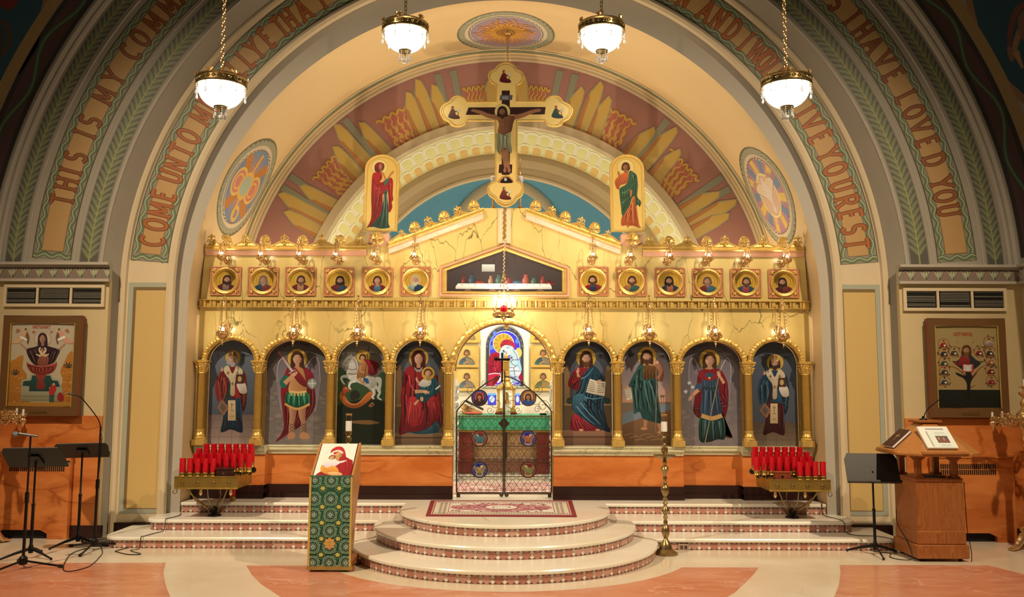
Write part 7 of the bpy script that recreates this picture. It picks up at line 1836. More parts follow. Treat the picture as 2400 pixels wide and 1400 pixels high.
    for r, (rn, n, off) in enumerate(rows):
        y = 9.625 + .117 * r; z = zt - .0105 + .045 * r
        start = (xa + .056 + off) if s < 0 else (xb - .056 - off)
        for i in range(n):
            x = start - s * .0855 * i
            if r == 0 and abs(x - bx) < .13: continue
            k = i if s < 0 else n - 1 - i
            if r == 0 and s > 0: k = n - 1 - i
            lab = 'red votive glass, %s from left in the %s row of the %s rack' % (ORD[k], rn, side)
            g = 'red votive glasses on the %s rack' % side
            if VOT is None:
                VOT = t = thing('votive_glass', lab, 'candle glass', (x, y, z), group=g)
                mb = MB(); mb.lathe([(.026, .03), (.033, .04), (.034, .09), (.033, .185), (.036, .20), (.036, .205), (.030, .205), (.029, .06)], 16); mb.build('glass_cup', m_redg, t)
                mb = MB(); mb.lathe([(.034, 0), (.036, .005), (.030, .02), (.035, .034), (.036, .045), (.033, .05), (.02, .02)], 14); mb.build('holder', m_rack, t)
            else: t = dup(VOT, (x, y, z), label=lab); t['group'] = g
VOT = None
rack(-1); rack(1)
t = dup(VOT, (at(545, 1170, 10.25).x, 10.25, ZS + .001), label='single red votive glass standing on the platform floor under the left rack'); del t['group']
# ---- icon lectern with green cloth
def lectern():
    xl, xr, y0, y1 = -1.79, -1.385, 8.12, 8.50; xc = (xl + xr) / 2
    root = thing('icon_lectern', 'slope topped wooden icon stand left of the rounded steps', 'lectern', (xc, 8.31, .002)); O = Vector(root.location)
    def B(mb, n, m, p=root, **k): o = mb.build(n, m, p, **k); o.location = -O if p is root else Vector((0, 0, 0)); return o
    z0, z1 = .855, 1.14
    mb = MB()
    mb.add([(xl, y0, z0 - .05), (xr, y0, z0 - .05), (xr, y1, z0 - .05), (xl, y1, z0 - .05), (xl, y0, z0), (xr, y0, z0), (xr, y1, z1), (xl, y1, z1)], [(0, 3, 2, 1), (4, 5, 6, 7), (0, 1, 5, 4), (1, 2, 6, 5), (2, 3, 7, 6), (3, 0, 4, 7)]); B(mb, 'slope', m_oak2)
    mb = MB(); 
    for k, (w, z) in enumerate(((.0, .14), (.0, .80))): pass
    mb.loft([[(xl + d, y0 + d, z), (xr - d, y0 + d, z), (xr - d, y1 - d, z), (xl + d, y1 - d, z)] for d, z in ((.06, .10), (.045, .14), (.03, .5), (.0, .805))]); B(mb, 'body', m_oak2)
    mb = MB(); mb.bbox(xl - .0, xr + .0, y0, y1, .04, .10, .012); B(mb, 'base', m_oak)
    for x in (xl + .05, xr - .03):
        for y in (y0 + .05, y1 - .05): mb = MB(); mb.lathe([(.05, 0), (.055, .02), (.045, .04)], 12, o=(x, y, .002)); B(mb, 'foot', m_oak)
    for a, b in ((xl, xl + .022), (xr - .022, xr)):
        mb = MB(); mb.add([(x, y, z + dz) for dz in (0, .016) for x, y, z in ((a, y0, z0), (b, y0, z0), (b, y1, z1), (a, y1, z1))], [(0, 3, 2, 1), (4, 5, 6, 7), (0, 1, 5, 4), (1, 2, 6, 5), (2, 3, 7, 6), (3, 0, 4, 7)]); B(mb, 'ledge', m_oak2)
    # icon lying on the slope
    nrm = Vector((0, -(z1 - z0), y1 - y0)).normalized()
    ic_ = thing('lectern_icon', 'icon of mother in red hood embracing child, lying on the slope of the icon stand', 'icon', (xc, y0 + .01, z0 + .02))
    def sl(u, v, h): return Vector((xl + .028 + (xr - xl - .056) * u, y0 + (y1 - y0) * (1 - v), z0 + (z1 - z0) * (1 - v))) + nrm * (.016 + h)
    mb = MB(); mb.add([sl(u, v, h) for h in (-.013, 0) for u, v in ((0, .01), (1, .01), (1, .975), (0, .975))], [(0, 3, 2, 1), (4, 5, 6, 7), (0, 1, 5, 4), (1, 2, 6, 5), (2, 3, 7, 6), (3, 0, 4, 7)]); o = mb.build('panel', m_mahog, ic_); o.location = -ic_.location
    p = Paint(); p.rect(.005, .015, .995, .995, 'f4eccb'); p.ring(.5, .30, .31, .28, .006, 'd8cc9c'); p.ring(.36, .43, .20, .22, .006, 'd8cc9c')
    bl_ = lambda l, c, c2=None, **k: p.blob([((x - (128 - (y - 52) * .19)) / 390, (y - 52) / 333) for x, y in l], c, c2, **k)
    ln_ = lambda l, w, c, w2=None: p.line([((x - (128 - (y - 52) * .19)) / 390, (y - 52) / 333) for x, y in l], w, c, w2, sm=3)
    bl_([(112, 384), (130, 340), (230, 300), (330, 220), (380, 190), (440, 215), (474, 240), (470, 384)], 'b41c20', '901418', d=(1, .4)); bl_([(112, 384), (140, 345), (200, 350), (220, 384)], '8a1418')
    bl_([(226, 150), (240, 115), (290, 88), (345, 92), (380, 130), (400, 200), (420, 240), (330, 240), (300, 200), (260, 160)], 'c42428', '981a1e'); 
    head(p, .535, .385, .20, .20, skin='e0a86c', hair=None, look=-.10, dark='8a5430'); bl_([(228, 158), (262, 132), (318, 122), (366, 150), (350, 158), (310, 140), (262, 150), (236, 172)], 'e8c8b0')
    head(p, .385, .455, .13, .125, skin='e8b478', hair='8a4a24', look=.08, hairlen=.1, dark='8a5430')
    bl_([(160, 260), (200, 225), (280, 222), (330, 235), (400, 225), (400, 236), (330, 260), (260, 300), (180, 305), (150, 285)], 'f0dce0', 'd0b4c0'); bl_([(135, 300), (150, 272), (200, 300), (260, 280), (310, 300), (330, 345), (250, 368), (170, 350), (140, 325)], 'eaa03c', 'c87828')
    for l in ([(170, 310), (220, 320), (280, 300)], [(200, 340), (260, 330), (310, 320)], [(160, 290), (190, 315)]): ln_(l, .014, 'b86a24', .004)
    bl_([(215, 350), (270, 340), (360, 350), (356, 376), (270, 376)], 'e8b478', 'c88c50'); ln_([(320, 352), (350, 376)], .012, 'b07840'); ln_([(380, 222), (400, 230)], .02, 'e8b478')
    for l in ([(380, 200), (400, 280), (380, 360)], [(420, 240), (440, 300), (440, 380)], [(340, 250), (330, 300), (350, 340)]): ln_(l, .016, '74101a', .004)
    for l in ([(400, 220), (425, 290)], [(260, 110), (300, 104), (340, 115)]): ln_(l, .012, 'dc5a50', .004)
    for i_, (pts, cs, al, f_) in enumerate(p.L): p.L[i_] = ([(min(max(a, .003), .997), min(max(b, .012), .97)) for a, b in pts], cs, al, f_)
    o = p.build('painting', sl, PMG, ic_); o.location = -ic_.location
    # hanging cloth
    zc = .018; y = y0 - .012
    def cm(u, v, h):
        w = .006 * sin(v * 3)
        return Vector((xl + .0 + (xr - xl) * u + .0 * v, y - .006 * v - w * .6 - h, z0 + .012 - (z0 + .012 - zc - .035) * v))
    cl = thing('lectern_cloth', 'green brocade cloth with gold crosses and fringe hanging down the icon stand', 'cloth', (xc, y, .05)); CO = Vector(cl.location)
    mb = MB(); nu, nv = 10, 24
    mb.loft([[tuple(cm(i / nu, j / nv, 0)) for i in range(nu + 1)] for j in range(nv + 1)], closed=False, caps=False)
    mb.loft([[tuple(cm(i / nu, 0, 0)) for i in range(nu + 1)], [tuple(Vector((xl + (xr - xl) * i / nu, y0 + .003, z0 + .024))) for i in range(nu + 1)]], closed=False, caps=False)
    o = mb.build('fabric', mat('green_damask', '1c4a30', .6, var=.25, vscale=30), cl); o.location = -CO
    p = Paint(); g1, g2, dk = '7c9a74', 'a8a878', '0c2418'
    asp = (xr - xl) / (z0 - .04)
    def C(u, v, r, c, w): p.L += (lambda q: (q.ring(0, 0, r, r, w, c, n=20), [([(u + a, v + b * asp) for a, b in pts], cs, al, None if j == 0 else 'same') for j, (pts, cs, al, f) in enumerate(q.L)])[1])(Paint())
    def D(u, v, r, c): p.ell(u, v, r, r * asp, c, n=18)
    def X_(u, v, r, c, w=.022):
        for dx, dy in ((1, 0), (0, 1)): p.line([(u - dx * r, v - dy * r * asp), (u + dx * r, v + dy * r * asp)], w if dx == 0 else w * asp, c)
    for row in range(6):
        v = .07 + row * .178
        if row == 0: v = .04
        for u in (.12, .5, .88):
            D(u, v, .165, '3a5c40'); C(u, v, .155, g1, .012); D(u, v, .125, dk); C(u, v, .118, g1, .016); D(u, v, .088, '123824'); C(u, v, .075, 'a0b090', .008)
            X_(u, v, .05, 'c0c8a8', .045); X_(u, v, .045, '1c4a30', .015)
            for k in range(8): a = k * pi / 4 + pi / 8; p.line([(u + .135 * cos(a), v + .135 * asp * sin(a)), (u + .18 * cos(a + .2), v + .18 * asp * sin(a + .2))], .014, g1, .004)
        if row < 5:
            for u in (.31, .69):
                vv = v + .089
                for k in range(8): a = k * pi / 4; p.line([(u + .02 * cos(a), vv + .02 * asp * sin(a)), (u + .065 * cos(a), vv + .065 * asp * sin(a))], .022, 'b8a850', .006)
                D(u, vv, .028, 'c8b458'); C(u, vv, .09, g1, .008)
    q = Paint()
    for pts, cs, al, f in p.L: q.L.append(([(min(max(a, .0), 1.), min(max(b, 0), 1)) for a, b in pts], cs, al, f))
    p = q
    for u0, u1 in ((0, .05), (.95, 1.0)): p.line([((u0 + u1) / 2, i / 24) for i in range(25)], u1 - u0, 'c49a48')
    st = []
    for k in range(16): a = pi * k / 8; r = .155 if k % 2 == 0 else .115; st.append((.5 + r * cos(a), .745 + r * asp * sin(a)))
    p.poly(st, '7a5420'); p.poly([(.5 + (a - .5) * .9, .745 + (b - .745) * .9) for a, b in st], 'c8944a'); p.line([(.5, .70), (.5, .79)], .014, 'a87838'); p.line([(.44, .735), (.56, .735)], .006, 'a87838'); p.line([(.42, .765), (.58, .765)], .004, 'a87838')
    o = p.build('brocade_pattern', lambda u, v, h: cm(u, v, h + .0015), PM, cl, step=2e-5); o.location = -CO
    mb = MB()
    for i in range(90):
        u = i / 89; q = cm(u, 1, 0); mb.tube([q + Vector((0, -.004, .012)), q + Vector((.002 * sin(i), -.007, -.018)), q + Vector((.003 * sin(i * 2), -.008, -.033))], .0042, 4)
    o = mb.build('fringe', gold_mat('gold_thread', 'b8904a', .5, .3), cl); o.location = -CO
lectern()
# ---- floor candle stands
def stand(px, Y, label):
    k = .001219; pr = [(98, 1285), (98, 1268), (80, 1258), (56, 1240), (50, 1215), (42, 1190), (24, 1172), (16, 1150), (30, 1125), (36, 1095), (30, 1065), (14, 1045), (20, 1020), (12, 1000), (20, 975), (10, 962), (24, 945), (34, 925), (28, 900), (12, 882), (22, 862), (10, 845), (24, 825), (10, 812), (20, 795), (30, 775), (36, 745), (30, 725), (12, 705), (22, 695), (10, 680), (18, 650), (10, 630), (24, 605), (34, 575), (28, 560), (12, 545), (20, 520), (12, 500)]
    c = at(px, 1100, Y)
    root = thing('candle_stand', label, 'candle stand', (c.x, Y, .001), group='tall turned brass candle stands')
    mb = MB(); mb.lathe([(r * k, (1285 - y) * k) for r, y in pr], 22); mb.build('stem', m_brassd, root)
    mb = MB(); mb.lathe([(r * k, (1285 - y) * k) for r, y in [(12, 500), (50, 490), (92, 468), (94, 460), (88, 462), (30, 474), (12, 474)]], 26); mb.build('drip_pan', m_brassd, root)
    mb = MB(); mb.lathe([(r * k, (1285 - y) * k) for r, y in [(12, 474), (12, 455), (28, 430), (28, 400), (12, 385), (16, 370), (10, 360), (24, 345), (24, 315), (16, 300), (28, 290), (30, 262), (26, 262)]], 20); mb.build('socket', m_brassd, root)
    mb = MB(); mb.lathe([(26 * k, (1285 - 262) * k), (26 * k, (1285 - 178) * k), (3 * k, (1285 - 178) * k)], 18); mb.build('candle', m_white, root)
    mb = MB(); mb.lathe([(26.5 * k, (1285 - 178) * k), (26.5 * k, (1285 - 130) * k)], 18); mb.v = mb.v; mb.build('glass_tube', m_glass, root)
    mb = MB(); mb.lathe([(27 * k, (1285 - 132) * k), (28 * k, (1285 - 120) * k), (20 * k, (1285 - 116) * k), (20 * k, (1285 - 132) * k)], 18); mb.build('brass_collar', m_brass, root)
    return root
st0 = stand(1558, 8.98, 'tall turned brass candle stand right of the rounded steps')
st1 = dup(st0, (at(817, 1010, 8.9).x, 8.9, .001), label='tall brass candle stand mostly hidden behind the icon lectern')
# ---- music stands and microphone stands
def music_stand(base, h, rz, tilt, label, dw=.50, dh=.32, yaw2=0.):
    root = thing('music_stand', label, 'music stand', (base.x, base.y, .001), rz, 'black metal music stands')
    mb = MB()
    for k in range(3):
        a = 2 * pi * k / 3 + .5; mb.tube([(.02 * cos(a), .02 * sin(a), .09), (.14 * cos(a), .14 * sin(a), .06), (.28 * cos(a), .28 * sin(a), .015)], [.018, .014, .010], 6, flat=.6)
        mb2 = MB(); mb2.ball((.28 * cos(a), .28 * sin(a), .014), .014, 8); mb2.build('rubber_foot', m_blk, root)
    mb.build('tripod', m_blk, root)
    mb = MB(); mb.lathe([(.022, .05), (.022, .12), (.015, .13), (.015, h * .52), (.018, h * .53), (.018, h * .55), (.010, h * .56), (.010, h - .03)], 12); mb.build('pole', m_blk, root)
    mb = MB(); t = radians(tilt); ex = Vector((cos(yaw2), sin(yaw2), 0)); ey = Vector((-sin(yaw2) * cos(t), cos(yaw2) * cos(t), sin(t))); nn = ex.cross(ey); o = Vector((0, 0, h))
    def pt(u, v, d): return o + ex * u + ey * v + nn * d
    ol = [(-dw * .5, -dh * .38), (dw * .5, -dh * .38), (dw * .5, dh * .42), (dw * .44, dh * .62), (-dw * .44, dh * .62), (-dw * .5, dh * .42)]
    mb.loft([[pt(u, v, d) for u, v in ol] for d in (-.004, .004)]); mb.build('desk', m_blkd, root)
    mb = MB(); mb.loft([[pt(u, v, d) for d, v in ((.004, -dh * .38), (.055, -dh * .38), (.055, -dh * .38 + .018), (.052, -dh * .38 + .018), (.052, -dh * .38 + .004), (.004, -dh * .38 + .004))] for u in (-dw * .5, dw * .5)]); mb.build('ledge', m_blk, root)
    mb = MB(); mb.tube([(0, 0, h - .05), (0, 0, h), pt(0, .02, -.02)], .012, 6); mb.loft([[pt(u, v, d) for u, v in ((-.07, -.05), (.07, -.05), (.05, .09), (-.05, .09))] for d in (-.022, -.004)]); mb.build('bracket', m_blk, root)
    return root
b = onz(71, 1309, 0); music_stand(b, .965, radians(190), 38, 'nearest black music stand at the far left, back of desk toward us', .56, .34)
b = onz(182, 1281, 0); music_stand(b, .99, radians(200), 32, 'black music stand beside the left pilaster, behind the nearest one', .52, .32)
b = onz(2052, 1301, 0); music_stand(b, .84, radians(-6), 66, 'black music stand with open desk beside the wooden pulpit', .53, .32)
def mic_stand(base, h, label, top, kind):
    root = thing('microphone_stand', label, 'microphone stand', (base.x, base.y, .001), 0, 'black microphone stands')
    mb = MB(); mb.lathe([(.035, .04), (.04, .06), (.038, .10), (.02, .12)], 12)
    for k in range(3): a = 2 * pi * k / 3 + (.62 if kind else .1); mb.tube([(.03 * cos(a), .03 * sin(a), .07), (.34 * cos(a), .34 * sin(a), .018)], .010, 6)
    mb.build('tripod', m_blk, root)
    for k in range(3): a = 2 * pi * k / 3 + (.62 if kind else .1); mb = MB(); mb.tube([(.32 * cos(a), .32 * sin(a), .02), (.365 * cos(a), .365 * sin(a), .016)], .015, 8); mb.build('rubber_foot', m_blk, root)
    lean = Vector((top.x - base.x, top.y - base.y, top.z))
    P0 = Vector((0, 0, .06)); P1 = Vector((lean.x, lean.y, lean.z))
    mb = MB(); mb.tube([P0, P0.lerp(P1, .5)], .014, 10); mb.tube([P0.lerp(P1, .47), P0.lerp(P1, .55)], .019, 10); mb.tube([P0.lerp(P1, .5), P1], .009, 8); mb.build('pole', m_blk, root)
    return root, P1
bs = onz(53, 1334, 0); tp = at(72, 1022, 8.12)
root, P1 = mic_stand(bs, .9, 'black microphone stand in front of the nearest music stand', tp, 0)
q0, q1 = at(88, 1023, 8.12) - Vector(root.location), at(45, 1017, 8.10) - Vector(root.location)
mb = MB(); mb.tube([q0, q1], [.010, .014], 10); mb.build('microphone_body', mat('mic_grey', '6a665e', .4, .6), root)
mb = MB(); mb.ball(at(36, 1018, 8.09) - Vector(root.location), .028, 12); mb.build('grille', mat('mic_grille', '8a857a', .35, .8, bump=.6, bscale=400), root)
bs = onz(220, 1290, 0); tp = at(236, 1001, 9.05)
root, P1 = mic_stand(bs, 1.25, 'tall black microphone stand with curved neck beside the left pilaster', tp, 1)
R0 = Vector(root.location)
mb = MB(); mb.tube(smooth([at(*q, 9.04) - R0 for q in ((236, 1003), (231, 985), (215, 962), (198, 941), (188, 930))], 4), .006, 6); mb.build('gooseneck', m_blk, root)
mb = MB(); mb.tube([at(189, 931, 9.04) - R0, at(178, 926, 9.03) - R0, at(158, 922, 9.02) - R0], [.007, .009, .010], 8); mb.build('microphone_body', m_blk, root)
mb = MB(); mb.tube([at(238, 1012, 9.03) - R0, at(240, 1024, 9.03) - R0], .010, 8); mb.build('connector', mat('steel', 'a8a49c', .25, .8), root)
# ---- cables
def cable(pts, label, r=.0045, n=5):
    mb = MB(); mb.tube(smooth([tuple(p) for p in pts], n), r, 5); return tag(mb.build('cable', m_blk), label, 'cable')
fz = lambda px, py, z=.006: onz(px, py, z)
coil = [fz(270, 1292)]
rnd = random.Random(2)
for k in range(5):
    for a in range(8):
        t = a * pi / 4; coil.append(Vector((-4.20 + (.26 + .03 * k) * cos(t) + .05 * rnd.random(), 9.42 + (.12 + .012 * k) * sin(t), .006 + .009 * k)))
cable(coil, 'black cable coiled on the floor behind the microphone stands')
cable([at(239, 1026, 9.03), at(236, 1060, 9.0), at(228, 1150, 9.0), at(223, 1250, 9.02), Vector((-4.12, 9.0, .02)), Vector((-4.02, 8.75, .006)), fz(205, 1330), fz(150, 1338), fz(165, 1300), Vector((-4.35, 9.2, .006))], 'thin black cable running down the tall microphone stand to the floor')
cable([Vector((-3.70, 10.0, .246)), Vector((-3.66, 9.8, .245)), Vector((-3.70, 9.62, .245)), Vector((-3.70, 9.555, .242)), Vector((-3.71, 9.54, .13)), Vector((-3.74, 9.40, .126)), Vector((-3.78, 9.20, .126)), Vector((-3.79, 9.155, .122)), Vector((-3.80, 9.14, .01)), Vector((-3.85, 9.05, .006)), fz(330, 1299), fz(300, 1300), fz(270, 1293)], 'black cable trailing over the left steps to the floor')
cable([Vector((3.70, 10.12, ZS + .007)), Vector((3.69, 10.075, ZS + .004)), Vector((3.69, 10.06, .25)), Vector((3.70, 9.9, .244)), Vector((3.74, 9.57, .244)), Vector((3.75, 9.545, .14)), Vector((3.80, 9.40, .126)), Vector((4.0, 9.35, .126)), Vector((4.10, 9.20, .126)), Vector((4.16, 9.13, .10)), Vector((4.17, 9.10, .006)), Vector((4.05, 9.05, .006))], 'black cable trailing over the right steps behind the music stand')
# ---- wooden pulpit
def pulpit():
    x0, x1, y0, y1 = 4.13, 4.60, 8.66, 9.14; xc, yc = (x0 + x1) / 2, (y0 + y1) / 2
    root = thing('pulpit', 'oak pulpit with pyramid reading top on four columns, right of the steps', 'pulpit', (xc, yc, .002)); O = Vector(root.location)
    def B(mb, n, m, p=root, **k): o = mb.build(n, m, p, **k); o.location = -O; return o
    zz = lambda py, Y=8.64: at(2200, py, Y).z
    for x in (x0 + .04, x1 - .04):
        for y in (y0 + .04, y1 - .04): mb = MB(); mb.lathe([(.02, .0), (.022, .012), (.012, .03)], 10, o=(x, y, .002)); B(mb, 'caster', m_blk)
    h1, h2, h3 = zz(1278), zz(1246), zz(1130)
    mb = MB(); mb.bbox(x0 - .025, x1 + .025, y0 - .025, y1 + .025, .03, h1, .008); B(mb, 'lower_plinth', m_oak)
    mb = MB(); mb.bbox(x0 - .008, x1 + .008, y0 - .008, y1 + .008, h1, h2, .008); B(mb, 'upper_plinth', m_oak)
    mb = MB(); mb.box(x0, x1, y0, y1, h2, h3); B(mb, 'body', m_oak, smooth=False)
    h4 = zz(1122); mb = MB(); mb.bbox(x0 - .012, x1 - .0, y0 - .012, y1 + .012, h3, h4, .006); B(mb, 'shelf', m_oak)
    h5 = zz(1064)
    for x in (x0 + .05, x1 - .06):
        for y in (y0 + .05, y1 - .06):
            mb = MB(); mb.bbox(x - .028, x + .028, y - .028, y + .028, h4, h5 - .05, .004); mb.bbox(x - .045, x + .045, y - .045, y + .045, h4, h4 + .02, .004); mb.bbox(x - .04, x + .04, y - .04, y + .04, h5 - .07, h5 - .05, .004); mb.bbox(x - .055, x + .055, y - .055, y + .055, h5 - .05, h5 - .02, .004); B(mb, 'column', m_oak)
    hx, c = .42, .17; ap = .085; ht = zz(990, yc)
    mb = MB()
    def octo(w, c, z): return [(xc - w + c, yc - w, z), (xc + w - c, yc - w, z), (xc + w, yc - w + c, z), (xc + w, yc + w - c, z), (xc + w - c, yc + w, z), (xc - w + c, yc + w, z), (xc - w, yc + w - c, z), (xc - w, yc - w + c, z)]
    mb.loft([octo(hx - .03, c, h5 - .02), octo(hx, c, h5 - .008), octo(hx, c, h5 + .008), octo(ap, .03, ht)]); B(mb, 'reading_slope', m_oak2, smooth=False)
    mb = MB(); mb.bbox(xc - .12, xc + .12, yc - .12, yc + .12, ht - .004, ht + .022, .006); B(mb, 'top_board', m_oak)
    mb = MB(); mb.bbox(xc - .24, xc + .22, yc - hx - .012, yc - hx + .03, h5 + .004, h5 + .035, .006); B(mb, 'book_ledge', m_oak2)
    mb = MB(); mb.bbox(xc - hx - .012, xc - hx + .03, yc - .2, yc + .2, h5 + .004, h5 + .035, .006); B(mb, 'book_ledge', m_oak2)
    # microphone
    mt = thing('gooseneck_microphone', 'thin black gooseneck microphone on the pulpit top', 'microphone', (xc - .02, yc, ht + .023)); M = Vector(mt.location)
    mb = MB(); mb.lathe([(.04, 0), (.035, .012), (.012, .02), (.008, .04)], 14); mb.build('base', m_blk, mt)
    mb = MB(); mb.tube(smooth([at(*q, yc) - M for q in ((2166, 984), (2167, 972), (2176, 958), (2200, 938), (2216, 922))], 4), .005, 6); mb.tube([at(2216, 922, yc) - M, at(2222, 916, yc) - M], .007, 6); mb.build('gooseneck', m_blk, mt)
    # books on the slopes
    def on_front(u, v, h): 
        t = v; y = (yc - hx) + (hx - ap) * t; z = h5 + .008 + (ht - h5 - .008) * t
        n_ = Vector((0, -(ht - h5), hx - ap)).normalized(); return Vector((xc + u, y, z)) + n_ * h
    def on_left(u, v, h):
        t = v; x = (xc - hx) + (hx - ap) * t; z = h5 + .008 + (ht - h5 - .008) * t
        n_ = Vector((-(ht - h5), 0, hx - ap)).normalized(); return Vector((x, yc + u, z)) + n_ * h
    def book(f, u0, u1, v0, v1, th, name, m, lab, cat, pages):
        r = thing(name, lab, cat, f((u0 + u1) / 2, v0, .006)); Q = Vector(r.location)
        def slab_(d, h0, h1): 
            m_ = MB(); m_.add([f(u, v, h) for h in (h0, h1) for u, v in ((u0 + d, v0 + d), (u1 - d, v0 + d), (u1 - d, v1 - d), (u0 + d, v1 - d))], [(0, 3, 2, 1), (4, 5, 6, 7), (0, 1, 5, 4), (1, 2, 6, 5), (2, 3, 7, 6), (3, 0, 4, 7)]); return m_
        o = slab_(.0, .005, .009).build('cover', m, r); o.location = -Q; o = slab_(.004, .009, th - .004).build('pages', m_white, r); o.location = -Q; o = slab_(.0, th - .004, th).build('cover', m, r); o.location = -Q
        return r, Q
    mw = mat('white_card', 'efeae0', .5)
    r, Q = book(on_front, -.17, .13, .13, .80, .03, 'booklet', mw, 'white spiral bound booklet with small picture on the pulpit front slope', 'book', 1)
    p = Paint(); p.rect(-.10, .15, .115, .66, 'e4e0d4'); p.rect(-.04, .28, .08, .50, '8a4a34', '6a5a48'); rn = random.Random(1)
    for i in range(7): p.ell(-.03 + .016 * i, .40 + .02 * (i % 2), .008, .05, ('9c3a30', 'b88a5c', '4a5a6a')[i % 3], n=8)
    for v_ in (.56, .60, .22, .19): p.line([(-.03, v_), (.07, v_)], .010, 'a8a49c')
    for i in range(12): p.ell(-.105, .18 + .04 * i, .008, .010, '3a3a3a', n=6)
    p.rect(-.10, .70, .08, .73, '8f8b84')
    o = p.build('printed_cover', lambda u, v, h: on_front(u, v, .031 + h), PM, r, step=4e-5); o.location = -Q
    r, Q = book(on_left, -.13, .10, .10, .66, .035, 'hymn_book', mat('dark_red_cloth', '3c1214', .5), 'dark red bound book on the left slope of the pulpit', 'book', 1)
    p = Paint(); p.line([(-.02, .30), (-.02, .52)], .012, 'a08a50'); p.line([(-.06, .44), (.02, .44)], .03, 'a08a50'); o = p.build('cross_stamp', lambda u, v, h: on_left(u, v, .036 + h), PM, r); o.location = -Q
    mb = MB(); mb.bbox(xc - .11, xc + .10, yc - .19, yc + .0, h4 + .001, h4 + .018, .003); tag(mb.build('folder', mat('grey_folder', '4a4844', .5)), 'dark grey folder lying on the shelf inside the pulpit', 'folder')
    cable([(x1 + .004, y0 - .014, h3 - .0), (x1 + .006, y0 - .016, h3 - .2), (x1 + .014, y0 - .017, h2), (x1 + .032, y0 - .03, h1 - .02), (x1 + .035, y0 - .034, .05), (x1 + .03, y0 - .035, .008)], 'thin black cable down the right corner of the pulpit', .004)
    cable([(x0 - .018, y1 - .05, .45), (x0 - .036, y1 - .12, .30), (x0 - .03, y1 - .3, .17), (x0 - .06, y0 + .02, .03), (x0 - .16, y0 + .08, .006), (x0 - .20, y0 + .2, .006), (x0 - .12, y1 - .1, .006), (x0 - .25, y1, .006)], 'black cable looped on the floor at the left of the pulpit', .0045)
pulpit()
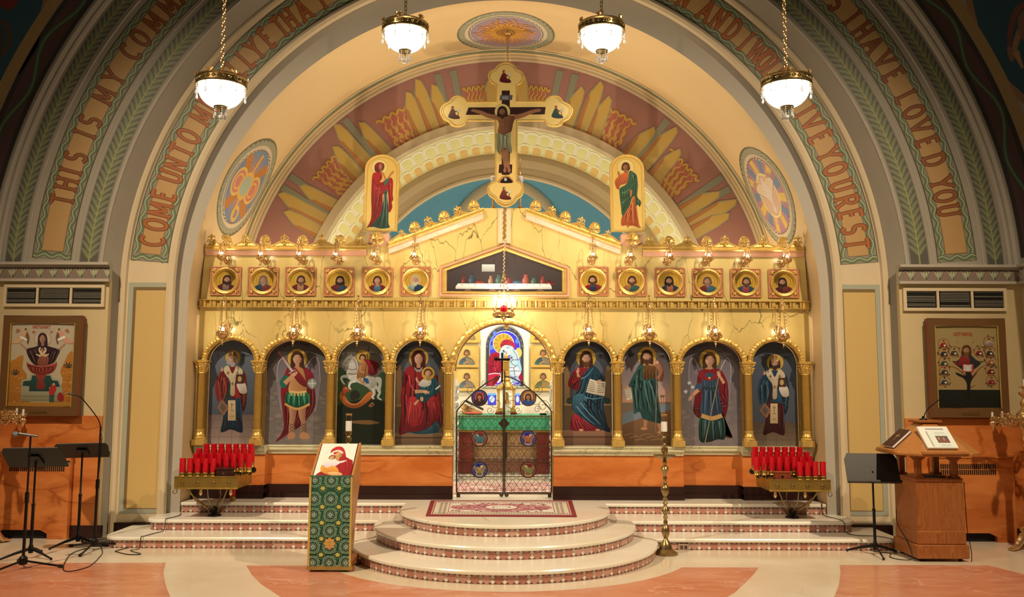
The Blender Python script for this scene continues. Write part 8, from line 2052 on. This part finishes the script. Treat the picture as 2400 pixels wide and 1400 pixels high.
# ---- brass candelabra
def candelabrum(s):
    xb_, yb_ = (5.64, 9.29) if s > 0 else (-5.53, 9.29)
    k = 9.36 / 2000
    root = thing('candelabrum', 'tall brass candelabrum with leafy arms at the %s edge, beside the framed icon' % ('right' if s > 0 else 'left'), 'candelabrum', (xb_, yb_, .002), group='tall brass candelabra')
    H = 1.84 if s > 0 else 1.72
    z = lambda py: max(.02, 1.75 - (py - 897) * k)
    mb = MB(); mb.lathe([(.10, .12), (.085, .16), (.06, .19), (.085, .23), (.07, .27), (.045, .31), (.06, .36), (.08, .42), (.05, .46), (.038, .5), (.042, .52), (.036, .54), (.040, .8), (.036, 1.06), (.05, 1.08), (.044, 1.11), (.065, 1.15), (.05, 1.2), (.055, 1.24), (.085, 1.30), (.095, 1.38), (.08, 1.44), (.05, 1.47), (.035, 1.5), (.05, 1.53), (.045, 1.56), (.02, 1.6), (.055, 1.64), (.06, 1.66), (.02, 1.67), (.016, 1.70), (.05, 1.715), (.05, 1.725), (.012, 1.73)], 20)
    for q in range(14): a = 2 * pi * q / 14; mb.tube([(.085 * cos(a), .085 * sin(a), 1.29), (.098 * cos(a), .098 * sin(a), 1.36), (.08 * cos(a), .08 * sin(a), 1.43)], .008, 5)
    mb.build('stem', m_brass, root)
    for q in range(3):
        a = 2 * pi * q / 3 + pi + (.25 if s > 0 else .1) ; d = Vector((cos(a), sin(a), 0)); m2 = MB()
        m2.tube([d * .05 + Vector((0, 0, .17)), d * .12 + Vector((0, 0, .14)), d * .18 + Vector((0, 0, .07)), d * .22 + Vector((0, 0, .03)), d * .27 + Vector((0, 0, .02))], [.05, .045, .035, .03, .022], 8)
        t = Vector((-sin(a), cos(a), 0))
        for e in (-1, 0, 1): m2.tube([d * .22 + t * e * .02 + Vector((0, 0, .03)), d * .29 + t * e * .03 + Vector((0, 0, .012))], [.016, .010], 6)
        m2.tube(spiral(d * .11 + Vector((0, 0, .2)), .04, .01, 0, 1.2, 12, ax=d), .010, 5); m2.build('paw_foot', m_brass, root)
    for q in range(5):
        a = 2 * pi * q / 5 + (pi * .96 if s > 0 else .05); d = Vector((cos(a), sin(a), 0)); t = Vector((-sin(a), cos(a), 0)); m2 = MB(); rn = random.Random(q)
        zb_ = 1.30; L_ = .34
        m2.tube(smooth([tuple(d * .08 + Vector((0, 0, zb_ + .05))), tuple(d * .15 + Vector((0, 0, zb_ - .02))), tuple(d * .24 + Vector((0, 0, zb_ + .06))), tuple(d * .30 + Vector((0, 0, zb_ - .02))), tuple(d * L_ + Vector((0, 0, zb_ + .02)))], 4), .009, 6)
        for i in range(13):
            c_ = d * (.10 + .018 * i) + t * (.035 * (rn.random() - .5)) + Vector((0, 0, zb_ + .05 + .10 * (rn.random() - .5) - .02 * (i > 8)))
            m2.tube(spiral(c_, .028 + .016 * rn.random(), .006, rn.random() * 6, 1.1 * rn.choice((-1, 1)), 10, ax=d), .0055, 5)
            m2.tube([c_, c_ + d * .02 + Vector((0, 0, .03 * rn.choice((-1, 1)))), c_ + d * .045 + t * .02 * rn.choice((-1, 1)) + Vector((0, 0, .02))], [.004, .011, .003], 5)
        m2.build('leafy_arm', m_brass, root)
        e = d * L_; m3 = MB(); m3.lathe([(.004, -.06), (.02, -.03), (.034, 0), (.03, .02), (.016, .035), (.034, .05), (.034, .056), (.012, .06)], 14, o=(e.x, e.y, zb_ + .02)); m3.build('candle_cup', m_brass, root)
        m3 = MB(); m3.lathe([(.011, zb_ + .08), (.011, zb_ + .145)], 10, o=(e.x, e.y, 0)); m3.build('candle_sleeve', m_white, root)
        m3 = MB(); m3.lathe([(.005, zb_ + .145), (.011, zb_ + .162), (.006, zb_ + .19), (.001, zb_ + .205)], 10, o=(e.x, e.y, 0)); m3.build('unlit_bulb', m_glass, root)
    m3 = MB(); m3.lathe([(.012, 1.73), (.012, 1.80)], 10); m3.build('candle_sleeve', m_white, root)
    m3 = MB(); m3.lathe([(.006, 1.80), (.014, 1.82), (.008, 1.86), (.001, 1.885)], 10); m3.build('unlit_bulb', m_glass, root)
candelabrum(1); candelabrum(-1)
# ---- framed icons on the side walls
def framed(s, px, label, draw, cr):
    YW = 9.77
    TL, TR, BR, BL = [at(*q, YW) for q in px]; xl, xr = (TL.x + BL.x) / 2, (TR.x + BR.x) / 2; zb_, zt_ = (BL.z + BR.z) / 2, (TL.z + TR.z) / 2
    root = thing('framed_icon', label, 'icon', ((xl + xr) / 2, YW, zb_), group='large framed icons on the side walls'); O = Vector(root.location)
    def B(mb, n, m, **k): o = mb.build(n, m, root, **k); o.location = -O; return o
    w = .085; mb = MB(); y0 = 9.70; y1 = 9.772
    ol, il = [(xl, zb_), (xr, zb_), (xr, zt_), (xl, zt_)], [(xl + w, zb_ + w * 1.25), (xr - w, zb_ + w * 1.25), (xr - w, zt_ - w), (xl + w, zt_ - w)]
    mb.loft([[(x, y1, z) for x, z in ol], [(x, y0, z) for x, z in ol], [(x, y0, z) for x, z in il], [(x, y0 + .02, z) for x, z in il]], caps=False); B(mb, 'frame', mat('walnut_frame_%d' % s, '6a4420', .45, var=.1), smooth=False)
    mb = MB(); mb.tube([(x, y0 + .006, z) for x, z in ol], .009, 4, closed=True); B(mb, 'red_edge', mat('red_edge_%d' % s, '8a2c1c', .5))
    mb = MB(); mb.tube([(x, y0 + .004, z) for x, z in il], .009, 6, closed=True); B(mb, 'gilt_bead', m_gold)
    mb = MB(); mb.box((xl + xr) / 2 - .10, (xl + xr) / 2 + .10, y0 - .004, y0, zb_ + .03, zb_ + .055); B(mb, 'name_plate', m_brassd)
    mb = MB(); mb.box(xl + w, xr - w, y0 + .018, y0 + .03, zb_ + w, zt_ - w); B(mb, 'panel', m_mahog)
    p = Paint(); draw(p)
    # picture coordinates come from the four corners of the framed opening (cr) on the enlargement
    (ax, ay), (bx, by), (cx, cy), (dx, dy) = cr
    def fm(u, v, h):
        t = (v - ay) / (dy - ay); le = ax + (dx - ax) * t; re = bx + (cx - bx) * t; f = (u - le) / (re - le)
        f = min(max(f, 0), 1); t = min(max(t, 0), 1)
        return Vector((il[0][0] + (il[1][0] - il[0][0]) * f, y0 + .0175 - h, il[3][1] + (il[0][1] - il[3][1]) * t)) - O
    p.build('painting', fm, PMG, root, step=2e-5)
def fountain(p):
    p.auto = True
    p.rect(60, 170, 920, 1200, 'bca888', 'b49c74'); 
    p.blob([(100, 1180), (120, 700), (200, 620), (300, 570), (290, 720), (340, 820), (300, 1000), (380, 1190)], 'b8742c', '9a5c20'); p.blob([(600, 1190), (740, 900), (720, 760), (780, 620), (820, 545), (870, 570), (880, 1190)], 'b8742c', '9a5c20')
    rn = random.Random(6)
    for i in range(60):
        x, y = rn.choice((rn.uniform(130, 310), rn.uniform(740, 860))), rn.uniform(620, 1170); p.line([(x - 16, y), (x, y - 8), (x + 18, y - 2)], 7, rn.choice(('dca860', 'c88a40', '8a5020')), 2)
    p.rect(100, 1130, 870, 1200, 'a8702c'); p.poly([(280, 860), (370, 850), (380, 795), (620, 795), (640, 850), (710, 860), (745, 980), (745, 1100), (270, 1120), (270, 960)], 'a09878', '8c8060'); p.poly([(300, 880), (385, 870), (400, 810), (605, 810), (625, 868), (690, 875), (715, 945), (590, 950), (590, 1000), (360, 1000), (365, 940), (285, 935)], '24443c', '1c3630')
    p.poly([(270, 1010), (745, 1010), (745, 1120), (265, 1120)], '948a68', '7c7050'); p.line([(280, 1060), (740, 1055)], 8, '6a6044')
    p.blob([(440, 800), (560, 800), (530, 860), (545, 960), (500, 975), (445, 960), (460, 860)], '94382c', '74281f'); p.blob([(340, 650), (400, 690), (510, 700), (620, 690), (680, 645), (670, 720), (620, 780), (500, 808), (400, 780), (350, 720)], '9c3c30', '74281f'); p.line([(345, 660), (420, 695), (510, 703), (600, 695), (678, 655)], 10, 'b85c48', sm=3)
    for x, y in ((205, 790), (810, 705)):
        for k in range(6): a = pi + k * pi / 5; p.blob([(x, y + 20), (x + 45 * cos(a) - 8, y + 40 * sin(a)), (x + 60 * cos(a), y + 58 * sin(a)), (x + 45 * cos(a) + 8, y + 40 * sin(a))], '24342c', k=2)
    p.ell(525, 372, 98, 92, 'a06a48'); p.ell(525, 372, 94, 88, 'c4ae8c')
    p.blob([(340, 500), (430, 470), (525, 440), (620, 470), (715, 505), (690, 580), (640, 660), (520, 690), (430, 680), (370, 610)], '3a2228', '241418'); p.blob([(460, 650), (480, 600), (520, 545), (580, 560), (590, 640), (560, 690), (480, 690)], '9c5a40', '7a4030'); p.blob([(500, 520), (530, 520), (545, 560), (520, 580), (495, 560)], 'd0a878')
    folds(p, [[(380, 520), (420, 600), (440, 670)], [(670, 520), (640, 600), (610, 670)], [(430, 500), (460, 560)]], 9, '7a5848')
    for d in (-1, 1):
        p.line([(525 + d * 185, 500), (525 + d * 215, 465), (525 + d * 245, 440)], 26, 'b08058', 14); hand(p, 525 + d * 235, 448, 15, 'b08058', a=-pi / 2 + d * .7); p.line([(520 + d * 20, 580), (520 + d * 75, 555)], 22, 'd8b888', 10)
    p.ell(522, 505, 46, 44, 'd8bc94'); head(p, 522, 505, 36, 44, skin='b88a60', hair='4a2a1a', hairlen=.1); head(p, 525, 378, 66, 100, skin='b08058', hair=None, hood='34202a')
    for d in (-1, 1):
        x = 525 + d * 210; p.blob([(x - d * 34, 286), (x + d * 6, 276), (x + d * 44, 330), (x + d * 120, 400), (x + d * 150, 420), (x + d * 60, 425), (x + d * 8, 370)], 'd0a070' if d < 0 else 'd09070'); p.blob([(x - d * 40, 290), (x - d * 60, 360), (x - d * 40, 440), (x - d * 20, 330)], '7a5038'); p.blob([(x + d * 40, 270), (x + d * 80, 250), (x + d * 90, 300)], 'a86a48'); p.ell(x - d * 22, 262, 26, 27, 'c8ac80'); p.ell(x - d * 22, 264, 13, 16, 'a8744c'); p.ell(x - d * 22, 253, 14, 9, '5a3420')
        p.poly([(x - d * 40, 370), (x + d * 40, 330), (x + d * 50, 355), (x - d * 35, 400)] if d > 0 else [(x - 40, 335), (x + 36, 372), (x + 30, 400), (x - 46, 358)], 'e8e0d0')
    p.blob([(600, 960), (630, 910), (665, 930), (670, 980), (640, 1040), (600, 1060), (590, 1010)], 'a82c24'); p.poly([(592, 1050), (650, 1030), (640, 1125), (590, 1125)], '34483c'); p.blob([(690, 1040), (720, 1010), (755, 1050), (745, 1110), (690, 1105)], '8c2424'); p.ell(645, 915, 16, 16, 'b88a60')
    text_line(p, 'IWOTOUHNKT', 415, 245, 34, 'b84834', .72); text_line(p, 'MP', 410, 302, 28, 'b84834', .72); text_line(p, 'OY', 612, 302, 28, 'b84834', .72)
framed(-1, ((18, 742), (200, 742), (190, 975), (4, 975)), 'framed icon of mother rising from a red fountain bowl, on left wall', fountain, ((180, 185), (900, 185), (840, 1180), (105, 1180)))
def vine(p):
    p.rect(170, 170, 1000, 1220, '9c8250', '9a7848'); p.rect(170, 970, 1000, 1220, '161c16', '101410'); p.line([(235, 972), (980, 972)], 5, 'b8985c')
    p.blob([(560, 1060), (580, 960), (570, 880), (530, 830), (470, 800), (440, 760), (480, 770), (560, 800), (560, 740), (620, 740), (640, 800), (700, 760), (640, 850), (620, 920), (620, 1060)], '1c1a1a', '14100e'); p.line([(615, 950), (680, 920)], 12, '241e1c', 4); p.line([(640, 820), (740, 700), (860, 660)], 12, '6a2c1c', 5, sm=4); p.line([(560, 800), (440, 700), (320, 680)], 12, '6a2c1c', 5, sm=4)
    for d in (-1, 1): p.line([(590, 760), (590 + d * 90, 660), (590 + d * 180, 620)], 34, '1a1614', 10, sm=4)
    rn = random.Random(8)
    for x, y, c in ((300, 400, '9c2420'), (305, 510, '3a2c24'), (310, 630, '34483c'), (315, 740, '3c3428'), (315, 865, '3c444c'), (425, 500, '4a4030'), (720, 500, '7a2420'), (830, 375, 'b0a898'), (845, 500, '2c342c'), (855, 615, 'a86038'), (860, 730, '7a241c'), (868, 860, '8c2c24')):
        p.ring(x, y, 62, 66, 7, '8a3a20', n=22, a0=.5, a1=6.2); p.blob([(x - 38, y + 44), (x - 30, y), (x, y - 12), (x + 30, y), (x + 38, y + 44)], c, mixh(c, '000000', .4)); p.ell(x, y - 26, 14, 17, 'a87848'); p.ell(x, y - 36, 13, 9, '3a2418'); p.ell(x, y - 26, 26, 26, 'a8884c') if False else None; p.rect(x + 2, y + 12, x + 26, y + 34, rn.choice(('d8c0a0', 'b0524a', 'c8b490')))
        for k in range(5): a = rn.random() * 6.28; p.ell(x + 72 * cos(a), y + 76 * sin(a), 10, 10, '38402c', n=6)
    p.ell(568, 480, 78, 78, 'a07038'); p.ell(568, 480, 73, 73, '9c7c4a')
    p.blob([(430, 640), (480, 600), (500, 560), (560, 530), (620, 540), (680, 600), (740, 640), (660, 720), (560, 740), (480, 690)], '24302e', '181e1e'); p.blob([(405, 620), (470, 640), (490, 580), (520, 555), (590, 560), (610, 640), (560, 660), (480, 680)], '8a2a24', '681a1a')
    p.poly([(522, 655), (655, 658), (652, 758), (522, 752)], 'a4302c'); p.poly([(538, 662), (585, 670), (585, 745), (538, 740)], 'd8d0bc'); p.poly([(588, 670), (632, 662), (630, 742), (588, 746)], 'd8d0bc')
    for k in range(4):
        for x in (546, 598): p.line([(x, 680 + k * 17), (x + 30, 680 + k * 17)], 6, '5a4a40')
    head(p, 568, 488, 74, 96, skin='a87448', hair='4a2814', beard='6a3c1e', hairlen=.6)
    text_line(p, 'CXEDTTYNOVLPKL', 415, 300, 40, 'a83820', .50); text_line(p, 'I', 460, 392, 26, 'a83820'); text_line(p, 'X', 640, 392, 26, 'a83820')
framed(1, ((2165, 748), (2344, 749), (2361, 979), (2178, 979)), 'framed icon of man with book in the branches of a tree, on right wall', vine, ((190, 180), (920, 180), (985, 1205), (240, 1205)))
# ---- air grilles and radiator covers
for s, (px0, py0, px1, py1), lab in ((-1, (8, 668, 247, 719), 'left'), (1, (2118, 676, 2357, 729), 'right')):
    a, b = at(px0, py1, 9.78), at(px1, py0, 9.78); x0, x1, z0, z1 = a.x, b.x, a.z, b.z
    root = thing('air_grille', 'cream three section air grille below the painted cornice on the %s' % lab, 'air grille', ((x0 + x1) / 2, 9.794, z0), group='air grilles below the cornices'); O = Vector(root.location)
    mb = MB(); t = .035
    for q in ((x0, x1, z0, z0 + t), (x0, x1, z1 - t, z1), (x0, x0 + t, z0 + t, z1 - t), (x1 - t, x1, z0 + t, z1 - t)): mb.box(q[0], q[1], 9.765, 9.793, q[2], q[3])
    for k in (1, 2): xm = x0 + (x1 - x0) * k / 3; mb.box(xm - .014, xm + .014, 9.768, 9.793, z0 + t, z1 - t)
    o = mb.build('frame', m_cream, root, smooth=False); o.location = -O
    mb = MB(); mb.box(x0 + t, x1 - t, 9.790, 9.7945, z0 + t, z1 - t); o = mb.build('dark_back', m_black, root, smooth=False); o.location = -O
    for k in range(3):
        xa, xb_ = x0 + (x1 - x0) * k / 3 + .03, x0 + (x1 - x0) * (k + 1) / 3 - .03; mb = MB(); n = 11; rn = random.Random(k + s)
        for i in range(n):
            z = z0 + t + (z1 - z0 - 2 * t) * (i + .5) / n; d = .006 if rn.random() > .3 else .001; mb.add([(xa, 9.772, z - d), (xb_, 9.772, z - d), (xb_, 9.788, z + d + .003), (xa, 9.788, z + d + .003)], [(0, 1, 2, 3)])
        o = mb.build('louvre_bank', mat('dusty_louvre_%d%d' % (k, s), '7a6c58', .6), root, smooth=False); o.location = -O
for s, (px0, py0, px1, py1), gx, lab in ((-1, (-20, 1066, 168, 1258), (22, 1077, 154, 1105), 'left'), (1, (2190, 1074, 2372, 1262), (2205, 1088, 2335, 1113), 'right')):
    a, b = at(px0, py1, 9.72), at(px1, py0, 9.72); x0, x1, z1 = a.x, b.x, b.z
    root = thing('radiator_cover', 'orange marbled radiator cover with slotted grille on the %s wall' % lab, 'radiator cover', ((x0 + x1) / 2, 9.74, .001), group='radiator covers'); O = Vector(root.location)
    mb = MB(); mb.prism([(x0, .002), (x0 + .06, .002), (x0 + .06, .06), (x0 + .12, .10), (x1 - .30, .10), (x1 - .22, .06), (x1 - .22, .002), (x1, .002), (x1, z1), (x0, z1)], 9.70, 9.758)
    mb.box(x0 - .01, x1 + .01, 9.69, 9.758, z1, z1 + .015); o = mb.build('panel', m_orange, root, smooth=False); o.location = -O
    g0, g1 = at(gx[0], gx[3], 9.70), at(gx[2], gx[1], 9.70); mb = MB()
    for r_ in range(2):
        za = g0.z + (g1.z - g0.z) * (r_ * .53); zb_ = za + (g1.z - g0.z) * .45
        for i in range(27): x = g0.x + (g1.x - g0.x) * i / 27; mb.box(x, x + (g1.x - g0.x) / 27 * .62, 9.6975, 9.6995, za, zb_)
    o = mb.build('slotted_grille', m_black, root, smooth=False); o.location = -O
    mb = MB(); mb.box(x0 + .06, x1 - .22, 9.752, 9.758, .002, .10); o = mb.build('toe_gap', m_black, root, smooth=False); o.location = -O
# ---- socket in the lowest riser
q = at(1602, 1283, 9.2); root = thing('wall_socket', 'small double socket set in the lowest tiled riser right of the candle stand', 'socket', (q.x, 9.195, q.z))
mb = MB(); mb.bbox(-.055, .055, -.004, .004, -.034, .034, .003); mb.build('plate', mat('socket_plate', 'b08a70', .4), root)
for d in (-.022, .022): mb = MB(); mb.bbox(d - .014, d + .014, -.007, -.0045, -.018, .018, .003); mb.build('outlet', mat('socket_hole', '5a4034', .5), root)
# ================================================================== LIGHT AND CAMERA
def spot(name, loc, to, e, half, blend, col, r=.15):
    l = bpy.data.lights.new(name, 'SPOT'); l.energy = e; l.color = col; l.shadow_soft_size = r; l.spot_size = radians(half * 2); l.spot_blend = blend
    o = bpy.data.objects.new(name, l); COL.objects.link(o); o.location = loc
    o.rotation_euler = (Vector(to) - Vector(loc)).to_track_quat('-Z', 'Y').to_euler(); return o
WARM = (1, .74, .47)
for s in (-1, 1):
    spot('nave_spotlight', (s * 5.6, 3.6, 8.6), (s * 1.5, 9.4, .3), 3300, 33, 1., WARM, .12)
    spot('floor_uplight', (s * .6, 6.3, .1), (s * .5, 11.2, 5.7), 500, 25, .7, (1, .73, .45), .06)
    spot('apse_downlight', (s * .9, 12.9, 3.7), (s * .5, 13.4, 0), 100, 62, .6, (1, .82, .60), .08)
    point('lunette_fill', (s * 2.8, 11.2, 2.9), 30, WARM, .06)  # unseen fill light added behind the screen to brighten vault sides and lunette
    point('nave_lamp', (s * 3.6, 2.6, 4.6), 40, WARM, .22)
for s in (-1, 1):
    point('sanctuary_side_fill', (s * 1.05, 11.1, 1.5), 22, (1, .80, .56), .08)  # added fill, out of sight behind the gate piers, brightens the altar front
    point('lunette_fill', (s * 1.0, 11.25, 3.3), 20, WARM, .06)  # second unseen pair, added to brighten the lunette foot and scallops
point('apse_fill', (0, 13.2, 3.1), 22, (1, .82, .60), .1)  # added fill light without a fixture, lifts the blue half dome
w = bpy.data.worlds.new('church_air'); SC.world = w; w.use_nodes = True
w.node_tree.nodes['Background'].inputs[0].default_value = (1, .74, .46, 1); w.node_tree.nodes['Background'].inputs[1].default_value = .045
cam = bpy.data.cameras.new('camera'); cam.lens = F / 2400 * 36; cam.sensor_width = 36; cam.sensor_fit = 'HORIZONTAL'; cam.clip_end = 100
co = bpy.data.objects.new('camera', cam); COL.objects.link(co)
co.location = CAM
co.rotation_euler = (Matrix.Rotation(YAW * -1, 3, 'Z') @ Matrix.Rotation(pi / 2 + PITCH, 3, 'X') @ Matrix.Rotation(ROLL, 3, 'Z')).to_euler()
SC.camera = co
SC.view_settings.view_transform = 'Standard'; SC.view_settings.look = 'None'; SC.view_settings.exposure = 0.0; SC.view_settings.gamma = 1.0
SC.view_settings.use_curve_mapping = False
SC.cycles.max_bounces = 6; SC.cycles.diffuse_bounces = 3; SC.cycles.glossy_bounces = 3; SC.cycles.transparent_max_bounces = 12
SC.cycles.sample_clamp_indirect = 4.0; SC.cycles.caustics_reflective = False; SC.cycles.caustics_refractive = False
